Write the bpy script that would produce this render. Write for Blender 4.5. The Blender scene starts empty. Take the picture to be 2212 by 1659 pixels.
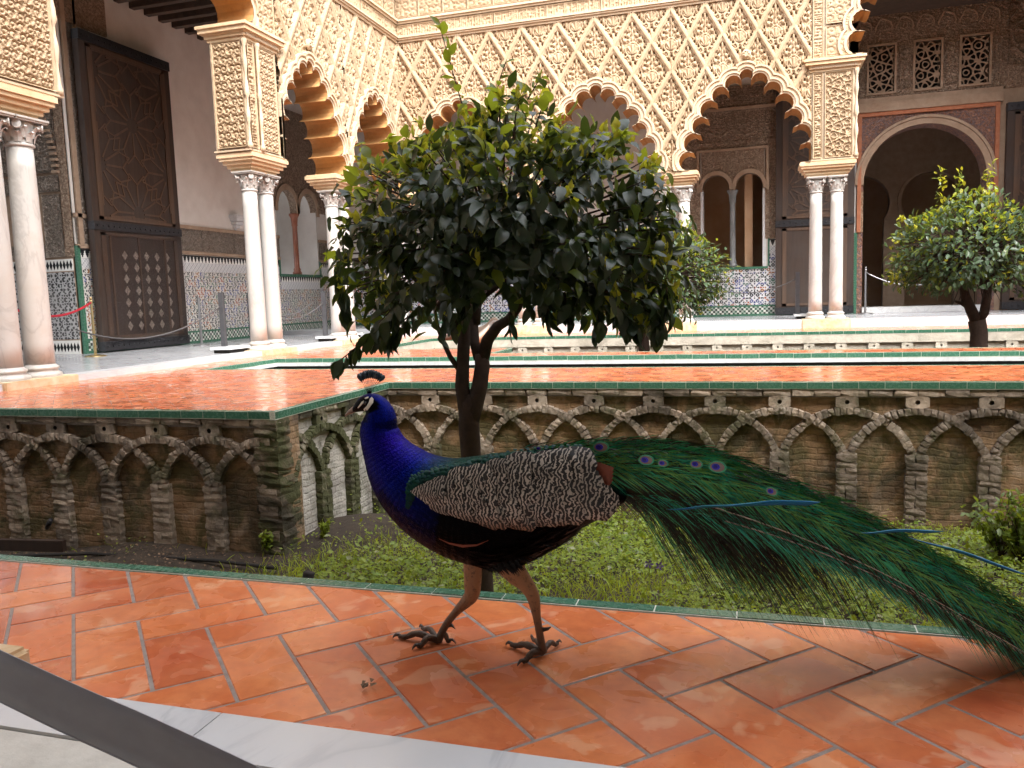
import bpy, bmesh, math, random
import numpy as np
from mathutils import Vector, Matrix
rnd = random.Random(7)
scene = bpy.context.scene
COL = scene.collection
# ---------------------------------------------------------------- camera
F_PX, CX, CY, CAM_H = 1749.85, 1106.0, 829.5, 0.9     # photo measured at 2212 x 1659
yaw, pitch, roll = [math.radians(a) for a in (-16.7723, 6.1843, -1.876)]
fwd = np.array([math.sin(yaw) * math.cos(pitch), math.cos(yaw) * math.cos(pitch), -math.sin(pitch)])
rgt = np.array([math.cos(yaw), -math.sin(yaw), 0.0])
upv = np.cross(rgt, fwd)
R_ = math.cos(roll) * rgt + math.sin(roll) * upv
U_ = -math.sin(roll) * rgt + math.cos(roll) * upv
C_ = np.array([0, 0, CAM_H])
cam_d = bpy.data.cameras.new('camera'); cam = bpy.data.objects.new('camera', cam_d); COL.objects.link(cam)
cam_d.sensor_width = 36; cam_d.lens = F_PX / 2212 * 36; cam_d.clip_end = 500; cam_d.clip_start = 0.02
cam.matrix_world = Matrix(((R_[0], U_[0], -fwd[0], 0), (R_[1], U_[1], -fwd[1], 0), (R_[2], U_[2], -fwd[2], CAM_H), (0, 0, 0, 1)))
scene.camera = cam
# ---------------------------------------------------------------- world, sun, exposure
world = bpy.data.worlds.new('World'); scene.world = world; world.use_nodes = True
wn = world.node_tree.nodes; wl = world.node_tree.links
sky = wn.new('ShaderNodeTexSky'); sky.sky_type = 'NISHITA'; sky.sun_disc = False
SUN_EL, SUN_AZ = math.radians(52), math.radians(138)      # azimuth from +Y towards +X
sky.sun_elevation = SUN_EL; sky.sun_rotation = SUN_AZ
sky.dust_density = 3.0; sky.air_density = 1.0; sky.ozone_density = 1.0
hsv = wn.new('ShaderNodeHueSaturation'); hsv.inputs['Saturation'].default_value = 0.22
wl.new(sky.outputs[0], hsv.inputs['Color'])
wl.new(hsv.outputs[0], wn['Background'].inputs[0]); wn['Background'].inputs[1].default_value = 0.15
sd = bpy.data.lights.new('sun', 'SUN'); sun = bpy.data.objects.new('sun', sd); COL.objects.link(sun)
sd.energy = 0.5; sd.angle = math.radians(18); sd.color = (1, 0.95, 0.86)
sdir = Vector((math.sin(SUN_AZ) * math.cos(SUN_EL), math.cos(SUN_AZ) * math.cos(SUN_EL), math.sin(SUN_EL)))
sun.rotation_euler = sdir.to_track_quat('Z', 'Y').to_euler(); sun.location = sdir * 30
vs = scene.view_settings; vs.view_transform = 'Standard'; vs.look = 'None'; vs.gamma = 1; vs.exposure = 2.72; vs.use_curve_mapping = False
scene.cycles.max_bounces = 8; scene.cycles.diffuse_bounces = 4; scene.cycles.glossy_bounces = 3; scene.cycles.transparent_max_bounces = 6
scene.cycles.sample_clamp_indirect = 6
# ---------------------------------------------------------------- pixel -> place
def ray(u, v): return fwd * F_PX + R_ * (u - CX) - U_ * (v - CY)
def onz(u, v, z=0.0):
    d = ray(u, v); return Vector(C_ + d * ((z - CAM_H) / d[2]))
def ony(u, v, Y):
    d = ray(u, v); return Vector(C_ + d * (Y / d[1]))
def onx(u, v, X):
    d = ray(u, v); return Vector(C_ + d * (X / d[0]))
# ---------------------------------------------------------------- object helpers
def prop(o, label=None, cat=None, group=None, kind=None):
    if label: o['label'] = label
    if cat: o['category'] = cat
    if group: o['group'] = group
    if kind or cat: o['kind'] = kind or 'thing'
    return o
def link(o, parent=None):
    COL.objects.link(o)
    if parent is not None: o.parent = parent
    return o
def empty(name, loc, label=None, cat=None, group=None, kind=None, rz=0):
    o = bpy.data.objects.new(name, None); o.location = loc; o.rotation_euler[2] = rz; o.empty_display_size = .1
    link(o); return prop(o, label, cat, group, kind)
def obj(name, mesh, parent=None, loc=None, rot=None, scale=None, local=False):
    o = bpy.data.objects.new(name, mesh); link(o, parent)
    if parent is not None and not local:       # mesh given in world space: cancel the parent's place
        o.matrix_parent_inverse = parent_world(parent).inverted()
    if loc is not None: o.location = loc
    if rot is not None: o.rotation_euler = rot
    if scale is not None: o.scale = scale
    return o
def parent_world(p):
    m = p.matrix_basis.copy()
    if p.parent: m = parent_world(p.parent) @ p.matrix_parent_inverse @ m
    return m
def tree_copy(o, parent=None, label=None, loc=None, rz=None):
    c = o.copy(); COL.objects.link(c); c.parent = parent
    if label: c['label'] = label
    if loc is not None: c.location = loc
    if rz is not None: c.rotation_euler[2] = rz
    for ch in list(o.children): tree_copy(ch, c)
    return c
class MB:
    """collects geometry in plain lists; build() makes one mesh"""
    def __init__(s): s.v = []; s.f = []; s.m = []; s.uv = {}; s.mi = 0
    def add(s, vs_, fs, uv=None):
        b = len(s.v); s.v.extend([tuple(p) for p in vs_])
        for k, f in enumerate(fs):
            if uv is not None: s.uv[len(s.f)] = [uv[i] for i in f]
            s.f.append(tuple(i + b for i in f)); s.m.append(s.mi)
        return s
    def box(s, c, d, M=None):
        x, y, z = d[0] / 2, d[1] / 2, d[2] / 2
        P = [Vector((c[0] + sx * x, c[1] + sy * y, c[2] + sz * z)) for sz in (-1, 1) for sy in (-1, 1) for sx in (-1, 1)]
        if M is not None: P = [M @ p for p in P]
        return s.add(P, [(0, 2, 3, 1), (4, 5, 7, 6), (0, 1, 5, 4), (2, 6, 7, 3), (0, 4, 6, 2), (1, 3, 7, 5)])
    def bx(s, a, b):
        a = [min(p, q) for p, q in zip(a, b)] + [0]; a2, b2 = a[:3], None
        return s
    def span(s, lo, hi):
        return s.box([(p + q) / 2 for p, q in zip(lo, hi)], [abs(q - p) for p, q in zip(lo, hi)])
    def lathe(s, prof, c=(0, 0, 0), n=20, M=None, caps=True):
        vs_, fs = [], []
        for r, z in prof:
            for k in range(n):
                a = 2 * math.pi * k / n
                p = Vector((c[0] + r * math.cos(a), c[1] + r * math.sin(a), c[2] + z)); vs_.append(M @ p if M is not None else p)
        for i in range(len(prof) - 1):
            for k in range(n): fs.append((i * n + k, i * n + (k + 1) % n, (i + 1) * n + (k + 1) % n, (i + 1) * n + k))
        if caps: fs.append(tuple(range(n))[::-1]); fs.append(tuple((len(prof) - 1) * n + k for k in range(n)))
        return s.add(vs_, fs)
    def tube(s, pts, rad, n=6, caps=True, squash=None):
        pts = [Vector(p) for p in pts]; vs_, fs = [], []
        if not hasattr(rad, '__len__'): rad = [rad] * len(pts)
        up = None
        for i, p in enumerate(pts):
            t = (pts[min(i + 1, len(pts) - 1)] - pts[max(i - 1, 0)]).normalized()
            if up is None: up = Vector((0, 0, 1)) if abs(t.z) < .9 else Vector((0, 1, 0))
            sdv = t.cross(up); 
            if sdv.length < 1e-5: sdv = t.orthogonal()
            sdv.normalize(); up = sdv.cross(t).normalized()
            for k in range(n):
                a = 2 * math.pi * k / n
                vs_.append(p + (sdv * math.cos(a) * (squash or 1) + up * math.sin(a)) * rad[i])
        for i in range(len(pts) - 1):
            for k in range(n): fs.append((i * n + k, i * n + (k + 1) % n, (i + 1) * n + (k + 1) % n, (i + 1) * n + k))
        if caps: fs.append(tuple(range(n))[::-1]); fs.append(tuple((len(pts) - 1) * n + k for k in range(n)))
        return s.add(vs_, fs)
    def prism(s, poly, off):
        n = len(poly); a = [Vector(p) for p in poly]; o = Vector(off); b = [p + o for p in a]
        fs = [tuple(range(n)), tuple(range(n, 2 * n))[::-1]] + [(i, i + n, (i + 1) % n + n, (i + 1) % n) for i in range(n)]
        return s.add(a + b, fs)
    def mesh(s, name, mats, smooth=False):
        me = bpy.data.meshes.new(name); me.from_pydata(s.v, [], s.f)
        for m in (mats if isinstance(mats, (list, tuple)) else [mats]): me.materials.append(m)
        if max(s.m, default=0) > 0: me.polygons.foreach_set('material_index', s.m)
        if s.uv:
            ul = me.uv_layers.new(name='UVMap'); k = 0
            flat = np.zeros((len(me.loops), 2), np.float32)
            for i, f in enumerate(s.f):
                if i in s.uv: flat[k:k + len(f)] = s.uv[i]
                k += len(f)
            ul.data.foreach_set('uv', flat.ravel())
        if smooth: me.polygons.foreach_set('use_smooth', [True] * len(me.polygons))
        me.update(); return me
    def build(s, name, mats, parent=None, smooth=False, **k): return obj(name, s.mesh(name, mats, smooth), parent, **k)
def recalc(o):
    bm = bmesh.new(); bm.from_mesh(o.data); bmesh.ops.recalc_face_normals(bm, faces=bm.faces); bm.to_mesh(o.data); bm.free(); return o
def npmesh(name, V, Fq, mats, smooth=False, uv=None, midx=None):
    """fast quads (or tris) mesh from numpy"""
    me = bpy.data.meshes.new(name); V = np.asarray(V, np.float32); Fq = np.asarray(Fq, np.int32); k = Fq.shape[1]
    me.vertices.add(len(V)); me.vertices.foreach_set('co', V.ravel())
    me.loops.add(Fq.size); me.loops.foreach_set('vertex_index', Fq.ravel())
    me.polygons.add(len(Fq)); me.polygons.foreach_set('loop_start', np.arange(len(Fq), dtype=np.int32) * k)
    if smooth: me.polygons.foreach_set('use_smooth', np.ones(len(Fq), bool))
    for m in (mats if isinstance(mats, (list, tuple)) else [mats]): me.materials.append(m)
    if midx is not None: me.polygons.foreach_set('material_index', np.asarray(midx, np.int32))
    if uv is not None:
        ul = me.uv_layers.new(name='UVMap'); ul.data.foreach_set('uv', np.asarray(uv, np.float32)[Fq.ravel()].ravel())
    me.update(calc_edges=True); return me
# ---------------------------------------------------------------- materials
class Mat:
    def __init__(s, name, base=(.5, .5, .5), rough=.7, metal=0, spec=None):
        s.m = bpy.data.materials.new(name); s.m.use_nodes = True; s.t = s.m.node_tree
        s.b = s.t.nodes['Principled BSDF']; s.set('Base Color', base); s.set('Roughness', rough); s.set('Metallic', metal)
        if spec is not None: s.set('Specular IOR Level', spec)
        s._tc = None
    def set(s, k, v):
        i = s.b.inputs[k]
        if hasattr(v, 'is_output'): s.t.links.new(v, i)
        else: i.default_value = (*v, 1) if isinstance(v, tuple) and len(v) == 3 and i.type == 'RGBA' else v
        return s
    def n(s, typ, **k):
        nd = s.t.nodes.new('ShaderNode' + typ)
        for a, b in k.items(): setattr(nd, a, b)
        return nd
    def inp(s, nd, k, v):
        i = nd.inputs[k]
        if hasattr(v, 'is_output'): s.t.links.new(v, i)
        else: i.default_value = (*v, 1) if isinstance(v, tuple) and len(v) == 3 and i.type == 'RGBA' else v
    def co(s, which='Object'):
        if s._tc is None: s._tc = s.n('TexCoord')
        return s._tc.outputs[which]
    def world(s): return s.n('NewGeometry').outputs['Position']
    def rand(s): return s.n('ObjectInfo').outputs['Random']
    def map(s, v, scale=(1, 1, 1), loc=(0, 0, 0), rot=(0, 0, 0)):
        m = s.n('Mapping'); s.inp(m, 'Vector', v); m.inputs['Scale'].default_value = scale; m.inputs['Location'].default_value = loc; m.inputs['Rotation'].default_value = rot
        return m.outputs[0]
    def noise(s, scale, detail=4, rough=.6, v=None, dist=0, out='Fac', dim=None, w=None):
        k = s.n('TexNoise'); s.inp(k, 'Vector', v if v is not None else s.co())
        if w is not None: k.noise_dimensions = '4D'; s.inp(k, 'W', w)
        k.inputs['Scale'].default_value = scale; k.inputs['Detail'].default_value = detail; k.inputs['Roughness'].default_value = rough; k.inputs['Distortion'].default_value = dist
        return k.outputs[out]
    def voro(s, scale, v=None, feature='F1', out='Distance', rnd_=1.0):
        k = s.n('TexVoronoi', feature=feature); s.inp(k, 'Vector', v if v is not None else s.co()); k.inputs['Scale'].default_value = scale
        k.inputs['Randomness'].default_value = rnd_
        return k.outputs[out]
    def wave(s, scale, v=None, dist=0, dscale=1, detail=2, typ='BANDS', dirn='X', prof='SIN'):
        k = s.n('TexWave', wave_type=typ, wave_profile=prof)
        if typ == 'BANDS': k.bands_direction = dirn
        else: k.rings_direction = dirn
        s.inp(k, 'Vector', v if v is not None else s.co()); k.inputs['Scale'].default_value = scale
        k.inputs['Distortion'].default_value = dist; k.inputs['Detail Scale'].default_value = dscale; k.inputs['Detail'].default_value = detail
        return k.outputs['Fac']
    def ramp(s, f, stops, interp='LINEAR'):
        k = s.n('ValToRGB'); k.color_ramp.interpolation = interp; e = k.color_ramp.elements
        while len(e) < len(stops): e.new(.5)
        for a, (p, c) in zip(e, stops):
            a.position = p; a.color = (c, c, c, 1) if not isinstance(c, tuple) else (*c, 1)
        s.inp(k, 'Fac', f); return k.outputs['Color']
    def mix(s, f, a, b, typ='MIX'):
        k = s.n('MixRGB', blend_type=typ); s.inp(k, 'Fac', f); s.inp(k, 'Color1', a); s.inp(k, 'Color2', b); return k.outputs[0]
    def math(s, op, a, b=None, c=None, clamp=False):
        k = s.n('Math', operation=op, use_clamp=clamp); s.inp(k, 0, a)
        if b is not None: s.inp(k, 1, b)
        if c is not None: s.inp(k, 2, c)
        return k.outputs[0]
    def sep(s, v):
        k = s.n('SeparateXYZ'); s.inp(k, 0, v); return k.outputs
    def hsv(s, c, h=.5, sat=1, val=1):
        k = s.n('HueSaturation'); s.inp(k, 'Hue', h); s.inp(k, 'Saturation', sat); s.inp(k, 'Value', val); s.inp(k, 'Color', c); return k.outputs[0]
    def bump(s, h, strength=.5, dist=.01):
        k = s.n('Bump'); k.inputs['Strength'].default_value = strength; k.inputs['Distance'].default_value = dist; s.inp(k, 'Height', h)
        if s.b.inputs['Normal'].is_linked: s.t.links.new(s.b.inputs['Normal'].links[0].from_socket, k.inputs['Normal'])
        s.t.links.new(k.outputs[0], s.b.inputs['Normal']); return s
def simple(name, c1, c2, rough=.7, scale=8, bump=.3, bscale=60, bdist=.004, metal=0, spec=None, coord='Object', rv=0.0):
    m = Mat(name, c1, rough, metal, spec); v = m.co(coord) if coord != 'World' else m.world()
    c = m.ramp(m.noise(scale, 5, .65, v), [(.3, c1), (.7, c2)])
    if rv: c = m.hsv(c, val=m.math('MULTIPLY_ADD', m.rand(), rv, 1 - rv / 2))
    m.set('Base Color', c)
    if bump: m.bump(m.noise(bscale, 4, .6, v), bump, bdist)
    return m.m
M = {}
# glazed terracotta paving: per-tile tone, worn matt and polished patches, pale water marks
m = Mat('terracotta', rough=.3); w = m.world(); r = m.rand()
n1 = m.noise(5, 4, .6, w, dist=.6); n2 = m.noise(26, 5, .65, w); n3 = m.noise(2.3, 3, .5, w, w=m.math('MULTIPLY', r, 40))
c = m.ramp(n1, [(.26, (.42, .085, .032)), (.5, (.60, .160, .060)), (.74, (.72, .255, .110))])
c = m.mix(.4, c, m.ramp(n3, [(.35, (.52, .105, .036)), (.65, (.72, .29, .115))]))
c = m.mix(m.ramp(n2, [(.42, 0.), (.72, .5)]), c, (.42, .11, .048))
spots = m.ramp(m.noise(7.5, 3, .5, w, dist=.5), [(.60, 0.), (.625, .42), (.66, .55)])
c = m.mix(spots, c, (.70, .36, .21))
c = m.mix(m.ramp(m.voro(60, w), [(.05, .8), (.09, 0.)]), c, m.mix(m.ramp(m.noise(30, 1, .5, w), [(.62, 0.), (.66, 1.)]), c, (.14, .05, .03)))
m.set('Base Color', m.hsv(c, h=m.math('MULTIPLY_ADD', r, .008, .496), val=m.math('MULTIPLY_ADD', r, .26, .86)))
m.set('Roughness', m.ramp(m.noise(6, 3, .55, w, dist=.8), [(.38, .09), (.46, .15), (.485, .27), (.66, .40)]))
m.set('Specular IOR Level', .5).set('Coat Weight', .22).set('Coat Roughness', .12)
m.bump(m.noise(14, 3, .5, w), .25, .006).bump(m.noise(190, 3, .6, w), .12, .0015)
M['terra'] = m.m
M['grout'] = simple('grout', (.20, .16, .14), (.33, .28, .25), .95, 40, .8, 260, .003, coord='World')
# bottle green glazed kerb tile
m = Mat('green_glaze', rough=.22); r = m.rand(); w = m.world()
c = m.mix(r, (.040, .125, .078), (.058, .160, .104)); c = m.mix(m.ramp(m.noise(30, 4, .6, w), [(.4, 0.), (.8, .5)]), c, (.06, .15, .10))
c = m.mix(m.ramp(m.noise(160, 2, .5, w), [(.68, 0.), (.74, .6)]), c, (.22, .30, .25))
m.set('Base Color', c).set('Roughness', m.ramp(m.noise(40, 3, .6, w), [(.3, .14), (.7, .38)])); m.bump(m.noise(60, 3, .5, w), .12, .002); M['green'] = m.m
M['joint'] = simple('pale_joint', (.50, .52, .44), (.66, .66, .56), .9, 60, .4, 300, .001, coord='World')
# marble
def marble(name, base, vein, warm, warmth=.35, rough=.32, scale=1.6, stretch=(1, 1, .35)):
    m = Mat(name, base, rough); v = m.map(m.world(), stretch)
    wv = m.noise(scale, 6, .62, v, dist=1.8)
    veins = m.ramp(wv, [(.44, 0.), (.497, .55), (.515, .1), (.56, 0.)])
    c = m.mix(veins, m.mix(m.ramp(m.noise(scale * .6, 4, .6, v), [(.35, 0.), (.7, .5)]), base, vein), vein)
    c = m.mix(m.ramp(m.noise(scale * 1.3, 5, .7, m.world(), dist=.5), [(.45, 0.), (.75, warmth)]), c, warm)
    m.set('Base Color', c); m.bump(m.noise(90, 3, .6, m.world()), .12, .002); return m.m
M['marble'] = marble('white_marble', (.64, .645, .65), (.40, .41, .44), (.58, .55, .51), .3, .25, 2.2, (1, .3, 1))
M['marble_floor'] = marble('grey_marble_floor', (.46, .47, .49), (.26, .28, .31), (.44, .42, .40), .25, .18, 1.3, (.45, 1, 1))
M['column'] = marble('aged_column_marble', (.51, .50, .475), (.34, .325, .315), (.43, .35, .275), .4, .35, 1.5)
M['ochre_stone'] = simple('ochre_stone', (.50, .33, .17), (.70, .58, .42), .75, 7, .5, 60, .006, coord='World')
# carved stucco of the court fronts
def stucco(name, a, b, d, bsc=90, bst=.35, rough=.85):
    m = Mat(name, a, rough); w = m.world()
    c = m.ramp(m.noise(1.1, 5, .65, w), [(.3, a), (.7, b)])
    c = m.mix(m.ramp(m.noise(9, 5, .7, w), [(.45, 0.), (.8, .55)]), c, d)
    m.set('Base Color', c); m.bump(m.noise(bsc, 4, .65, w), bst, .006); return m.m
M['stucco'] = stucco('carved_stucco', (.41, .29, .175), (.49, .37, .245), (.32, .195, .10))
M['stucco_pale'] = stucco('pale_moulding_stucco', (.52, .395, .265), (.59, .48, .35), (.42, .28, .16), 120, .2)
M['soffit'] = stucco('ochre_soffit', (.42, .20, .058), (.50, .28, .11), (.27, .12, .04), 40, .4)
# relief covered gallery plaster (darker, brown, unrestored)
def carved(name, a, b, d, sc=16, dep=.02):
    m = Mat(name, a, .9); w = m.world()
    t1 = m.noise(sc, 1, .3, w, dist=2.4); rel = m.ramp(t1, [(.42, 0.), (.48, 1.), (.54, 1.), (.60, 0.)])
    cell = m.ramp(m.voro(sc * 1.3, w, 'SMOOTH_F1'), [(.15, 1.), (.55, 0.)]); h = m.math('ADD', rel, cell)
    c = m.ramp(m.noise(1.2, 5, .65, w), [(.3, a), (.7, b)]); c = m.mix(m.math('SUBTRACT', 1., m.math('MULTIPLY', h, .6), clamp=True), c, d)
    m.set('Base Color', c); m.bump(h, 1., dep).bump(m.noise(120, 3, .6, w), .3, .004); return m.m
M['carved'] = carved('gallery_carved_plaster', (.42, .31, .225), (.52, .40, .30), (.20, .13, .085))
M['carved_pale'] = carved('court_carved_plaster', (.58, .42, .28), (.66, .52, .38), (.36, .22, .125), 22, .02)
M['carved_grey'] = carved('grey_carved_plaster', (.40, .345, .29), (.48, .41, .345), (.22, .175, .14), 20, .02)
M['carved_red'] = carved('red_painted_plaster', (.45, .20, .11), (.38, .22, .15), (.17, .12, .12), 14, .02)
M['brown_plain'] = simple('brown_plaster', (.27, .18, .12), (.38, .28, .20), .9, 5, .5, 50, .006, coord='World')
M['plaster'] = simple('white_plaster', (.60, .56, .52), (.70, .67, .63), .9, 2.2, .35, 14, .012, coord='World')
M['ceiling'] = simple('dark_ceiling_wood', (.045, .030, .022), (.09, .06, .042), .7, 6, .4, 40, .006, coord='World')
# wood
def wood(name, a, b, rough=.6, sc=3):
    m = Mat(name, a, rough); w = m.map(m.world(), (6, 6, .5))
    c = m.ramp(m.noise(sc, 6, .7, w, dist=.4), [(.3, a), (.7, b)]); c = m.mix(m.ramp(m.noise(1.4, 4, .6, m.world()), [(.4, 0.), (.75, .5)]), c, (.05, .043, .04))
    m.set('Base Color', c); m.bump(m.noise(sc * 2, 5, .7, w), .4, .004); return m.m
M['wood'] = wood('old_door_wood', (.022, .011, .007), (.048, .025, .015))
M['wood_strap'] = wood('door_strapwork', (.060, .030, .016), (.105, .058, .033))
M['iron'] = simple('dark_iron', (.022, .022, .026), (.045, .045, .05), .45, 20, .2, 80, .002, metal=.5)
# geometric tile mosaic: eightfold sum of waves cut into stars, straps and fillers
def mosaic(name, period, plane, pal, ground=(.62, .60, .56), rough=.28, dark=(.02, .022, .028)):
    m = Mat(name, ground, rough); x, y, z = m.sep(m.world()); a = x if plane == 'Y' else y; k = 2 * math.pi / period
    tot = None
    for ang in (0, 45, 90, 135):
        t = math.radians(ang)
        d = m.math('ADD', m.math('MULTIPLY', a, k * math.cos(t)), m.math('MULTIPLY', z, k * math.sin(t)))
        cs = m.math('COSINE', d); tot = cs if tot is None else m.math('ADD', tot, cs)
    tot2 = None
    for ang in (22.5, 67.5, 112.5, 157.5):
        t = math.radians(ang)
        d = m.math('ADD', m.math('MULTIPLY', a, 1.85 * k * math.cos(t)), m.math('MULTIPLY', z, 1.85 * k * math.sin(t)))
        cs = m.math('COSINE', d); tot2 = cs if tot2 is None else m.math('ADD', tot2, cs)
    q = m.math('ADD', tot, m.math('MULTIPLY', tot2, .8))
    f1 = m.ramp(q, [(.0, 1.), (.02, 0.)], 'CONSTANT')
    star = m.math('GREATER_THAN', q, 1.75); fil = m.math('LESS_THAN', q, -1.05)
    vc = m.n('TexVoronoi'); m.inp(vc, 'Vector', m.world()); vc.inputs['Scale'].default_value = .8 / period
    rc = m.sep(vc.outputs['Color'])[0]
    st = [(i / len(pal), p) for i, p in enumerate(pal)]
    cc = m.ramp(rc, st, 'CONSTANT'); cd = m.mix(m.math('GREATER_THAN', m.sep(vc.outputs['Color'])[1], .45), dark, cc)
    c = m.mix(star, ground, cc); c = m.mix(fil, c, cd)
    c = m.mix(m.ramp(m.noise(2, 4, .6, m.world()), [(.4, 0.), (.8, .35)]), c, (.33, .31, .29))
    m.set('Base Color', c); m.bump(m.noise(50, 2, .5, m.world()), .15, .002); return m.m
PALC = [(.02, .022, .03), (.035, .05, .19), (.30, .115, .03), (.02, .022, .03), (.05, .13, .09), (.06, .08, .25), (.33, .07, .025)]
M['mos_left'] = mosaic('mosaic_left', .105, 'X', PALC)
M['mos_far'] = mosaic('mosaic_far', .13, 'Y', PALC, (.64, .64, .66))
M['mos_bw'] = mosaic('mosaic_black_white', .13, 'Y', [(.02, .02, .022)], (.40, .40, .40))
def checker(name, plane, sc, c1, c2, c3):
    m = Mat(name, c1, .3); x, y, z = m.sep(m.world()); a = x if plane == 'Y' else y
    v = m.n('CombineXYZ'); m.inp(v, 0, a); m.inp(v, 1, z)
    br = m.n('TexChecker'); m.inp(br, 'Vector', v.outputs[0]); br.inputs['Scale'].default_value = sc; m.inp(br, 'Color1', c1); m.inp(br, 'Color2', c2)
    b2 = m.n('TexChecker'); m.inp(b2, 'Vector', v.outputs[0]); b2.inputs['Scale'].default_value = sc / 2; m.inp(b2, 'Color1', (1., 1., 1.)); m.inp(b2, 'Color2', (0., 0., 0.))
    m.set('Base Color', m.mix(m.sep(b2.outputs[0])[0], br.outputs[0], m.mix(.5, br.outputs[0], c3))); return m.m
M['chk_left'] = checker('checker_skirting_left', 'X', 18, (.64, .64, .6), (.03, .035, .03), (.05, .16, .1))
M['chk_far'] = checker('checker_skirting_far', 'Y', 18, (.64, .64, .6), (.03, .035, .03), (.05, .16, .1))
M['chk_band'] = checker('interlace_band', 'X', 30, (.60, .60, .60), (.34, .35, .37), (.7, .7, .7))
M['chk_band_f'] = checker('interlace_band_far', 'Y', 30, (.60, .60, .60), (.34, .35, .37), (.7, .7, .7))
M['white_tile'] = simple('white_tile', (.68, .67, .64), (.74, .73, .70), .25, 20, 0)
M['black_tile'] = simple('black_tile', (.012, .014, .016), (.025, .028, .03), .25, 20, 0)
# retaining wall masonry with moss, damp and lime
def masonry(name, a, b, moss=.5, lime=.4, sc=6, rv=.5, brick=False, mth=.47):
    m = Mat(name, a, .92); w = m.world(); r = m.rand()
    c = m.ramp(m.noise(sc, 5, .7, w), [(.3, a), (.7, b)])
    if rv: c = m.hsv(c, val=m.math('MULTIPLY_ADD', r, rv, 1 - rv / 2))
    if brick:
        x, y, z = m.sep(w); v = m.n('CombineXYZ'); m.inp(v, 0, m.math('ADD', x, y)); m.inp(v, 1, m.math('ADD', z, m.math('MULTIPLY', m.noise(4, 3, .6, w), .09)))
        bt = m.n('TexBrick'); m.inp(bt, 'Vector', v.outputs[0]); bt.inputs['Scale'].default_value = 1; bt.inputs['Brick Width'].default_value = .23; bt.inputs['Row Height'].default_value = .06
        bt.inputs['Mortar Size'].default_value = .011; bt.inputs['Mortar Smooth'].default_value = .6; m.inp(bt, 'Color1', (.75, .75, .75)); m.inp(bt, 'Color2', (1., 1., 1.)); m.inp(bt, 'Mortar', (.52, .5, .46))
        c = m.mix(m.math('MULTIPLY', m.ramp(m.noise(3, 4, .6, w), [(.40, .0), (.62, 1.)]), .6), c, m.mix(1., c, bt.outputs['Color'], 'MULTIPLY'))
        m.bump(m.math('MULTIPLY', bt.outputs['Fac'], m.noise(3, 3, .6, w)), .8, -.012)
    c = m.mix(m.ramp(m.noise(3.1, 6, .72, w, dist=.5), [(.50, 0.), (.68, lime)]), c, (.50, .44, .37))
    mz = m.noise(2.4, 6, .7, w, dist=.7)
    c = m.mix(m.ramp(mz, [(mth, 0.), (mth + .12, moss)]), c, (.05, .055, .014))
    c = m.mix(m.ramp(m.noise(1.5, 5, .65, w, dist=.3), [(.50, 0.), (.60, moss * .8)]), c, (.03, .022, .016))
    m.set('Base Color', c); m.bump(m.noise(22, 5, .7, w), .9, .02).bump(m.noise(110, 4, .7, w), .6, .006); return m.m
M['niche'] = masonry('niche_brickwork', (.22, .125, .06), (.36, .235, .13), .75, .35, 5, 0, True, .45)
M['brick'] = masonry('old_brick', (.22, .165, .12), (.36, .29, .225), .75, .5, 11, .8, False, .50)
M['lime'] = masonry('limewashed_brickwork', (.46, .43, .38), (.60, .57, .52), .45, .3, 7, .3, True)
M['mossy'] = masonry('mossy_brick', (.24, .20, .14), (.36, .31, .24), .95, .3, 9, .5, False, .36)
M['damp'] = masonry('damp_black_brick', (.13, .09, .06), (.25, .19, .14), .95, .3, 9, .6, False, .38)
M['render'] = masonry('weathered_lime_render', (.50, .45, .37), (.60, .55, .46), .22, .4, 6, .15)
M['hole'] = simple('drain_dark', (.008, .007, .006), (.02, .015, .012), .9)
M['soil'] = simple('soil', (.022, .014, .009), (.065, .044, .027), .95, 14, 1., 90, .02, coord='World')
# water, metal, rope
m = Mat('pool_water', (.20, .22, .20), .03); m.set('IOR', 1.33); m.bump(m.noise(6, 3, .5, m.world()), .05, .01); M['water'] = m.m
M['steel'] = simple('grey_steel', (.30, .30, .31), (.38, .38, .39), .38, 20, 0, metal=.9)
M['grey_paint'] = simple('dark_grey_post', (.045, .045, .05), (.07, .07, .075), .5, 12, .1, 80, .001)
M['brass'] = simple('aged_brass', (.34, .25, .12), (.48, .38, .20), .38, 20, .1, metal=.9)
M['red_rope'] = simple('red_velvet', (.33, .008, .02), (.45, .015, .03), .8, 60, .5, 200, .002)
M['rope'] = simple('grey_barrier_rope', (.05, .045, .045), (.08, .075, .075), .7, 60, .3)
m = Mat('belt_webbing', (.10, .09, .095), .55); x, y, z = m.sep(m.co('UV'))
wv = m.math('ADD', m.wave(240, m.co('UV'), dirn='Y'), m.wave(60, m.co('UV'), dirn='X'))
m.set('Base Color', m.ramp(m.noise(3, 3, .5, m.co('UV')), [(.3, (.215, .21, .235)), (.7, (.25, .245, .27))])).bump(wv, .1, .0006); m.set('Sheen Weight', .3); M['belt'] = m.m
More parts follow.
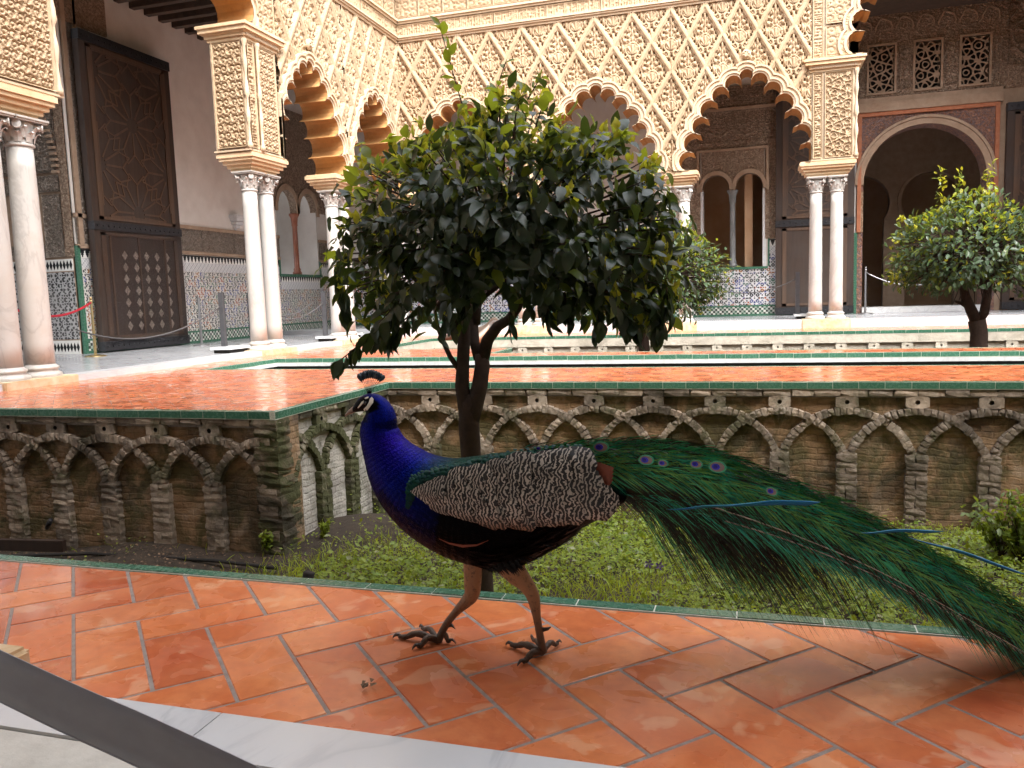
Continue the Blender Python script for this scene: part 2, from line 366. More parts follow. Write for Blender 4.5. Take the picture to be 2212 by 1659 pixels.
# ================================================================ paving
def clip(poly, ax, val, keep_less):
    out = []
    for i in range(len(poly)):
        a, b = poly[i], poly[(i + 1) % len(poly)]
        ia = (a[ax] <= val) == keep_less; ib = (b[ax] <= val) == keep_less
        if ia: out.append(a)
        if ia != ib:
            t = (val - a[ax]) / (b[ax] - a[ax]); out.append(tuple(a[k] + t * (b[k] - a[k]) for k in (0, 1)))
    return out
def clip_rect(poly, rc):
    for ax, val, less in ((0, rc[0], False), (0, rc[1], True), (1, rc[2], False), (1, rc[3], True)):
        poly = clip(poly, ax, val, less)
        if len(poly) < 3: return []
    return poly
def inset(poly, d):
    n = len(poly); out = []
    for i in range(n):
        p0, p1, p2 = poly[i - 1], poly[i], poly[(i + 1) % n]
        e1 = np.subtract(p1, p0); e2 = np.subtract(p2, p1); l1, l2 = np.hypot(*e1), np.hypot(*e2)
        if l1 < 1e-6 or l2 < 1e-6: return None
        n1 = np.array([-e1[1], e1[0]]) / l1; n2 = np.array([-e2[1], e2[0]]) / l2
        k = 1 + n1.dot(n2)
        if k < .2: return None
        out.append(tuple(np.array(p1) + (n1 + n2) / k * d))
    return out
def area(p): return .5 * sum(p[i][0] * p[(i + 1) % len(p)][1] - p[(i + 1) % len(p)][0] * p[i][1] for i in range(len(p)))
TA = 0.16546; E2O, E1O = -2.524, -.069; S2 = math.sqrt(.5)
def herringbone(rects):
    """45 degree herringbone tiles (two by one) inside the union of rectangles"""
    x0 = min(r[0] for r in rects); x1 = max(r[1] for r in rects); y0 = min(r[2] for r in rects); y1 = max(r[3] for r in rects)
    i0 = int(((x0 - y1) * S2 - E2O) / TA) - 3; i1 = int(((x1 - y0) * S2 - E2O) / TA) + 3
    j0 = int(((x0 + y0) * S2 - E1O) / TA) - 3; j1 = int(((x1 + y1) * S2 - E1O) / TA) + 3
    inside = lambda p: any(r[0] - 1e-6 <= p[0] <= r[1] + 1e-6 and r[2] - 1e-6 <= p[1] <= r[3] + 1e-6 for r in rects)
    res = []
    for i in range(i0, i1):
        for j in range(j0, j1):
            k = (i - j) % 4
            if k not in (0, 3): continue
            w, h = (2, 1) if k == 0 else (1, 2)
            cs = [(i, j), (i, j + h), (i + w, j + h), (i + w, j)]
            P = []
            for a, b in cs:
                e2 = E2O + a * TA; e1 = E1O + b * TA; P.append(((e1 + e2) * S2, (e1 - e2) * S2))
            if area(P) < 0: P = P[::-1]
            cx = sum(p[0] for p in P) / 4; cy = sum(p[1] for p in P) / 4
            if not (x0 - .4 < cx < x1 + .4 and y0 - .4 < cy < y1 + .4): continue
            if all(inside(p) for p in P): res.append(P); continue
            for r in rects:
                q = clip_rect(P, r)
                if len(q) >= 3 and area(q) > .0008: res.append(q)
    return res
def tile_geo(mb, P, z, tilt=0.0, gap=.0042):
    o = inset(P, gap); q = inset(P, gap * 1.55) if o else None
    if not o or area(o) <= 0 or not q or area(q) <= 0: return False
    n = len(P); dz = [rnd.uniform(-tilt, tilt) for _ in range(n)]
    vs_ = [(p[0], p[1], z - .02) for p in o] + [(p[0], p[1], z - .0026 + d) for p, d in zip(o, dz)] + [(p[0], p[1], z + d) for p, d in zip(q, dz)]
    fs = [(i, (i + 1) % n, (i + 1) % n + n, i + n) for i in range(n)] + [(i + n, (i + 1) % n + n, (i + 1) % n + 2 * n, i + 2 * n) for i in range(n)] + [tuple(range(2 * n, 3 * n))]
    mb.add(vs_, fs); return True
def paving(name, label, rects, z=0.0, keep=300, bed=True):
    root = empty(name, (rects[0][0], rects[0][2], z), label, None, None, 'structure')
    tiles = herringbone(rects); z0near = rects[0][2] < 2
    tiles.sort(key=lambda P: (sum(p[0] for p in P) / len(P)) ** 2 + (sum(p[1] for p in P) / len(P)) ** 2)
    rest = MB()
    for k, P in enumerate(tiles):
        if k < keep:
            mb = MB(); c = Vector((sum(p[0] for p in P) / len(P), sum(p[1] for p in P) / len(P), z))
            if tile_geo(mb, [(p[0] - c.x, p[1] - c.y) for p in P], 0, .0006 if z0near else .0003, .0042 if z0near else .0028):
                obj('tile', mb.mesh('tile', M['terra']), root, loc=Vector((c.x, c.y, z)))
        else: tile_geo(rest, P, z, .0004, .0025)
    if rest.f: prop(rest.build('tile_field', M['terra'], root), kind='stuff')
    if bed:
        g = MB()
        for r in rects: g.span((r[0], r[2], z - .15), (r[1], r[3], z - .0022 - .0001 * rects.index(r)))
        g.build('grout_bed', M['grout'], root)
    return root
KI, KO, MARB = 2.216, 2.271, 1.434
S1, S2Y, XS = 5.869, 8.098, -3.852
P1, P2, PXL = 9.779, 11.656, -7.553
G1, G1L, G2, GXL, GXN = 12.34, 13.55, 17.289, -7.05, -4.05
STEPX, STEPY = -8.321, 18.689
ZL, ZF = .08, .185
KW = .055
XR = 9.0
near = paving('near_walkway', 'terracotta herringbone walkway the peacock walks on', [(-5.2, 3.2, MARB, KI)], 0, 300)
mid = paving('middle_walkway', 'terracotta walkway between sunken garden and pool', [(STEPX, XS - KW, S1 + KW, P1 - KW), (XS - KW, XR, S2Y + KW, P1 - KW), (STEPX, PXL - KW, P1 - KW, P2 + KW)], 0, 300)
farw = paving('far_walkway', 'terracotta walkway between the pool and the far garden', [(STEPX, GXN - KW, P2 + KW, G1L - KW), (GXN - KW, XR, P2 + KW, G1 - KW), (STEPX, GXL - KW, G1L - KW, STEPY), (GXL - KW, XR, G2 + KW, STEPY)], 0, 0)
# ---------------------------------------------------------------- glazed kerbs
tile_cache = {}
def kerb_tile(L, w=KW, h=.072):
    k = round(L, 4)
    if k not in tile_cache:
        bm = bmesh.new(); bmesh.ops.create_cube(bm, size=1)
        for v in bm.verts: v.co = (v.co.x * L, v.co.y * w, v.co.z * h)
        bmesh.ops.bevel(bm, geom=[e for e in bm.edges if abs((e.verts[0].co - e.verts[1].co).x) > .01], offset=.006, segments=2, affect='EDGES')
        me = bpy.data.meshes.new('kerb_tile'); bm.to_mesh(me); bm.free(); me.materials.append(M['green'])
        tile_cache[k] = me
    return tile_cache[k]
def kerb(name, label, p0, p1, side, start=0.0, pitch=.2255, z=.004):
    """row of glazed tiles from p0 to p1; side = unit vector from the void towards the paving"""
    p0, p1, side = Vector((*p0, 0)), Vector((*p1, 0)), Vector((*side, 0)); d = (p1 - p0); L = d.length; d.normalize()
    root = empty(name, p0, label, None, None, 'structure'); ang = math.atan2(d.y, d.x)
    s = -((-start) % pitch) if start else 0.0
    s = start - pitch * math.ceil(start / pitch) if start > 0 else start
    while s < L - .01:
        a, b = max(s, 0), min(s + pitch, L)
        if b - a > .02:
            c = p0 + d * ((a + b) / 2) + side * (KW / 2)
            obj('kerb_tile', kerb_tile(round(b - a - .0045, 3)), root, loc=(c.x, c.y, z - .036 + rnd.uniform(-.0012, .0012)), rot=(0, rnd.uniform(-.004, .004), ang))
        s += pitch
    mb = MB(); c = p0 + d * (L / 2) + side * (KW / 2)
    mb.box((0, 0, 0), (L, KW - .004, .07)); obj('joint_mortar', mb.mesh('joint_mortar', M['joint']), root, loc=(c.x, c.y, z - .0375), rot=(0, 0, ang))
    return root
kerb('near_kerb', 'green glazed kerb between walkway and planted bed', (-5.2, KO), (3.2, KO), (0, -1), start=.192)
kerb('garden_kerb', 'green glazed kerb over the mossy brick wall facing the bare soil', (-8.0, S1), (XS, S1), (0, 1), start=.05)
kerb('garden_kerb', 'green glazed kerb running back beside the peacock head', (XS, S1), (XS, S2Y), (-1, 0))
kerb('garden_kerb', 'green glazed kerb over the wall behind the orange tree', (XS - KW, S2Y), (XR, S2Y), (0, 1), start=.1)
kerb('pool_kerb', 'green glazed kerb along the far edge of the pool', (PXL - KW, P2), (XR, P2), (0, 1))
kerb('pool_kerb', 'green glazed kerb across the end of the pool', (PXL, P1), (PXL, P2), (-1, 0))
kerb('pool_kerb', 'green glazed kerb along the near edge of the pool', (PXL - KW, P1), (XR, P1), (0, -1))
kerb('far_garden_kerb', 'green glazed kerb on the far rim of the second garden', (GXL - KW, G2), (XR, G2), (0, 1))
kerb('far_garden_kerb', 'green glazed kerb on the short end of the second garden', (GXL, G1L), (GXL, G2), (-1, 0))
kerb('far_garden_kerb', 'green glazed kerb on the near rim of the second garden', (GXN, G1), (XR, G1), (0, -1))
kerb('far_garden_kerb', 'green glazed kerb on the set-back rim of the second garden', (GXL - KW, G1L), (GXN, G1L), (0, -1))
kerb('far_garden_kerb', 'green glazed kerb on the short return of the second garden', (GXN, G1), (GXN, G1L), (-1, 0))
# ---------------------------------------------------------------- pool
pool = empty('pool', (0, P1, 0), 'long shallow pool with white marble lip', None, None, 'structure')
mb = MB(); LIP = -.075
for lo, hi in (((PXL, P2 - .05, LIP - .045), (XR, P2 - .001, LIP + .004)), ((PXL + .001, P1 + .05, LIP - .045), (PXL + .05, P2 - .05, LIP + .004))): mb.span(lo, hi)
mb.build('marble_lip', M['marble'], pool)
mb = MB(); mb.span((PXL - .2, P2 + .002, -.6), (XR, P2 + .2, LIP)); mb.span((PXL - .2, P1 - .05, -.6), (PXL - .002, P2 + .002, LIP)); mb.span((PXL - .2, P1 - .2, -.6), (XR, P1 - .003, LIP)); mb.span((PXL - .2, P1 - .2, -.8), (XR, P2 + .2, -.6))
mb.build('basin', M['hole'], pool)
mb = MB(); mb.add([(PXL, P1 - .003, -.20), (XR, P1 - .003, -.20), (XR, P2 + .002, -.20), (PXL, P2 + .002, -.20)], [(0, 1, 2, 3)]); prop(mb.build('water', M['water']), 'still grey water in the long pool', None, None, 'structure')
# ---------------------------------------------------------------- retaining walls
def rough_brick(seed, amt=.09):
    r = random.Random(seed); bm = bmesh.new(); bmesh.ops.create_cube(bm, size=1)
    bmesh.ops.subdivide_edges(bm, edges=bm.edges[:], cuts=1, use_grid_fill=True)
    for v in bm.verts: v.co = Vector([c * (1 - .10 * (sum(abs(t) > .3 for t in v.co) - 1) / 2) + r.uniform(-amt, amt) * .5 for c in v.co])
    me = bpy.data.meshes.new('brick'); bm.to_mesh(me); bm.free(); me.materials.append(M['brick']); return me
BRICKS = [rough_brick(i) for i in range(7)]
def remat(meshes, mat):
    out = []
    for b in meshes: c = b.copy(); c.materials[0] = mat; out.append(c)
    return out
def drain_mesh(mat, h=.06):
    mb = MB(); n = 16; w, d, r = .10, .10, .021
    sq = []
    for k in range(n):
        a = 2 * math.pi * k / n; c, s_ = math.cos(a), math.sin(a); t = min(w / max(abs(c), 1e-6), h / max(abs(s_), 1e-6)); sq.append((t * c, t * s_))
    ci = [(r * math.cos(2 * math.pi * k / n), r * math.sin(2 * math.pi * k / n)) for k in range(n)]
    vs_ = [(x, 0, z) for x, z in sq] + [(x, .004, z) for x, z in ci] + [(x, d, z) for x, z in sq]
    mb.add(vs_, [(k, (k + 1) % n, (k + 1) % n + n, k + n) for k in range(n)] + [((k + 1) % n, k, k + 2 * n, (k + 1) % n + 2 * n) for k in range(n)])
    mb.mi = 1; mb.add([(x, .004, z) for x, z in ci] + [(x * .95, .07, z * .95) for x, z in ci], [(k, (k + 1) % n, (k + 1) % n + n, k + n) for k in range(n)] + [tuple(range(n, 2 * n))])
    return mb.mesh('drain_block', [mat, M['hole']])
def retaining(label, O, d, L, h0, bay, mats, z_arch=-.255, band=.05, depth=1.45, drop=.43, vous=34, simple_top=False, keep=300):
    """sunken-garden wall of interlaced brick arches; local x along wall, y into the wall"""
    ang = math.atan2(d[1], d[0])
    root = empty('retaining_wall', (O[0], O[1], 0), label, 'garden wall', 'walls of the sunken gardens', None, ang)
    nich, brk = mats; bricks = remat(BRICKS, brk) if brk is not M['brick'] else BRICKS
    loc = lambda mb, nm, mt: mb.build(nm, mt, root, local=True)
    mb = MB(); mb.span((0, .066, -depth), (L, .35, -.07)); loc(mb, 'niche_face', nich)
    pieces = []   # (x, y, z, rotY, size)
    zb = -.075 - band
    x = 0
    if simple_top: mb = MB(); mb.span((0, .004, -.075 - band), (L, .12, -.07)); loc(mb, 'render_band', brk)
    while x < L and not simple_top:
        w = min(rnd.uniform(.2, .27), L - x)
        pieces.append((x + w / 2, .06 + rnd.uniform(0, .008), -.075 - band / 2, 0, (w * 1.02, .11, band * 1.06))); x += w
    hs = []; h = h0
    while h < L + bay: hs.append(h); h += bay
    hb_ = (zb - z_arch - .03) / 2 if not simple_top else .07; dm = drain_mesh(brk, hb_); zblk = zb - hb_
    for h in hs:
        if .08 < h < L - .08: obj('drain_block', dm, root, loc=(h, .012, zblk), local=True)
    if not simple_top:
        zc = z_arch - bay
        for i, h in enumerate([h0 - bay] + hs):
            for k in range(vous):
                t = math.pi * (k + .5) / vous
                x, z = h + bay * math.cos(t), zc + bay * math.sin(t)
                if not (.03 < x < L - .03) or z < z_arch - drop: continue
                ln = bay * math.pi / vous
                pieces.append((x, .05 + (.010 if i % 2 else 0) + rnd.uniform(-.005, .005), z, -(t + math.pi / 2) + rnd.uniform(-.06, .06), (ln * rnd.uniform(.86, 1.04), .11 + rnd.uniform(-.012, .012), rnd.uniform(.058, .084))))
        for h in [h0 - bay] + hs:
            z = z_arch - drop + .02
            while z > -depth:
                hh = rnd.uniform(.05, .075)
                for x0, w in (((0, .185),) if rnd.random() < .5 else ((-.052, .085), (.042, .10))):
                    if .02 < h + x0 < L - .02: pieces.append((h + x0 + rnd.uniform(-.004, .004), .052 + rnd.uniform(-.005, .005), z - hh / 2, rnd.uniform(-.015, .015), (w * rnd.uniform(.98, 1.05), .115, hh * 1.05)))
                z -= hh
    rest = MB()
    for k, (x, y, z, ry, sz) in enumerate(pieces):
        me = rnd.choice(bricks)
        if k < keep: obj('brick', me, root, loc=(x, y, z), rot=(rnd.uniform(-.05, .05), ry, rnd.uniform(-.03, .03)), scale=sz, local=True)
        else:
            Mx = Matrix.Translation((x, y, z)) @ Matrix.Rotation(ry, 4, 'Y') @ Matrix.Diagonal((*sz, 1))
            rest.add([Mx @ v.co for v in me.vertices], [tuple(p.vertices) for p in me.polygons])
    if rest.f: prop(loc(rest, 'brick_field', brk), kind='stuff')
    return root
retaining('mossy brick wall of interlaced arches above the bare soil', (-8.0, S1), (1, 0), 8.0 + XS, -6.76 + 8.0 - 2 * .558, .558, (M['niche'], M['brick']))
retaining('limewashed brick wall with mossy piers behind the peacock head', (XS, S1 + .16), (0, 1), S2Y - S1 - .16, .06, .56, (M['lime'], M['mossy']))
retaining('brown brick wall of interlaced arches behind the peacock train', (XS - .34, S2Y), (1, 0), XR - XS + .34, .81 - .602, .602, (M['niche'], M['brick']), z_arch=-.275, band=.06)
retaining('pale rendered wall with drain holes in the second garden', (GXL, G2), (1, 0), XR - GXL, .3, .60, (M['render'], M['render']), band=.16, simple_top=True)
retaining('pale rendered end wall of the second garden', (GXL, G1L), (0, 1), G2 - G1L, .3, .60, (M['render'], M['render']), band=.16, simple_top=True)
retaining('pale rendered short wall of the second garden recess', (GXN, G1), (0, 1), G1L - G1, .3, .60, (M['render'], M['render']), band=.16, simple_top=True)
# brick quoin on the outer corner beside the peacock
q = empty('corner_pier', (XS, S1, -1.3), 'dark damp brick corner pier between the two garden walls', 'pier')
z = -.07; k = 0; MOSSB = remat(BRICKS, M['damp'])
while z > -1.35:
    hh = rnd.uniform(.06, .085)
    o = obj('brick', rnd.choice(MOSSB), q, loc=(XS - .115 + (.012 if k % 2 else 0), S1 + .10, z - hh / 2), scale=(.25, .21 + .012 * (k % 2), hh * 1.06), rot=(0, rnd.uniform(-.02, .02), rnd.uniform(-.03, .03))); z -= hh; k += 1
# earth bodies behind the walls so nothing is hollow
mb = MB(); mb.span((-8.4, S1 + .36, -1.6), (XS - .36, 8.4, -.16)); mb.span((XS - .36, S2Y + .36, -1.6), (XR, P1 - .21, -.16)); mb.span((-8.4, KO - .9, -1.6), (XR, KO - .06, -.16))
prop(mb.build('ground_fill', M['soil']), 'earth under the walkways', None, None, 'structure')
mb = MB(); mb.span((-5.2, KO - .06, -1.5), (XR, KO - .001, -.07)); prop(mb.build('near_bed_wall', M['render']), 'rendered wall under the near kerb', None, None, 'structure')
# soil of both beds (undulating sheets)
def soil_z(x, y):
    return -1.27 - .045 * max(0, min(y - 5.6, 2.4)) + .04 * math.sin(1.3 * x + .6) * math.cos(1.1 * y) + .03 * math.sin(3.1 * x + 2 * y) + .16 * math.exp(-((x + 3.4) ** 2 + (y - 6.9) ** 2) / .5) + .05 * math.exp(-((x + 5.2) ** 2 + (y - 5.6) ** 2) / .8) + rnd.uniform(-.006, .006)
def sheet(name, x0, x1, y0, y1, nx, ny, zf, mat):
    X, Y = np.meshgrid(np.linspace(x0, x1, nx), np.linspace(y0, y1, ny)); V = [(x, y, zf(x, y)) for x, y in zip(X.ravel(), Y.ravel())]
    I = np.arange(nx * ny).reshape(ny, nx); Fq = np.stack([I[:-1, :-1], I[:-1, 1:], I[1:, 1:], I[1:, :-1]], -1).reshape(-1, 4)
    return obj(name, npmesh(name, V, Fq, mat, True))
prop(sheet('garden_soil', -8.0, XR, KO - .05, S2Y + .12, 130, 60, soil_z, M['soil']), 'dark soil of the sunken planted bed', None, None, 'structure')
prop(sheet('far_garden_soil', GXL, XR, G1 - .05, G2 + .12, 60, 20, lambda x, y: -1.2, M['soil']), 'soil of the second sunken garden', None, None, 'structure')
mb = MB(); mb.span((-40, -40, -2.0), (40, 60, -1.7)); prop(mb.build('ground', M['soil']), 'ground under the courtyard', None, None, 'structure')
# ---------------------------------------------------------------- marble gallery floors and steps
def slabs(name, label, lo, hi, axis, pitch, mat, z0, z1, jit=.0):
    root = empty(name, lo + (z0,), label, None, None, 'structure'); s = lo[axis]; k = 0
    while s < hi[axis] - .01:
        e = min(s + pitch * rnd.uniform(.85, 1.15), hi[axis]); a, b = [lo[0], lo[1], z0], [hi[0], hi[1], z1 + rnd.uniform(-jit, jit)]
        a[axis], b[axis] = s + .0015, e - .0015; c = [(p + q) / 2 for p, q in zip(a, b)]
        mb = MB(); mb.box((0, 0, 0), [q - p for p, q in zip(a, b)]); obj('slab', mb.mesh('slab', mat), root, loc=c); s = e; k += 1
    return root
slabs('gallery_step', 'white marble step edge of the gallery with the tall door', (STEPX - .32, 2.0), (STEPX, STEPY), 1, .9, M['marble'], -.2, ZL)
slabs('gallery_step', 'white marble step edge of the far gallery', (STEPX, STEPY), (XR, STEPY + .34), 0, .95, M['marble'], -.2, ZF)
mb = MB(); mb.span((-18, -3, -.3), (STEPX - .32, STEPY + .2, ZL - .002)); prop(mb.build('left_gallery_floor', M['marble_floor']), 'polished grey marble floor of the gallery with the tall door', None, None, 'structure')
mb = MB(); mb.span((-18, STEPY + .34, -.3), (XR + 6, 31, ZF - .002)); prop(mb.build('far_gallery_floor', M['marble_floor']), 'polished grey marble floor of the far gallery', None, None, 'structure')
slabs('near_step', 'white marble edging slabs beside the terracotta walkway', (-5.2, 1.272), (3.2, MARB - .004), 0, 2.02, M['marble'], -.1, .012)
mb = MB(); mb.span((-18, -6, -.3), (XR + 6, 1.262, .010)); M['pale_stone'] = simple('pale_worn_stone', (.46, .43, .38), (.60, .57, .51), .7, 9, .4, 50, .004, coord='World'); mb.span((-5.2, 1.262, -.2), (3.2, 1.271, .004)); prop(mb.build('near_gallery_floor', M['pale_stone']), 'worn pale stone floor of the near gallery', None, None, 'structure')
# ================================================================ columns
def capital_mesh(r, h):
    mb = MB()
    mb.lathe([(r, 0), (r * 1.14, .012), (r * 1.14, .03), (r * 1.0, .042), (r * 1.0, .10), (r * 1.05, h * .5), (r * 1.22, h * .78), (r * 1.22, h * .84)], n=20)
    for row, (z0, hh, rr, off) in enumerate(((.05, h * .36, r * 1.04, 0), (h * .30, h * .40, r * 1.10, math.pi / 8))):
        for k in range(8):
            a = 2 * math.pi * k / 8 + off; ca, sa = math.cos(a), math.sin(a); tx, ty = -sa, ca
            P = []
            for t, wd, o in ((0, .06, 0), (.45, .075, .012), (.8, .06, .03), (1, .025, .06), (.86, .02, .075)):
                for s_ in (-1, 0, 1):
                    q = rr + o * r / .14 + (.012 if s_ == 0 else 0); P.append((ca * q + tx * wd * s_ * r / .14 * .62, sa * q + ty * wd * s_ * r / .14 * .62, z0 + hh * t))
            mb.add(P, [(i * 3 + j, i * 3 + j + 1, i * 3 + j + 4, i * 3 + j + 3) for i in range(4) for j in range(2)])
    for k in range(4):
        a = math.pi / 4 + k * math.pi / 2; Mx = Matrix.Translation((math.cos(a) * r * 1.5, math.sin(a) * r * 1.5, h * .72)) @ Matrix.Rotation(a + math.pi / 2, 4, 'Z') @ Matrix.Rotation(math.pi / 2, 4, 'X')
        mb.lathe([(r * .10, -r * .32), (r * .34, -r * .30), (r * .34, -r * .2), (r * .26, -r * .14), (r * .26, r * .14), (r * .34, r * .2), (r * .34, r * .30), (r * .1, r * .32)], n=12, M=Mx)
    A = r * 1.62; mb.box((0, 0, h * .90), (A * 1.86, A * 1.86, h * .07)); mb.box((0, 0, h * .965), (A * 2, A * 2, h * .07))
    return mb.mesh('capital', M['column'])
col_cache = {}
def column(label, loc, r, H, hcap=.335, hb=.17, group='paired marble columns of the courtyard'):
    t = empty('marble_column', loc, label, 'column', group); key = (r, round(H, 3))
    if key not in col_cache:
        b = MB(); b.lathe([(r * 1.46, 0), (r * 1.46, .012), (r * 1.5, .03), (r * 1.46, .055), (r * 1.30, .07), (r * 1.20, .085), (r * 1.22, .1), (r * 1.32, .115), (r * 1.30, .135), (r * 1.12, .15), (r * 1.06, hb)], n=28)
        s = MB(); hs = H - hcap - hb; s.lathe([(r * (1.04 - .13 * (k / 10) ** 1.6 + (.03 if k == 0 else 0)), hs * k / 10) for k in range(11)], n=28)
        p = MB(); p.box((0, 0, -.0), (r * 3.0, r * 3.0, .001))
        col_cache[key] = (b.mesh('base', M['column'], True), s.mesh('shaft', M['column'], True), capital_mesh(r * .92, hcap))
    b, s, c = col_cache[key]
    obj('base', b, t, loc=(0, 0, 0), local=True); obj('shaft', s, t, loc=(0, 0, hb - .002), local=True); obj('capital', c, t, loc=(0, 0, H - hcap), local=True)
    return t
ZC = 3.222
XLW, XLB = -8.28, -8.95        # left arcade wall front and back
YFW, YFB = 18.72, 19.38        # far arcade wall front and back
colL, colF = -8.56, 18.95
def plinth(label, lo, hi, mat='ochre_stone'):
    mb = MB(); mb.span(lo, hi); o = mb.build('column_plinth', M[mat]); bm = bmesh.new(); bm.from_mesh(o.data); bmesh.ops.bevel(bm, geom=bm.edges[:], offset=.012, segments=2, affect='EDGES')
    for v in bm.verts: v.co += Vector((rnd.uniform(-.004, .004), rnd.uniform(-.004, .004), 0))
    bm.to_mesh(o.data); bm.free(); return prop(o, label, 'plinth', 'stone plinths under the column pairs')
for nm, y, r, lab in (('A', (7.52, 7.99), .162, 'stout white marble column beside the red rope niche'), ('B', (12.70, 13.20), .14, 'white marble column under the carved pier by the door'), ('C', (15.62, 16.1), .14, 'white marble column between the two narrow lobed arches')):
    for k, yy in enumerate(y): column(lab + (', nearer the court corner' if k else ', farther from the court corner'), (colL, yy, ZL), r, ZC - ZL)
    plinth(lab.replace('white marble column', 'ochre stone plinth').replace('stout ', 'broad '), (colL - .27, y[0] - .3, -.1), (STEPX + .05, y[1] + .3, ZL + .012))
for y in (18.45, 18.95): column('white marble column at the inner corner of the arcades, ' + ('in front' if y < 18.6 else 'behind its twin'), (colL + (.0 if y < 18.6 else .02), y, ZL), .14, ZC - ZL, group='corner columns')
for xs, lab in (((-5.34, -4.92), 'white marble column seen behind the orange tree trunk'), ((-1.98, -1.52), 'white marble column half hidden by the orange crown'), ((1.27, 1.69), 'white marble column before the dark door of the far gallery')):
    for k, x in enumerate(xs): column(lab + (', nearer the doorway' if k else ', farther from the doorway'), (x, colF, ZF), .135, ZC - ZF)
    plinth(lab.replace('white marble column', 'pink stone plinth'), (xs[0] - .28, STEPY - .03, -.1), (xs[1] + .28, STEPY + .5, ZF + .008))
# ================================================================ carved arcades
def lobes(cusps, rf=.54, rtop=None):
    """list of (centre, radius, bisector line at start, at end) for a scalloped arch given cusps left to right"""
    c = [np.array(p) for p in cusps]; n = len(c); nr = []
    for i in range(n - 1):
        d = c[i + 1] - c[i]; d = d / np.linalg.norm(d); nr.append(np.array([-d[1], d[0]]))
    bis = [nr[0]] + [(nr[i - 1] + nr[i]) / np.linalg.norm(nr[i - 1] + nr[i]) for i in range(1, n - 1)] + [nr[-1]]
    bis[0] = np.array([-1., 0.]); bis[-1] = np.array([1., 0.]); out = []
    for i in range(n - 1):
        L = np.linalg.norm(c[i + 1] - c[i]); f_ = rtop if (rtop and i == (n - 2) / 2) else rf; r = f_ * L
        out.append(((c[i] + c[i + 1]) / 2 + nr[i] * math.sqrt(max(r * r - L * L / 4, 0)), r, (c[i], bis[i]), (c[i + 1], bis[i + 1])))
    return out
def hit(c, r, ln):
    p, d = ln; q = p - c; b = q.dot(d); k = q.dot(q) - r * r; D = b * b - k
    if D < 0: return None
    return p + d * (-b + math.sqrt(D))
def ring(lb, d, n):
    pts = []
    for c, r, l0, l1 in lb:
        a = hit(c, r + d, l0) if d > 0 else l0[0]; b = hit(c, r + d, l1) if d > 0 else l1[0]
        if a is None: a = l0[0] + l0[1] * d
        if b is None: b = l1[0] + l1[1] * d
        t0 = math.atan2(*(a - c)[::-1]); t1 = math.atan2(*(b - c)[::-1])
        while t1 > t0: t1 -= 2 * math.pi
        if t0 - t1 > 1.9 * math.pi: t1 = t0 - .01
        ra, rb = np.linalg.norm(a - c), np.linalg.norm(b - c)
        for k in range(n + 1):
            t = t0 + (t1 - t0) * k / n; rr = ra + (rb - ra) * k / n; pts.append(c + rr * np.array([math.cos(t), math.sin(t)]))
    return pts
PROF = [(0, .055), (.035, .055), (.042, .085), (.078, .085), (.085, .06), (.12, .06), (.127, .095), (.165, .095), (.172, -.01)]
def in_poly(px, pz, poly):
    ins = np.zeros(px.shape, bool); P = np.array(poly); Q = np.roll(P, -1, 0)
    for (x0, z0), (x1, z1) in zip(P, Q):
        cnd = (z0 > pz) != (z1 > pz)
        with np.errstate(divide='ignore', invalid='ignore'): xi = (x1 - x0) * (pz - z0) / (z1 - z0) + x0
        ins ^= cnd & (px < xi)
    return ins
class Side:
    """maps (s, out, z) on a court front to the world"""
    def __init__(s, axis, front, back): s.ax, s.fr, s.bk = axis, front, back; s.th = abs(back - front)
    def w(s, a, o, z): return (s.fr + o, a, z) if s.ax == 'Y' else (a, s.fr - o, z)
SL = Side('Y', XLW, XLB); SF = Side('X', YFW, YFB)
GL = 60
_a, _b = np.meshgrid(np.linspace(0, 1, GL), np.linspace(0, 1, GL)); _p = (_a - _b); _q = (_a + _b - 1)
def blob(x, y, cx, cy, rx, ry, h): return h * np.clip(1 - ((x - cx) / rx) ** 2 - ((y - cy) / ry) ** 2, 0, None) ** .5
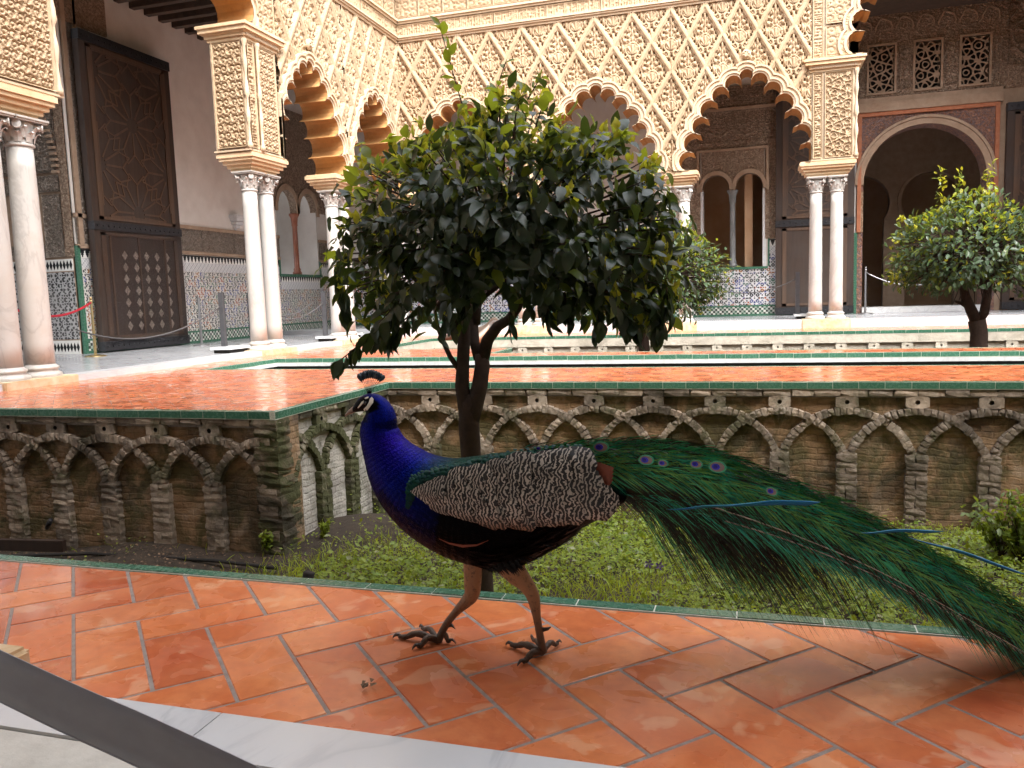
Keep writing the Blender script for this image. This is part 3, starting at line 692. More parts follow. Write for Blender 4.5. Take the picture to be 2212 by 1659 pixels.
def sebka_height(p, q):
    x, y = p * .406, q * .65; e = 2 * np.minimum(np.minimum(_a, 1 - _a), np.minimum(_b, 1 - _b))
    h = np.full(x.shape, -.12); put = lambda v: np.copyto(h, np.maximum(h, np.where(v > 0, v - .03, -1)))
    put(.03 + .012 * np.sin(41 * x + 3) * np.sin(33 * y))                       # pierced background leafage
    h[(np.sin(64 * np.abs(x) + 1.2) * np.sin(52 * y + 10 * np.abs(x)) > .22)] = -.12
    d = np.hypot(x, y + .10); th = np.arctan2(x, y + .22)
    put(np.where(d < .115, .055 + .016 * np.cos(13 * th), 0)); put(np.where(np.abs(d - .145) < .018, .055, 0))
    for sx in (-1, 1):
        put(blob(x, y, sx * .165, .10, .05, .06, .09)); put(blob(x, y, sx * .085, .20, .045, .06, .08)); put(blob(x, y, sx * .20, -.06, .035, .09, .07))
        d2 = np.hypot(x - sx * .11, y + .29); put(np.where(np.abs(d2 - .06) < .02, .06, 0)); put(blob(x, y, sx * .11, -.29, .025, .025, .06))
        d3 = np.hypot(x - sx * .13, y - .03); put(np.where((np.abs(d3 - .09) < .016), .05, 0)); put(blob(x, y, sx * .05, .32, .03, .055, .07))
    put(blob(x, y, 0, .42, .03, .10, .08)); put(blob(x, y, 0, .27, .022, .09, .07)); put(blob(x, y, 0, -.43, .035, .10, .07)); put(blob(x, y, 0, .12, .03, .07, .07))
    along = np.where(np.minimum(_a, 1 - _a) < np.minimum(_b, 1 - _b), _b, _a)
    w1 = .17 + .06 * np.abs(np.sin(4 * math.pi * along)); w2 = .075
    rib = np.where(e < w2, .07, np.where(e < w2 + .025, .015, .045)); rib = np.where((e > w1 - .025), .0, rib)
    return np.where(e < w1, rib, h)
SEB = sebka_height(_p, _q)
I_ = np.arange(GL * GL).reshape(GL, GL); SEBF = np.stack([I_[:-1, :-1], I_[:-1, 1:], I_[1:, 1:], I_[1:, :-1]], -1).reshape(-1, 4)
def arcade_bay(S, root, s0, s1, zb, zt, cusps, sebka=True, cols=4, dz=1.30, rf=.54, rtop=.72, nl=9, arch_name='lobed_arch', prof=PROF, cap=True):
    lb = lobes(cusps, rf, rtop); rings = [([np.array([min(max(p[0], s0 + .004), s1 - .004), p[1]]) for p in ring(lb, d, nl)], y) for d, y in prof]; N = len(rings[0][0]); mb = MB()
    for pts, y in rings: mb.v.extend(S.w(p[0], y, p[1]) for p in pts)
    for i in range(len(rings) - 1):
        for k in range(N - 1): mb.f.append((i * N + k, i * N + k + 1, (i + 1) * N + k + 1, (i + 1) * N + k)); mb.m.append(0)
    ar = mb.build(arch_name, M['stucco_pale'], root)
    so = MB(); pts = rings[0][0]; so.v.extend(S.w(p[0], PROF[0][1] - .004, p[1]) for p in pts); so.v.extend(S.w(p[0], -S.th, p[1]) for p in pts)
    so.add([], []); so.f = [(k, k + 1, N + k + 1, N + k) for k in range(N - 1)]; so.m = [0] * (N - 1); so.build('soffit', M['soffit'], ar)
    outer = rings[-1][0]; dep = -.13 if sebka else 0
    poly = [(s0, zb)] + [(float(p[0]), float(p[1])) for p in outer] + [(s1, zb), (s1, zt), (s0, zt)]
    w = MB(); n = len(poly); w.add([S.w(a, dep, z) for a, z in poly], [tuple(range(n))]); w.add([S.w(a, -S.th, z) for a, z in poly], [tuple(range(n))])
    w.build('wall', M['stucco'] if sebka else M['carved_pale'], root)
    if sebka:
        wd = (s1 - s0) / cols; sc = (s0 + s1) / 2; arch_poly = [(float(p[0]), float(p[1])) for p in rings[-2][0]]
        full = None; rows = int((zt - zb) / (dz / 2)) + 3
        for j in range(-1, rows):
            for i in range(-cols - 2, cols + 3):
                if (i + j) % 2: continue
                cs, cz = sc + i * wd / 2, zt - .03 - dz / 2 - j * dz / 2
                if cs < s0 - wd * .45 or cs > s1 + wd * .45 or cz < zb - dz * .5: continue
                if j == -1: pass
                X = cs + _p * wd / 2; Z = cz + _q * dz / 2; fx = X.ravel()[SEBF].mean(1); fz = Z.ravel()[SEBF].mean(1)
                keep = (fx > s0) & (fx < s1) & (fz < zt) & (fz > zb) & ~in_poly(fx, fz, arch_poly)
                if keep.sum() < 12: continue
                if keep.all():
                    if full is None:
                        P = np.array([S.w(a, o, z) for a, o, z in zip((_p * wd / 2).ravel(), SEB.ravel(), (_q * dz / 2).ravel())]) - np.array(S.w(0, 0, 0)); full = npmesh('carved_panel', P, SEBF, M['stucco'])
                    obj('carved_panel', full, root, loc=S.w(cs, 0, cz))
                else:
                    Fk = SEBF[keep]; u, inv = np.unique(Fk, return_inverse=True); xx, oo, zz = (_p * wd / 2).ravel()[u], SEB.ravel()[u], (_q * dz / 2).ravel()[u]
                    P = np.array([S.w(a, o, z) for a, o, z in zip(xx, oo, zz)]) - np.array(S.w(0, 0, 0))
                    obj('carved_panel', npmesh('carved_panel', P, inv.reshape(-1, 4), M['stucco']), root, loc=S.w(cs, 0, cz))
    return ar
def arch_cusps(c, half, zb, rise=1.79):
    xs = [.105, .39, .655, .86, 1.04, 1.2, 1.31]; zs = [1.79, 1.6, 1.37, 1.05, .73, .36, 0]; k = half / 1.31; kz = rise / 1.79
    R = [(c + x * k, zb + z * kz) for x, z in zip(xs, zs)]; return [(2 * c - x, z) for x, z in R[::-1]] + R
def relief(w, h, res, style, seed=0, dep=.022, cell=.15):
    """numpy height field of scrollwork ('vine'), lettering ('script') or interlace ('net') on a w x h panel"""
    nx, ny = max(int(w / res), 4), max(int(h / res), 4); X, Y = np.meshgrid(np.linspace(0, w, nx), np.linspace(0, h, ny)); r = np.random.RandomState(seed)
    if style == 'vine':
        n_ = max(round(w / cell), 1); cx = w / n_; cy = cx * .95; i, j = np.floor(X / cx), np.floor(Y / cy); dx, dy = X - (i + .5) * cx, Y - (j + .5) * cy
        sg = np.where((i + j) % 2 == 0, 1, -1); d = np.hypot(dx, dy) / cx; th = np.arctan2(dy, dx * sg)
        Z = np.cos(2 * math.pi * d * 2.1 - th) ; Z = np.where(d < .62, np.clip(Z * 2 + .6, -1, 1), -1)
        Z = np.maximum(Z, np.where((np.abs(np.sin(X / cx * math.pi)) < .25) & (np.sin(Y / cy * 4 * math.pi + 1.3 * i) > -.1), .8, -1)); Z = np.maximum(Z, np.where(d < .09, 1, -1)); Z += .35 * np.sin(X * 140 + 3 * np.sin(Y * 90)) * np.sin(Y * 120)
    elif style == 'script':
        Z = -np.ones(X.shape); s = 0.0; vert = h > w; A, B, LA, LB = (Y, X, h, w) if vert else (X, Y, w, h)
        while s < LA:
            st = r.uniform(.018, .04); hh = LB * r.choice([.35, .55, .8, .85]); Z = np.where((A > s) & (A < s + st) & (B > LB * .10) & (B < LB * .1 + hh), 1, Z)
            if r.rand() < .6:
                k = LB * r.uniform(.12, .75); Z = np.where((A > s) & (A < s + st * r.uniform(2, 4)) & (np.abs(B - k) < LB * .07), 1, Z)
            s += st * r.uniform(1.5, 2.3)
        Z = np.maximum(Z, np.where(np.sin(A * 75) * np.sin(B * 60 + 2 * np.sin(A * 30)) > .45, .3, -1))
    else:
        c = cell; t = 2 * math.pi / c; Z = np.cos(t * X) + np.cos(t * Y) + np.cos(t * (X + Y) * .7071) + np.cos(t * (X - Y) * .7071); Z = np.where(np.abs(Z - .1) < .62, 1, -1) + .3 * np.sin(90 * X) * np.sin(90 * Y)
    ed = np.minimum(np.minimum(X, w - X), np.minimum(Y, h - Y)); Z = np.where(ed < .018, 1.25, np.where(ed < .03, -.9, Z))
    return X, Y, Z * dep / 2
def relief_panel(S, root, a0, a1, z0, z1, o, style, mat, res=.012, seed=0, dep=.022, cell=.15, name='relief_panel', side=None):
    X, Y, Z = relief(abs(a1 - a0), z1 - z0, res, style, seed, dep, cell); ny, nx = X.shape; I = np.arange(nx * ny).reshape(ny, nx); Fq = np.stack([I[:-1, :-1], I[:-1, 1:], I[1:, 1:], I[1:, :-1]], -1).reshape(-1, 4)
    if side is None: P = [S.w(a0 + x, o + h, z0 + y) for x, y, h in zip(X.ravel(), Y.ravel(), Z.ravel())]
    else: P = [side(x, y, h) for x, y, h in zip(X.ravel(), Y.ravel(), Z.ravel())]
    return obj(name, npmesh(name, P, Fq, mat), root)
def mould(S, root, a0, a1, steps, back, name, mat, ends=True, o0=0.0):
    """stack of courses: (z0, z1, projection) ; projects past both ends and both faces"""
    mb = MB()
    for z0, z1, p in steps:
        lo, hi = S.w(a0 - p * ends, o0 + p, z0), S.w(a1 + p * ends, -back - (p if ends else 0), z1); mb.span(lo, hi)
    return mb.build(name, mat, root)
IMP = [(ZC - .002, ZC + .05, -.02), (ZC + .05, ZC + .11, .02), (ZC + .11, ZC + .17, .07), (ZC + .17, ZC + .22, .115), (ZC + .22, ZC + .29, .14), (ZC + .29, ZC + .315, .12)]
ZI = ZC + .313
ZFR = 7.03
def pair_impost(S, root, c): mould(S, root, c - .42, c + .42, IMP, S.th - .12, 'impost', M['ochre_stucco'] if 'ochre_stucco' in M else M['stucco_pale'], o0=-.10)
M['ochre_stucco'] = stucco('ochre_impost', (.60, .42, .24), (.68, .54, .37), (.44, .26, .12), 90, .2)
def frieze(S, root, a0, a1, seed):
    mould(S, root, a0, a1, [(ZFR, ZFR + .05, .06), (ZFR + .05, ZFR + .09, .10), (ZFR + .09, ZFR + .12, .13)], S.th, 'moulding', M['stucco_pale'], False)
    mb = MB(); mb.span(S.w(a0, .02, ZFR + .12), S.w(a1, -S.th, 12.2)); mb.build('upper_wall', M['stucco'], root)
    k = 0; s = a0
    while s < a1 - .05:
        e = min(s + 1.25, a1); relief_panel(S, root, s + .01, e - .01, ZFR + .14, ZFR + .40, .045, 'script', M['stucco'], .014, seed + k, .03, name='frieze_panel'); k += 1; s = e
    mould(S, root, a0, a1, [(ZFR + .42, ZFR + .47, .09), (ZFR + .47, ZFR + .52, .13)], S.th, 'moulding', M['stucco_pale'], False)
    s = a0
    while s < a1 - .05:
        e = min(s + .62, a1); relief_panel(S, root, s + .015, e - .015, ZFR + .56, ZFR + 1.25, .045, 'vine', M['stucco'], .02, seed + k, .03, .2, name='upper_panel'); k += 1; s = e
    mould(S, root, a0, a1, [(ZFR + 1.30, ZFR + 1.36, .12), (ZFR + 1.36, ZFR + 1.46, .28), (ZFR + 1.46, ZFR + 1.52, .38)], S.th, 'cornice', M['stucco_pale'], False)
def pier_block(S, root, a0, a1, z0, z1, seed, script_left=True, lateral=None):
    """carved pilaster: core, inscription strip, vine or net panel, corner colonnettes, cornice"""
    mb = MB(); mb.span(S.w(a0 + .02, .0, z0), S.w(a1 - .02, -S.th, z1)); mb.build('pier', M['stucco_pale'], root)
    w = a1 - a0; b0, b1 = (a0 + .05, a0 + .05 + w * .20)
    relief_panel(S, root, b0, b1, z0 + .05, z1 - .27, .02, 'script', M['stucco'], .009, seed, .034, name='inscription_panel')
    relief_panel(S, root, b1 + .05, a1 - .10, z0 + .05, z1 - .27, .02, 'net' if lateral is None else 'vine', M['stucco'], .009, seed + 3, .036, .125, name='relief_panel')
    mould(S, root, a0 + .02, a1 - .02, [(z0, z0 + .03, .03)], S.th, 'fillet', M['stucco_pale'])
    mould(S, root, a0 + .02, a1 - .02, [(z1 - .25, z1 - .20, .03), (z1 - .20, z1 - .145, .06), (z1 - .145, z1 - .12, .085), (z1 - .12, z1 - .05, .13), (z1 - .05, z1, .16)], S.th, 'cornice', M['ochre_stucco'])
    nd = int(w / .035); dm = MB()
    for k in range(nd): dm.span(S.w(a0 + .035 * k + .006, .062, z1 - .195), S.w(a0 + .035 * k + .026, .083, z1 - .152))
    prop(dm.build('dentil_row', M['stucco_pale'], root), kind='stuff')
def colonnette(S, root, a, o, z0, z1):
    prof = []; n = 30; H = z1 - z0
    for k in range(n + 1):
        t = k / n; r = .030 + .012 * math.sin(t * 26) * (1 if .1 < t < .9 else .2) + (.02 if t < .06 or t > .94 else 0) + (.016 if abs(t - .5) < .03 else 0); prof.append((r, z0 + H * t))
    mb = MB(); x, y, _ = S.w(a, o, 0); mb.lathe(prof, (x, y, 0), n=10); mb.build('colonnette', M['stucco_pale'], root, True)
# ---- left arcade
AL = empty('courtyard_arcade', (XLW, 12, ZL), 'carved stucco arcade with lobed arches and lattice relief beside the wooden door', 'arcade', 'carved arcades round the courtyard')
yA, yB, yC, yD = 7.755, 12.95, 15.86, 18.72
for c in (yA, yB, yC): pair_impost(SL, AL, c)
pier_block(SL, AL, 12.37, 13.36, ZI, 5.62, 3, lateral=True); pier_block(SL, AL, 7.1, 8.42, ZI, 5.62, 9, lateral=True)
for a in (12.40, 8.39): colonnette(SL, AL, a, .0, ZI + .03, 5.38)
colonnette(SL, AL, 12.72, .035, ZI + .03, 5.38); colonnette(SL, AL, 12.42, -.60, ZI + .03, 5.38)
relief_panel(SL, AL, 0, .58, ZI + .06, 5.36, 0, 'vine', M['stucco'], .009, 21, .04, .145, side=lambda x, y, h: (XLW - .03 - x, 12.375 - h - .012, ZI + .06 + y))
relief_panel(SL, AL, 0, .58, ZI + .06, 5.36, 0, 'vine', M['stucco'], .009, 22, .04, .145, side=lambda x, y, h: (XLW - .03 - x, 8.415 + h + .012, ZI + .06 + y))
arcade_bay(SL, AL, 13.36, yC, ZI, ZFR, arch_cusps(14.46, 1.06, ZI), cols=3)
arcade_bay(SL, AL, yC, yD, ZI, ZFR, arch_cusps(17.28, 1.02, ZI), cols=4)
BIGL = [(8.47, 5.66), (8.49, 6.1), (8.6, 6.48), (8.78, 6.82), (9.05, 7.1), (9.4, 7.33), (9.82, 7.5), (10.2, 7.6)]
BIGL = BIGL + [(20.8 - a, z) for a, z in BIGL[::-1]]
BPROF = [(0, .06), (.05, .06), (.055, .03), (.12, .03), (.125, .07), (.17, .07), (.175, 0)]
arcade_bay(SL, AL, 8.0, 12.8, 5.62, 8.2, BIGL, sebka=False, rf=.56, rtop=.56, prof=BPROF, arch_name='wide_lobed_arch')
relief_panel(SL, AL, 12.84, 13.34, 5.66, ZFR, .02, 'vine', M['stucco'], .012, 31, .024, .16); mb = MB(); mb.span(SL.w(12.8, 0, 5.62), SL.w(13.36, -SL.th, ZFR)); mb.build('pier', M['stucco_pale'], AL)
frieze(SL, AL, 13.0, YFW, 40)
mb = MB(); mb.span(SL.w(2, .02, 8.2), SL.w(13.0, -SL.th, 12.2)); mb.span(SL.w(2, 0, ZI), SL.w(7.12, -SL.th, 8.2)); mb.build('upper_wall', M['stucco'], AL)
# ---- far arcade
AF = empty('courtyard_arcade', (0, YFW, ZF), 'carved stucco arcade with lobed arches and lattice relief behind the orange tree', 'arcade', 'carved arcades round the courtyard')
xD, xC, xM, xR = XLW, -5.13, -1.75, 1.48
for c in (xC, xM, xR): pair_impost(SF, AF, c)
mould(SF, AF, XLW - .6, XLW + .22, IMP, SF.th - .12, 'impost', M['ochre_stucco'], o0=-.10)
pier_block(SF, AF, 1.13, 2.06, ZI, 5.60, 13); colonnette(SF, AF, 2.03, 0, ZI + .03, 5.36)
arcade_bay(SF, AF, xD, xC, ZI, ZFR, arch_cusps(-6.75, 1.2, ZI))
arcade_bay(SF, AF, xC, xM, ZI, ZFR, arch_cusps(-3.44, 1.22, ZI))
arcade_bay(SF, AF, xM, 1.15, ZI, ZFR, arch_cusps(-.17, 1.21, ZI))
BIGF = [(2.15, 5.64), (2.17, 6.06), (2.27, 6.43), (2.44, 6.76), (2.68, 7.05), (3.0, 7.3), (3.4, 7.5), (3.9, 7.62)]
BIGF = BIGF + [(8.3 - a, z) for a, z in BIGF[::-1]]
arcade_bay(SF, AF, 1.5, 6.8, 5.60, 8.2, BIGF, sebka=False, rf=.56, rtop=.56, prof=BPROF, arch_name='wide_lobed_arch')
pier_block(SF, AF, 6.24, 7.2, ZI, 5.60, 17)
relief_panel(SF, AF, 1.17, 1.37, 5.62, ZFR, .02, 'script', M['stucco'], .011, 51, .024); relief_panel(SF, AF, 1.42, 1.86, 5.64, 6.25, .025, 'vine', M['stucco'], .012, 52, .02, .2); relief_panel(SF, AF, 1.42, 1.95, 6.3, ZFR, .025, 'vine', M['stucco'], .012, 53, .02, .2)
mb = MB(); mb.span(SF.w(1.15, 0, 5.60), SF.w(1.5, -SF.th, ZFR)); mb.build('pier', M['stucco_pale'], AF)
frieze(SF, AF, XLW, 1.5, 60)
mb = MB(); mb.span(SF.w(1.5, .02, 8.2), SF.w(11, -SF.th, 12.2)); mb.span(SF.w(6.8, 0, ZI), SF.w(11, -SF.th, 8.2)); mb.build('upper_wall', M['stucco'], AF)
for y in (6.5, 7.1): pass
# rosettes above the arch crowns
def rosette(S, root, a, z):
    mb = MB(); Mx = Matrix.Translation(S.w(a, .05, z)) @ (Matrix.Rotation(math.pi / 2, 4, 'Y') if S.ax == 'Y' else Matrix.Rotation(math.pi / 2, 4, 'X'))
    mb.lathe([(.02, .08), (.05, .075), (.085, .05), (.10, .02), (.105, 0)], n=14, M=Mx)
    for k in range(7):
        t = 2 * math.pi * k / 7; mb.lathe([(.001, .10), (.016, .095), (.022, .075)], (math.cos(t) * .055, math.sin(t) * .055, 0), 6, Mx)
    mb.build('rosette', M['stucco_pale'], root, True)
for c in (-3.44, -.17): rosette(SF, AF, c, 5.86)
rosette(SL, AL, 14.46, 5.84)
# ================================================================ gallery back walls
XB, YB = -12.1, 22.2
WL = empty('gallery_wall', (XB, 15, ZL), 'white plaster gallery wall with mosaic tile dado beside the tall wooden door', 'wall')
WF = empty('gallery_wall', (0, YB, ZF), 'carved plaster gallery wall with mosaic tile dado behind the far columns', 'wall')
SWL = Side('Y', XB, XB - .4); SWF = Side('X', YB, YB + .4)
def panel(S, root, a0, a1, z0, z1, o, th, name, mat):
    mb = MB(); mb.span(S.w(a0, o, z0), S.w(a1, o - th, z1)); return mb.build(name, M[mat] if isinstance(mat, str) else mat, root)
def dado(S, root, a0, a1, z0, z1, mos, chk, band, merl=True):
    panel(S, root, a0, a1, z0, z0 + .05, .03, .05, 'skirting_edge', 'green'); panel(S, root, a0, a1, z0 + .05, z0 + .24, .022, .05, 'skirting_tiles', chk); panel(S, root, a0, a1, z0 + .24, z0 + .28, .03, .05, 'skirting_edge', 'green')
    panel(S, root, a0, a1, z0 + .28, z1 - .36, .02, .05, 'mosaic_dado', mos); panel(S, root, a0, a1, z1 - .36, z1 - .17, .024, .05, 'interlace_band', band)
    panel(S, root, a0, a1, z1 - .17, z1, .022, .05, 'merlon_ground', 'black_tile')
    mb = MB(); w = .115; P = [(-.5, 0), (-.5, .12), (-.36, .12), (-.36, .34), (-.22, .34), (-.22, .6), (-.1, .6), (-.1, .86), (.1, .86), (.1, .6), (.22, .6), (.22, .34), (.36, .34), (.36, .12), (.5, .12), (.5, 0)]
    mb.prism([Vector(S.w(p[0] * w, .0, p[1] * .16)) - Vector(S.w(0, 0, 0)) for p in P], Vector(S.w(0, .006, 0)) - Vector(S.w(0, 0, 0))); me = mb.mesh('merlon_tile', M['white_tile']); s = a0 + w / 2
    while s < a1 - w / 3: obj('merlon_tile', me, root, loc=S.w(s, .0205, z1 - .168)); s += w * 1.04
def zL(u, v): return onx(u, v, XB)
def zFb(u, v): return ony(u, v, YB)
# ---- left wall: dado height, frieze, plaster
zd = 2.04; zf0, zf1 = 2.06, 2.70; CEIL = 7.05
yJ = 12.32                                    # jamb of the doorway whose leaf stands open
w0, w1 = zL(605, 590).y, zL(690, 590).y; wz0, wz1 = 1.66, 4.35
for a0, a1 in ((yJ, w0), (w1, 23.0)):
    panel(SWL, WL, a0, a1, ZL - .05, CEIL + .2, 0, .4, 'plaster', 'plaster')
    dado(SWL, WL, a0, a1, ZL, zd, 'mos_left', 'chk_left', 'chk_band')
    panel(SWL, WL, a0, a1, zf0, zf0 + .07, .05, .08, 'moulding', 'brown_plain'); panel(SWL, WL, a0, a1, zf1 - .08, zf1, .06, .08, 'moulding', 'brown_plain')
    s = a0
    while s < a1 - .05: e = min(s + 1.2, a1); relief_panel(SWL, WL, s + .01, e - .01, zf0 + .07, zf1 - .08, .025, 'script', M['carved_grey'], .022, int(s * 10), .03, name='frieze_panel'); s = e
panel(SWL, WL, w0, w1, ZL - .05, wz0, 0, .4, 'plaster', 'plaster'); panel(SWL, WL, w0, w1, wz1, CEIL + .2, -.004, .39, 'plaster', 'plaster')
dado(SWL, WL, w0, w1, ZL, wz0 - .02, 'mos_left', 'chk_left', 'chk_band')
# two-light window of the left wall
panel(SWL, WL, w0 - .06, w0, wz0, 2.1, .04, .2, 'window_edge', 'green'); panel(SWL, WL, w1, w1 + .06, wz0, 2.1, .04, .2, 'window_edge', 'green'); panel(SWL, WL, w0 - .06, w1 + .06, wz0 - .04, wz0 + .03, .06, .4, 'window_sill', 'green')
[panel(SWL, WL, q0, q1, q2, 6.1, .03, .05, 'carved_surround', 'carved') for q0, q1, q2 in ((w0 - .5, w0 - .02, 3.45), (w1 + .02, w1 + .6, 3.45), (w0 - .02, w1 + .02, 4.5))]
panel(SWL, WL, w0, w1, wz0, wz1, -1.3, .1, 'window_back', 'ceiling'); panel(SWL, WL, w1 - .03, w1 + .01, wz0, wz1, -.0, 1.3, 'window_reveal', 'plaster')
wm = (w0 + w1) / 2
def twin_heads(S, root, a0, a1, zs, zt, o, th, mat, pointed=1.25, mid=.10, edge='plaster'):
    """panel with two stilted arched heads"""
    h = (a1 - a0 - mid) / 2; poly = [(a0, zt), (a0, zs)]
    for c in (a0 + h / 2, a1 - h / 2):
        for k in range(13):
            t = math.pi * (1 - k / 12); poly.append((c + h / 2 * .96 * math.cos(t), zs + h / 2 * pointed * math.sin(t) ** .9))
    poly += [(a1, zs), (a1, zt)]; mb = MB(); mb.prism([S.w(a, o, z) for a, z in poly], Vector(S.w(0, -th, 0)) - Vector(S.w(0, 0, 0))); mb.build('arch_head', mat, root)
    am = MB()
    for c in (a0 + h / 2, a1 - h / 2):
        for k in range(12):
            t0, t1 = math.pi * (1 - k / 12), math.pi * (1 - (k + 1) / 12)
            q = [(c + h / 2 * f_ * math.cos(t), zs + h / 2 * f_ * pointed * math.sin(t) ** .9) for f_, t in ((.97, t0), (.97, t1), (1.22, t1), (1.22, t0))]
            am.prism([S.w(max(min(a, a1 + .1), a0 - .1), o + .03, z) for a, z in q], Vector(S.w(0, -.03, 0)) - Vector(S.w(0, 0, 0)))
    am.build('arch_moulding', M['brown_plain'], root)
def small_column(S, root, a, o, z0, z1, mat, r=.075):
    mb = MB(); x, y, _ = S.w(a, o, 0); mb.lathe([(r * 1.7, z0), (r * 1.7, z0 + .06), (r * 1.25, z0 + .1), (r * 1.35, z0 + .15), (r, z0 + .19), (r * .9, z1 - .34), (r * 1.15, z1 - .33), (r * 1.1, z1 - .29), (r * 1.3, z1 - .12), (r * 1.9, z1 - .04), (r * 1.9, z1)], (x, y, 0), 14)
    mb.build('window_column', mat, root, True)
twin_heads(SWL, WL, w0, w1, 3.35, 4.49, .03, .2, M['carved'])
panel(SWL, WL, yJ + .06, 13.05, 2.12, 6.6, .02, .04, 'jamb_panel', 'carved_grey'); panel(SWL, WL, yJ + .06, yJ + .16, 2.12, 6.6, .06, .1, 'jamb_moulding', 'brown_plain'); panel(SWL, WL, yJ + .36, yJ + .42, 2.12, 6.6, .05, .1, 'jamb_moulding', 'brown_plain')
M['red_marble'] = simple('red_marble', (.20, .06, .03), (.30, .11, .06), .3, 6, 0); M['grey_marble'] = simple('grey_marble', (.14, .15, .155), (.24, .25, .25), .3, 6, 0)
small_column(SWL, WL, wm, -.1, wz0 + .03, 3.36, M['red_marble'])
# corbel
cb = empty('wall_corbel', zL(505, 480), 'small white carved corbel on the plaster wall behind the columns', 'corbel'); mb = MB(); p = zL(505, 466)
for dz, hw, pr in ((0, .20, .24), (-.07, .17, .20), (-.15, .13, .15), (-.23, .08, .10), (-.30, .04, .05)): mb.span((XB - .01, p.y - hw, p.z + dz - .075), (XB + pr, p.y + hw, p.z + dz))
mb.build('block', M['marble'], cb)
# doorway reveal left of the leaf: returns away from the gallery, carved above a black and white dado
SR = Side('X', yJ - .02, yJ + .3)
RV = empty('doorway_reveal', (XB - 1, yJ, ZL), 'carved grey doorway reveal with black and white star tiles', 'doorway')
panel(SR, RV, XB - 2.6, XB - .02, ZL - .05, CEIL, 0, .3, 'plaster', 'brown_plain'); panel(SR, RV, XB - 2.5, XB - .07, ZL + .28, 1.62, .015, .03, 'star_tiles', 'mos_bw')
for z0, z1 in ((ZL, ZL + .26), (1.64, 1.86)):
    panel(SR, RV, XB - 2.5, XB - .07, z0, z1, .016, .03, 'border_ground', 'white_tile'); x = XB - 2.45; me = None
    d = MB(); d.prism([(0, 0, -.085), (.035, 0, 0), (0, 0, .085), (-.035, 0, 0)], (0, -.006, 0)); me = d.mesh('diamond_tile', M['black_tile'])
    while x < XB - .1: obj('diamond_tile', me, RV, loc=(x, SR.fr - .0165, (z0 + z1) / 2)); x += .078
relief_panel(SR, RV, XB - 1.5, XB - .2, 1.9, 2.15, .02, 'script', M['carved_grey'], .016, 5, .03); relief_panel(SR, RV, XB - 1.5, XB - .2, 3.45, 5.9, .03, 'vine', M['carved_grey'], .02, 6, .05, .3)
relief_panel(SR, RV, XB - .62, XB - .2, 1.9, 3.05, .035, 'net', M['carved_grey'], .018, 7, .03, .12); relief_panel(SR, RV, XB - 1.5, XB - .2, 3.1, 3.4, .03, 'script', M['carved_grey'], .018, 8, .03)
mb = MB()
for k in range(26):
    t = math.pi * k / 25 * .5; c = (XB - 1.35, 3.45); q = (c[0] + 1.12 * math.cos(t), c[1] + 1.75 * math.sin(t)); mb.box((q[0], SR.fr - .06, q[1]), (.13, .06, .045), None)
mb.build('arch_teeth', M['brown_plain'], RV)
panel(SR, RV, XB - .2, XB - .02, 1.9, CEIL, .03, .05, 'jamb_moulding', 'carved')
panel(SWL, WL, yJ - .02, yJ + .05, ZL, 2.1, .05, .1, 'tile_edge', 'green')
# wall beyond the doorway opening on the near side and above it
panel(SWL, WL, 2.0, yJ - 3.2, ZL - .05, CEIL + .2, 0, .4, 'plaster', 'plaster'); panel(SWL, WL, yJ - 3.2, yJ, 6.35, CEIL + .2, .002, .4, 'lintel', 'carved'); panel(SWL, WL, yJ - 3.2, yJ, ZL - .05, 6.35, -2.7, .2, 'room_back', 'ceiling')
panel(SWL, WL, yJ - .3, 13.5, 6.16, CEIL + .1, .05, .1, 'door_frame_head', 'carved')
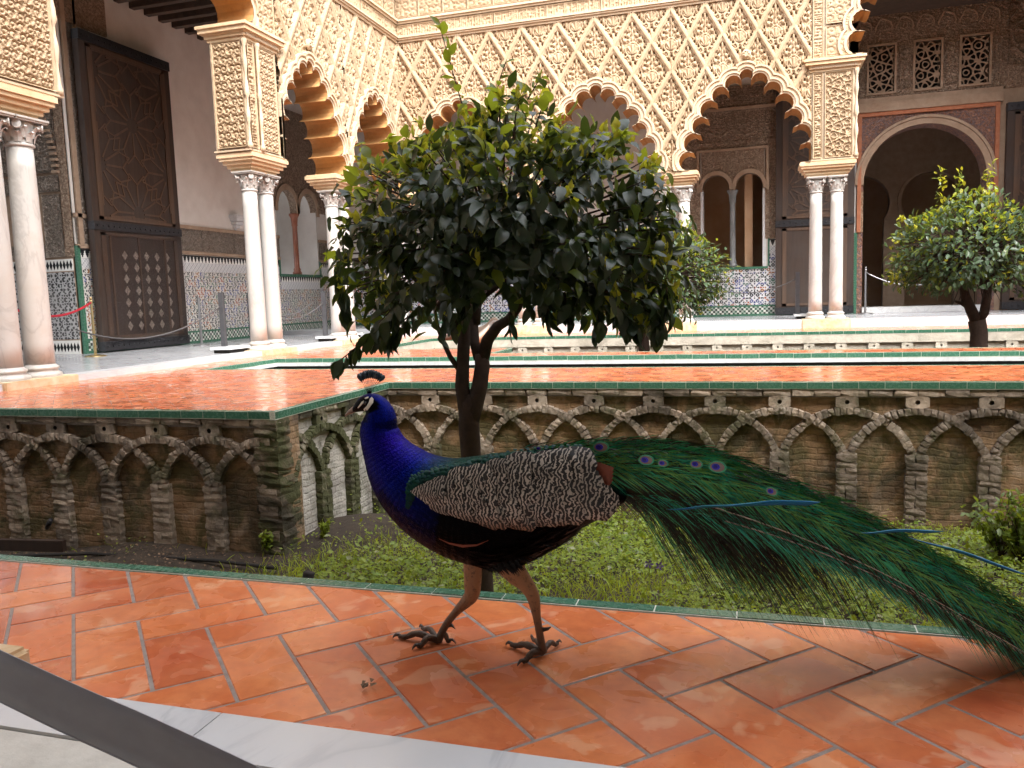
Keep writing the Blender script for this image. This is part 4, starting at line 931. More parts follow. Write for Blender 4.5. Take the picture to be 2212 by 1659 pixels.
# ---- big open wooden door leaf on the left
def door_leaf(label, S, a0, a1, z0, z1, bar, o, th=.13, glass=True, stars=True):
    t = empty('wooden_door', S.w((a0 + a1) / 2, o, z0), label, 'door', 'tall wooden gallery doors')
    mb = MB(); mb.span(S.w(a0, o, z0), S.w(a1, o - th, z1)); mb.build('leaf', M['wood'], t)
    for zz, hh in ((z1 - .09, .18), (bar, .16), (z0 + .09, .18)):
        mb = MB(); mb.span(S.w(a0 - .006, o + .03, zz - hh / 2), S.w(a1 + .006, o - th - .004, zz + hh / 2)); ib = mb.build('iron_strap', M['iron'], t)
        st = MB(); k = 0
        while k * .14 < a1 - a0 - .1: st.lathe([(.02, 0), (.016, .012), (.004, .018)], n=6, M=Matrix.Translation(S.w(a0 + .07 + .14 * k, o + .03, zz)) @ (Matrix.Rotation(math.pi / 2, 4, 'Y') if S.ax == 'Y' else Matrix.Rotation(math.pi / 2, 4, 'X'))); k += 1
        prop(st.build('stud_row', M['iron'], ib), kind='stuff')
    fr = MB(); w = .10
    for q0, q1 in ((bar + .12, z1 - .22), (z0 + .22, bar - .12)):
        for e0, e1, y0, y1 in ((a0 + .16, a0 + .16 + w, q0, q1), (a1 - .16 - w, a1 - .16, q0, q1), (a0 + .16, a1 - .16, q0, q0 + w * .6), (a0 + .16, a1 - .16, q1 - w * .6, q1)): fr.span(S.w(e0, o + .02, y0), S.w(e1, o - .01, y1))
    fr.build('panel_frame', M['wood_strap'], t)
    def strap(p, q, wd, oo, lst):
        p, q = np.array(p), np.array(q); d = q - p; L = np.linalg.norm(d)
        if L < .02: return
        nn = np.array([-d[1], d[0]]) / L * wd / 2; lst.prism([S.w(*(v[0], oo, v[1])) for v in (p - nn, q - nn, q + nn, p + nn)], Vector(S.w(0, .014, 0)) - Vector(S.w(0, 0, 0)))
    A0, A1 = a0 + .28, a1 - .28; q0, q1 = bar + .2, z1 - .3; R = (A1 - A0) / 2
    if stars:
        cl = lambda p: (min(max(p[0], A0), A1), min(max(p[1], q0), q1)); k = 0
        for cz in np.arange(q0 + .1, q1 + R, R * .93):
            for ca in ((A0 + A1) / 2 + (R if k % 2 else 0), A0 - .001 if k % 2 else None):
                if ca is None: continue
                sw = MB()
                for j in range(12):
                    t0 = 2 * math.pi * j / 12; d = np.array([math.cos(t0), math.sin(t0)]); e = np.array([math.cos(t0 + math.pi / 12), math.sin(t0 + math.pi / 12)]); c = np.array([ca, cz])
                    strap(cl(c + d * R * .16), cl(c + d * R * .62), .035, o + .001 * (j % 3), sw); strap(cl(c + d * R * .62), cl(c + e * R * .86), .03, o + .003 + .001 * (j % 2), sw); e2 = np.array([math.cos(t0 - math.pi / 12), math.sin(t0 - math.pi / 12)]); strap(cl(c + d * R * .62), cl(c + e2 * R * .86), .03, o + .005 + .001 * (j % 2), sw)
                if sw.f: sw.build('star_strapwork', M['wood_strap'], t)
            k += 1
    if glass:
        g = MB(); g.span(S.w(a0 + .12, o + .055, z0 + .12), S.w(a1 - .02, o + .047, bar - .1)); g.build('protective_glass', M['glass'], t)
        b = MB()
        for i in range(3): b.span(S.w(a0 + .35 + i * .75, o + .02, z0 + .25), S.w(a0 + .39 + i * .75, o - .01, bar - .15))
        b.build('muntin', M['wood_strap'], t)
        lo = MB()
        for i in range(5):
            for j in range(7): x, z = a0 + .72 + i * .3, z0 + .45 + j * .23; lo.prism([S.w(x + dx, o + .0, z + dz) for dx, dz in ((0, -.09), (.07, 0), (0, .09), (-.07, 0))], Vector(S.w(0, .012, 0)) - Vector(S.w(0, 0, 0)))
        lo.build('lower_lozenges', M['carved_grey'], t)
    return t
m = Mat('clear_guard', (.9, .9, .92), .06); m.set('Transmission Weight', 1.0).set('IOR', 1.15); M['glass'] = m.m
SDL = Side('Y', XB + .26, XB)
dl = zL(205, 600); dY0, dY1 = onx(226, 762, XB + .26).y, onx(408, 742, XB + .26).y
door_leaf('tall dark wooden door with star strapwork folded against the white gallery wall', SDL, dY0, dY1, ZL + .03, 6.02, 2.48, 0)
# ---- far wall
a_w0, a_w1 = zFb(1516, 450).x, zFb(1650, 450).x; z_sill = 1.46
a_d0, a_d1 = zFb(1675, 560).x, zFb(1842, 560).x
dw0, dw1, apex = zFb(1862, 600).x, zFb(2128, 500).x, 4.72
panel(SWF, WF, -12.3, a_w0, ZF - .05, CEIL + .2, 0, .4, 'plaster', 'plaster')
panel(SWF, WF, a_w0, a_w1, ZF - .05, z_sill, 0, .4, 'plaster', 'plaster'); panel(SWF, WF, a_w0, a_w1, 4.3, CEIL + .2, -.003, .38, 'plaster', 'plaster'); panel(SWF, WF, a_w1, dw0 - .16, ZF - .05, CEIL + .2, 0, .4, 'plaster', 'plaster')
panel(SWF, WF, a_w0 - 1.15, a_w1 + .5, 2.14, 6.0, .03, .05, 'carved_surround', 'carved') if False else None
for a0, a1, z0, z1 in ((a_w0 - .62, a_w0 - .03, 2.16, 4.5), (a_w1 + .03, a_d0, 2.16, 4.5), (a_w0 - .62, a_d0, 4.5, 6.05)): panel(SWF, WF, a0, a1, z0, z1, .03, .05, 'carved_surround', 'carved')
relief_panel(SWF, WF, a_w0 - .4, a_w1 + .22, 4.68, 5.42, .035, 'net', M['carved'], .02, 70, .03, .24); relief_panel(SWF, WF, a_w0 - .4, a_w1 + .22, 5.55, 5.95, .035, 'script', M['carved'], .02, 71, .03)
panel(SWF, WF, a_w0 - .5, a_w1 + .3, 5.44, 5.52, .07, .1, 'moulding', 'brown_plain'); panel(SWF, WF, a_w0 - .12, a_w1 + .12, 4.44, 4.50, .075, .1, 'window_frame', 'brown_plain')
for x in (a_w0 - .12, a_w1 + .06): panel(SWF, WF, x, x + .06, 3.4, 4.45, .07, .1, 'window_frame', 'brown_plain')
twin_heads(SWF, WF, a_w0, a_w1, 3.45, 4.46, .04, .3, M['carved'], 1.15, .12)
small_column(SWF, WF, (a_w0 + a_w1) / 2, -.12, z_sill, 3.46, M['grey_marble'])
for x in (a_w0 - .03, a_w1 - .03): panel(SWF, WF, x, x + .07, z_sill, 3.45, .02, .35, 'window_jamb', 'marble')
panel(SWF, WF, a_w0 - .1, a_w1 + .1, z_sill - .06, z_sill, .05, .45, 'window_sill', 'green')
dado(SWF, WF, -12.2, a_w0 - .1, ZF, 2.14, 'mos_far', 'chk_far', 'chk_band_f'); dado(SWF, WF, a_w0 - .1, a_w1 + .1, ZF, z_sill - .06, 'mos_far', 'chk_far', 'mos_far', False) if False else None
panel(SWF, WF, a_w0 - .1, a_w1 + .1, ZF, ZF + .05, .03, .05, 'skirting_edge', 'green'); panel(SWF, WF, a_w0 - .1, a_w1 + .1, ZF + .05, ZF + .24, .022, .05, 'skirting_tiles', 'chk_far'); panel(SWF, WF, a_w0 - .1, a_w1 + .1, ZF + .24, ZF + .28, .03, .05, 'skirting_edge', 'green'); panel(SWF, WF, a_w0 - .1, a_w1 + .1, ZF + .28, z_sill - .06, .02, .05, 'mosaic_dado', 'mos_far')
dado(SWF, WF, a_w1 + .1, dw0 - .18, ZF, 2.14, 'mos_far', 'chk_far', 'chk_band_f'); panel(SWF, WF, a_w1 + .1, a_w1 + .14, z_sill, 2.16, .04, .06, 'tile_edge', 'green')
panel(SWF, WF, dw0 - .2, dw0 - .13, ZF, 2.2, .05, .2, 'tile_edge', 'green')
SDF = Side('X', YB - .22, YB)
door_leaf('dark wooden door leaf behind the paired columns of the far gallery', SDF, a_d0, a_d1, ZF + .02, 6.3, 2.50, 0, glass=False)
door_leaf('dark wooden door leaf at the far side of the arched doorway', SDF, zFb(2166, 400).x, zFb(2166, 400).x + 1.8, ZF + .02, 5.0, 2.50, 0, glass=False)
# arched doorway with painted spandrels
cx_ = (dw0 + dw1) / 2; hw = (dw1 - dw0) / 2; zs = apex - hw
DW = empty('arched_doorway', (cx_, YB, ZF), 'round arched doorway with red painted carved spandrels under three lattice windows', 'doorway')
fo0, fo1, ft = zFb(1853, 250).x, zFb(2160, 230).x, 5.08
poly = [(fo0, ZF - .05), (dw0, ZF - .05)] + [(cx_ + hw * math.cos(t), zs + hw * math.sin(t)) for t in [math.pi * (1 - k / 28) for k in range(29)]] + [(dw1, ZF - .05), (fo1, ZF - .05), (fo1, ft), (fo0, ft)]
mb = MB(); mb.prism([SWF.w(a, 0, z) for a, z in poly], (0, .6, 0)); mb.build('wall', M['carved_red'], DW)
mb = MB()
for k in range(40):
    t0, t1 = math.pi * (1 - k / 40), math.pi * (1 - (k + 1) / 40)
    for f0, f1, o in ((1.0, 1.10, .05), (1.105, 1.15, .085)):
        mb.prism([SWF.w(cx_ + hw * f_ * math.cos(t), o, zs + hw * f_ * math.sin(t)) for f_, t in ((f0, t0), (f0, t1), (f1, t1), (f1, t0))], (0, o, 0))
mb.build('arch_ring', M['brown_plain'], DW)
mb = MB(); red = M['red_band'] = simple('red_painted_band', (.33, .11, .05), (.42, .17, .09), .85, 8, .3, 60, .003, coord='World')
for a0, a1, z0, z1 in ((fo0, fo0 + .09, 2.2, ft), (fo1 - .09, fo1, 2.2, ft), (fo0 + .09, fo1 - .09, ft - .09, ft)): mb.span(SWF.w(a0, .06, z0), SWF.w(a1, -.01, z1))
mb.build('red_frame', red, DW)
for a0, a1 in ((fo0, dw0), (dw1, fo1)): panel(SWF, DW, a0, a1, 2.2, 3.2, .03, .04, 'jamb_panel', 'carved_pale')
panel(SWF, DW, fo0 - .1, fo1 + .05, ft + .005, ft + .22, .10, .4, 'cornice', 'brown_plain'); panel(SWF, DW, fo0 - .1, fo1 + .05, ft + .22, ft + .34, .05, .4, 'cornice', 'brown_plain')
# lattice windows
lz0, lz1 = 5.55, 6.64; LAT = [(zFb(1877, 150).x, zFb(1932, 150).x), (zFb(1977, 140).x, zFb(2032, 140).x), (zFb(2077, 130).x, zFb(2137, 130).x)]
xs = [fo0 - .2] + [v for p in LAT for v in p] + [fo1 + .1]
for a0, a1 in zip(xs[::2], xs[1::2]): panel(SWF, DW, a0, a1, ft + .34, 6.95, .0, .4, 'carved_panel', 'carved'); relief_panel(SWF, DW, a0 + .1, a1 - .1, 5.6, 6.55, .02, 'vine', M['carved'], .02, int(a0 * 10), .03, .22) if a1 - a0 > .35 else None
for n_, (a0, a1) in enumerate(LAT):
    panel(SWF, DW, a0, a1, ft + .34, lz0, .0, .4, 'carved_panel', 'carved'); panel(SWF, DW, a0, a1, lz1, 6.95, .0, .4, 'carved_panel', 'carved'); panel(SWF, DW, a0 - .02, a1 + .02, lz0 - .02, lz1 + .02, -.5, .05, 'lattice_dark', 'hole')
    nx, ny = 56, 104; X, Z = np.meshgrid(np.linspace(0, a1 - a0, nx), np.linspace(0, lz1 - lz0, ny)); per = .17; q = 0
    for ang in (0, 45, 90, 135): t = math.radians(ang); q = q + np.cos(2 * math.pi / per * (X * math.cos(t) + Z * math.sin(t)) + n_)
    I = np.arange(nx * ny).reshape(ny, nx); Fq = np.stack([I[:-1, :-1], I[:-1, 1:], I[1:, 1:], I[1:, :-1]], -1).reshape(-1, 4); qf = q.ravel()[Fq].mean(1); Fq = Fq[(np.abs(qf - .15) < .85)]
    P = [SWF.w(a0 + x, -.05, lz0 + z) for x, z in zip(X.ravel(), Z.ravel())]; lo = obj('lattice', npmesh('lattice', P, Fq, M['stucco_pale'] if False else M['brown_plain']), DW); md = lo.modifiers.new('s', 'SOLIDIFY'); md.thickness = .04
    mb = MB()
    for b0, b1, z0, z1 in ((a0 - .05, a0, lz0 - .05, lz1 + .05), (a1, a1 + .05, lz0 - .05, lz1 + .05), (a0, a1, lz0 - .05, lz0), (a0, a1, lz1, lz1 + .05)): mb.span(SWF.w(b0, .03, z0), SWF.w(b1, -.06, z1))
    mb.build('lattice_frame', M['brown_plain'], DW)
panel(SWF, DW, fo0 - .2, fo1 + .1, 6.95, 8.0, .0, .4, 'carved_panel', 'carved'); mb = MB()
for r_ in range(2):
    for k in range(7):
        c = fo0 + .1 + (k + .5 * r_) * .46; base = 6.98 + r_ * .36
        for j in range(9):
            t0, t1 = math.pi * (1 - j / 9), math.pi * (1 - (j + 1) / 9); fA = lambda t: .17 + .028 * abs(math.sin(2.5 * t)); p0, p1 = (c + fA(t0) * math.cos(t0), base + fA(t0) * 1.5 * math.sin(t0)), (c + fA(t1) * math.cos(t1), base + fA(t1) * 1.5 * math.sin(t1))
            dx, dz = p1[0] - p0[0], p1[1] - p0[1]; L = math.hypot(dx, dz); n0 = (-dz / L * .016, dx / L * .016); mb.prism([SWF.w(p0[0] - n0[0], 0, p0[1] - n0[1]), SWF.w(p1[0] - n0[0], 0, p1[1] - n0[1]), SWF.w(p1[0] + n0[0], 0, p1[1] + n0[1]), SWF.w(p0[0] + n0[0], 0, p0[1] + n0[1])], (0, -.03, 0))
mb.build('blind_arcade', M['brown_plain'], DW)
panel(SWF, WF, fo1 + .1, XR + 5, ft + .3, 8.0, .0, .4, 'plaster', 'carved'); panel(SWF, WF, fo1, XR + 5, ZF - .05, ft + .3, -.02, .4, 'plaster', 'brown_plain'); relief_panel(SWF, WF, fo1 + .12, fo1 + 2.0, 5.9, 7.4, .03, 'net', M['carved'], .022, 77, .05, .42)
# room behind the doorway: horseshoe arches in brown shade
RM = empty('inner_room', (cx_, 25, ZF), 'dim brown room with twin horseshoe arches seen through the arched doorway', 'room')
YR = 26.4; hc = [(cx_ - .95, .80), (cx_ + .95, .80)]; poly = [(cx_ - 4, 0), ]
for c, r in hc:
    poly += [(c - r * .82, 0), (c - r * .82, 2.55)] + [(c + r * math.cos(t), 3.1 + r * math.sin(t)) for t in [math.radians(215 - k * 250 / 24) for k in range(25)]] + [(c + r * .82, 2.55), (c + r * .82, 0)]
poly += [(cx_ + 4, 0), (cx_ + 4, 7), (cx_ - 4, 7)]; mb = MB(); mb.prism([(a, YR, z + ZF) for a, z in poly], (0, .3, 0)); M['room_plaster'] = simple('brown_room_plaster', (.52, .32, .18), (.62, .42, .27), .9, 2, .3, 30, .006, coord='World'); mb.build('arch_wall', M['brown_plain'], RM)
for c, r in hc:
    mb = MB()
    for k in range(24):
        t0, t1 = [math.radians(215 - (k + e) * 250 / 24) for e in (0, 1)]; mb.prism([(c + r * f_ * math.cos(t), YR - .05, 3.1 + ZF + r * f_ * math.sin(t)) for f_, t in ((1, t0), (1, t1), (1.12, t1), (1.12, t0))], (0, .06, 0))
    mb.build('horseshoe_moulding', M['brown_plain'], RM)
for x0, x1, y0, y1, z0, z1 in ((cx_ - 4, cx_ + 4, 29.5, 29.7, 0, 7.2), (cx_ - 4.2, cx_ - 4, YB + .4, 29.7, 0, 7.2), (cx_ + 4, cx_ + 4.2, YB + .4, 29.7, 0, 7.2), (cx_ - 4.2, cx_ + 4.2, YB + .4, 29.7, 7.0, 7.2)): mb = MB(); mb.span((x0, y0, z0), (x1, y1, z1)); mb.build('room_wall', M['room_plaster'], RM)
panel(Side('X', 26.38, 27), RM, cx_ - 4, cx_ - 1.7, ZF, 1.9, .0, .02, 'star_tiles', 'mos_bw')
mb = MB(); mb.span((dw0, YB - .1, ZF), (dw1, YB + .7, ZF + .14)); mb.build('threshold', M['marble'], DW)
# room behind the left and far windows
for nm, lo, hi in (('far', (a_w0 - .8, 24.6, 0), (a_w1 + .8, 24.8, 6)),): mb = MB(); mb.span(lo, hi); mb.span((lo[0] - .2, YB + .41, 0), (lo[0], 24.8, 6)); mb.span((hi[0], YB + .41, 0), (hi[0] + .2, 24.8, 6)); mb.span((lo[0], YB + .41, 5.0), (hi[0], 24.8, 5.2)); mb.build('window_room', M['room_plaster'], WF)
# ceilings
mb = MB(); mb.span((XB, -3, CEIL), (XLB + .02, 24, CEIL + .3)); k = -3
while k < 22: mb.span((XB, k, CEIL - .12), (XLB, k + .14, CEIL)); k += .42
prop(mb.build('left_gallery_ceiling', M['ceiling']), 'dark coffered wooden ceiling over the tall wooden door', None, None, 'structure')
mb = MB(); mb.span((-12, YFB - .02, CEIL + .31), (XR + 6, YB + .5, CEIL + .6)); prop(mb.build('far_gallery_ceiling', M['ceiling']), 'dark wooden ceiling of the far gallery', None, None, 'structure')
# end wall of the left gallery above and upper roofs closing the galleries
mb = MB(); mb.span((XB - 4, -3, CEIL + .3), (XLB + .02, 24, 12)); prop(mb.build('left_upper_storey', M['plaster']), 'upper storey over the tall door gallery', None, None, 'structure')
mb = MB(); mb.span((-12, YFB - .02, 8.05), (XR + 6, 30, 12)); prop(mb.build('far_upper_storey', M['plaster']), 'upper storey over the far gallery', None, None, 'structure')
# ---- near gallery that the photographer stands in (behind and above the camera)
NA = empty('near_arcade', (0, 1.0, 0), 'plain arcade of the near gallery around the photographer', None, None, 'structure')
mb = MB(); mb.span((-16, .70, 6.0), (XR + 6, 1.25, 12.2)); mb.span((-16, .70, 3.5), (-2.1, 1.25, 6.0)); mb.span((3.4, .70, 3.5), (XR + 6, 1.25, 6.0)); mb.build('wall', M['stucco'], NA)
mb = MB(); mb.span((-16, -3.2, 0), (XR + 6, -3.0, 7)); mb.span((-16, -3.2, 6.9), (XR + 6, 1.0, 7.2)); mb.span((-16, -3.2, 7.2), (XR + 6, .7, 12)); mb.build('back_wall', M['plaster'], NA)
mb = MB(); mb.span((XR + 5, -3, -1), (XR + 5.3, 30, 12)); mb.build('right_wing', M['stucco'], NA)
for x, lb_ in ((-2.75, 'white marble column on the belt side of the photographer, outer one'), (-2.28, 'white marble column on the belt side of the photographer, inner one'), (3.7, 'white marble column on the train side of the photographer, inner one'), (4.2, 'white marble column on the train side of the photographer, outer one')): column(lb_, (x, 1.18, .14), .15, 3.15, group='columns of the near arcade')
# ================================================================ vegetation
def leafmat(name, a, b, trans, rough=.38, tfac=.3, rv=.5):
    m = Mat(name, a, rough); w = m.world(); c = m.ramp(m.noise(7, 3, .6, w), [(.3, a), (.7, b)]); c = m.hsv(c, val=m.math('MULTIPLY_ADD', m.noise(31, 2, .5, w), rv * 1.6, 1 - rv * .8))
    m.set('Base Color', c); m.set('Specular IOR Level', .5); t = m.n('BsdfTranslucent'); m.inp(t, 'Color', trans); mx = m.n('MixShader'); mx.inputs[0].default_value = tfac
    m.t.links.new(m.b.outputs[0], mx.inputs[1]); m.t.links.new(t.outputs[0], mx.inputs[2]); m.t.links.new(mx.outputs[0], m.t.nodes['Material Output'].inputs['Surface']); return m.m
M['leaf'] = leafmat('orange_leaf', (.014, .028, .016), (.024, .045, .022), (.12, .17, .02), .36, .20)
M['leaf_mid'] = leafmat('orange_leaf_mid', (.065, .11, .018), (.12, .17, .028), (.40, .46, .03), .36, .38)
M['leaf_new'] = leafmat('young_orange_leaf', (.30, .33, .03), (.42, .40, .04), (.66, .62, .04), .42, .4)
M['leaf_far'] = leafmat('far_orange_leaf', (.030, .060, .026), (.05, .088, .036), (.15, .2, .04), .42, .22)
M['grass'] = leafmat('grass_blade', (.14, .24, .006), (.31, .37, .010), (.58, .62, .02), .5, .35)
M['cover'] = leafmat('ground_cover_leaf', (.08, .16, .008), (.24, .29, .024), (.48, .52, .03), .5, .32)
M['cover_pale'] = leafmat('pale_ground_cover_leaf', (.16, .18, .08), (.25, .26, .13), (.3, .3, .08), .45, .2)
M['bark'] = simple('orange_bark', (.024, .012, .008), (.055, .030, .020), .85, 16, .8, 60, .006, coord='World')
def leaf_base(L=1.0, W=.23, n=6, fold=.35, droop=.35, wav=.04, seed=0):
    """unit leaf along +x, up +z; returns verts, quads"""
    r = random.Random(seed); V = []; F = []; ph = r.uniform(0, 6)
    for i in range(n + 1):
        t = i / n; x = t * (1 - droop * .25 * t); z = -droop * .55 * t * t; w = W * math.sin(math.pi * min(t ** .8 * .96 + .03, 1)) ** .85 if 0 < i < n else .012
        for s_ in (-1, 0, 1): V.append((x, s_ * w, z + abs(s_) * w * fold + (wav * math.sin(t * 9 + ph + s_) * w / W if s_ else 0)))
    for i in range(n):
        for j in range(2): F.append((i * 3 + j, i * 3 + j + 1, i * 3 + j + 4, i * 3 + j + 3))
    return np.array(V), np.array(F)
LB = [leaf_base(seed=k, W=.20 + .03 * (k % 3), fold=.2 + .12 * (k % 4), droop=.2 + .2 * (k % 3)) for k in range(6)]
LB2 = [leaf_base(seed=k, n=3, W=.22, fold=.3, droop=.3) for k in range(3)]
def frames(D, Nrm):
    D = D / np.linalg.norm(D, axis=1, keepdims=True); S_ = np.cross(Nrm, D); S_ /= np.linalg.norm(S_, axis=1, keepdims=True) + 1e-9; return D, S_, np.cross(D, S_)
def scatter(P, D, Nrm, size, base, wsc=None):
    """numpy array of leaves -> verts, quads"""
    V, F = base; D, S_, N_ = frames(D, Nrm); n = len(P); sz = np.asarray(size).reshape(-1, 1, 1)
    Y = V[None, :, 1:2] * (1 if wsc is None else np.asarray(wsc).reshape(-1, 1, 1))
    W = P[:, None, :] + sz * (V[None, :, 0:1] * D[:, None, :] + Y * S_[:, None, :] + V[None, :, 2:3] * N_[:, None, :])
    return W.reshape(-1, 3), (F[None] + (np.arange(n) * len(V))[:, None, None]).reshape(-1, F.shape[1])
def make_tree(label, group, P, D, Nrm, size, kinds, mats, limbs, base, keep=300, bases=LB, trunk_name='trunk'):
    """P.. arrays of leaves, kinds = index in mats; limbs = list of (points, radii)"""
    t = empty('orange_tree', base, label, 'tree', group)
    mb = MB(); mb.tube(*limbs[0], n=12); tr = mb.build('trunk', M['bark'], t, True)
    for l in limbs[1:]: mb = MB(); mb.tube(*l, n=8); mb.build('limb', M['bark'], t, True)
    dist = np.linalg.norm(P - C_[None], axis=1) / np.asarray(size); order = np.argsort(dist); me = {}
    for i in order[:keep]:
        b = int(i) % len(bases); k = int(kinds[i])
        if (b, k) not in me: me[(b, k)] = npmesh('leaf', bases[b][0], bases[b][1], mats[k], True)
        D_, S_, N_ = frames(D[i:i + 1], Nrm[i:i + 1]); R = Matrix(np.stack([D_[0], S_[0], N_[0]], 1).tolist()).to_4x4()
        o = bpy.data.objects.new('leaf', me[(b, k)]); link(o, t); o.matrix_parent_inverse = parent_world(t).inverted(); o.matrix_basis = Matrix.Translation(P[i]) @ R @ Matrix.Scale(float(size[i]), 4)
    rest = order[keep:]; Vs, Fs, Ms = [], [], []; off = 0
    for b in range(len(bases)):
        for k in range(len(mats)):
            s = rest[(rest % len(bases) == b) & (kinds[rest] == k)]
            if len(s): V, F = scatter(P[s], D[s], Nrm[s], size[s], bases[b]); Vs.append(V); Fs.append(F + off); Ms.append(np.full(len(F), k)); off += len(V)
    if Vs: prop(obj('foliage', npmesh('foliage', np.vstack(Vs), np.vstack(Fs), mats, True, midx=np.concatenate(Ms)), t), kind='stuff')
    return t
nr = np.random.RandomState(11)
CROWN = [(722, 545), (738, 455), (790, 362), (850, 312), (930, 285), (1000, 255), (1065, 235), (1125, 200), (1175, 215), (1205, 255), (1262, 272), (1335, 300), (1400, 345), (1440, 425), (1468, 520), (1462, 625), (1440, 690), (1395, 715), (1335, 690), (1255, 672), (1205, 642), (1125, 650), (1085, 612), (1010, 640), (960, 690), (905, 690), (862, 652), (845, 722), (805, 716), (785, 650), (735, 622), (718, 585)]
TY = 4.5
def crown_points(n):
    out = []
    while len(out) < n:
        u, v = nr.uniform(715, 1472, 4000), nr.uniform(195, 725, 4000); ok = in_poly(u, v, CROWN)
        for a, b in zip(u[ok], v[ok]):
            e = ((a - 1095) / 385) ** 2 + ((b - 470) / 290) ** 2
            hd = .95 * math.sqrt(max(1 - e, .02)); d = nr.choice([-1, 1], p=[.62, .38]) * hd * nr.beta(3.2, 1.2)
            out.append((a, b, d))
            if len(out) >= n: break
    return out
Cp = [(a + (a - 1095) * .02 * d, b, d) for a, b, d in crown_points(560)]
P, D, Nn, Sz, K = [], [], [], [], []; twigs = []; ctr = np.array(ony(1080, 520, TY))
def add_leaf(p, d, n, s, k): P.append(p); D.append(d); Nn.append(n); Sz.append(s); K.append(k)
for u, v, d in Cp:
    y = TY + d; p = np.array(ony(u, v, y)); out = p - ctr; out = out / (np.linalg.norm(out) + 1e-6); top = p[2] > ctr[2] + .28
    p_in = p - out * .22; twigs.append((p_in, p))
    for k in range(nr.randint(6, 10)):
        a = nr.normal(0, 1, 3); dr = out * .55 + a * .55 + np.array([0, 0, -.55 if not top else .05]); q = p + out * nr.uniform(-.14, .05) + nr.normal(0, .035, 3)
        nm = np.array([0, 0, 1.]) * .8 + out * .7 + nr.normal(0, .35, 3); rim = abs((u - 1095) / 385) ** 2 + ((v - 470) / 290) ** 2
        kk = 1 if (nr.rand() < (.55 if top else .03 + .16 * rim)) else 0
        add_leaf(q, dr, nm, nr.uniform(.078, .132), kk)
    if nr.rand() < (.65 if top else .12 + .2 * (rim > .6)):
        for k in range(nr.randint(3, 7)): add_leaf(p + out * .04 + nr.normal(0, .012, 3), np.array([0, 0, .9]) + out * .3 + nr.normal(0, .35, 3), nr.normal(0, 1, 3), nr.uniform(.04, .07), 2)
def spray(pts, yy, every=1.0, size=.10, kind=1, droop=-.3, up=0.0, n=2, rad=.004):
    """a twig through image points at depth yy with leaves along it"""
    W = [np.array(ony(u, v, yy + (i * .0))) for i, (u, v) in enumerate(pts)]; shoots.append((W, [rad * (1 - .6 * i / len(W)) for i in range(len(W))]))
    for i in range(len(W) - 1):
        for t in np.arange(0, 1, .34 / every):
            p = W[i] * (1 - t) + W[i + 1] * t; ax = W[i + 1] - W[i]; ax /= np.linalg.norm(ax)
            for k in range(n): sd = nr.normal(0, 1, 3); sd -= ax * sd.dot(ax); sd /= np.linalg.norm(sd); add_leaf(p, ax * (.5 + up) + sd * .8 + np.array([0, 0, droop]), np.array([0, 0, 1.]) + nr.normal(0, .5, 3), size * nr.uniform(.75, 1.15), kind)
shoots = []
spray([(1008, 255), (995, 215), (982, 170), (968, 120), (955, 75), (950, 48)], 4.3, 1.0, .10, 1, -.1, .1, 1); spray([(1062, 240), (1072, 200), (1083, 160), (1095, 128)], 4.4, .9, .06, 1, 0, .2, 1); spray([(1140, 215), (1160, 180), (1172, 165)], 4.3, 1, .07, 1, 0, .1, 2)
spray([(1180, 240), (1190, 205), (1185, 185)], 4.2, 1, .09, 2, -.5, 0, 1)
spray([(862, 650), (826, 690), (800, 720), (772, 748)], 4.0, .7, .13, 0, -1.2, 0, 1); spray([(880, 640), (850, 680), (830, 705), (800, 730)], 4.1, 1.1, .13, 0, -1.6, 0, 2); spray([(772, 748), (755, 762), (735, 778), (715, 785)], 4.0, .9, .115, 0, -1.4, 0, 1)
spray([(905, 660), (860, 715), (840, 735)], 4.15, 1.2, .13, 0, -1.8, 0, 2); spray([(1105, 640), (1100, 690), (1108, 715)], 4.3, .9, .11, 0, -1.5, 0, 1); spray([(1330, 660), (1360, 690), (1375, 715)], 4.2, 1.2, .13, 0, -1.8, 0, 2); spray([(960, 660), (965, 690), (950, 720)], 4.2, .8, .12, 0, -1.6, 0, 1)
for u, v in ((740, 640), (1290, 668), (1420, 680), (1000, 640), (1220, 650), (1440, 640), (1180, 640)): spray([(u, v - 20), (u + 3, v + 10), (u + 5, v + 45)], 4.1 + nr.uniform(-.3, .3), 1, .125, 0, -1.6, 0, 2)
def pp(*q): return [Vector(ony(u, v, y)) for u, v, y in q]
base = ony(1042, 1300, 4.75); bz = -1.30; base = Vector((base.x, 4.75, bz))
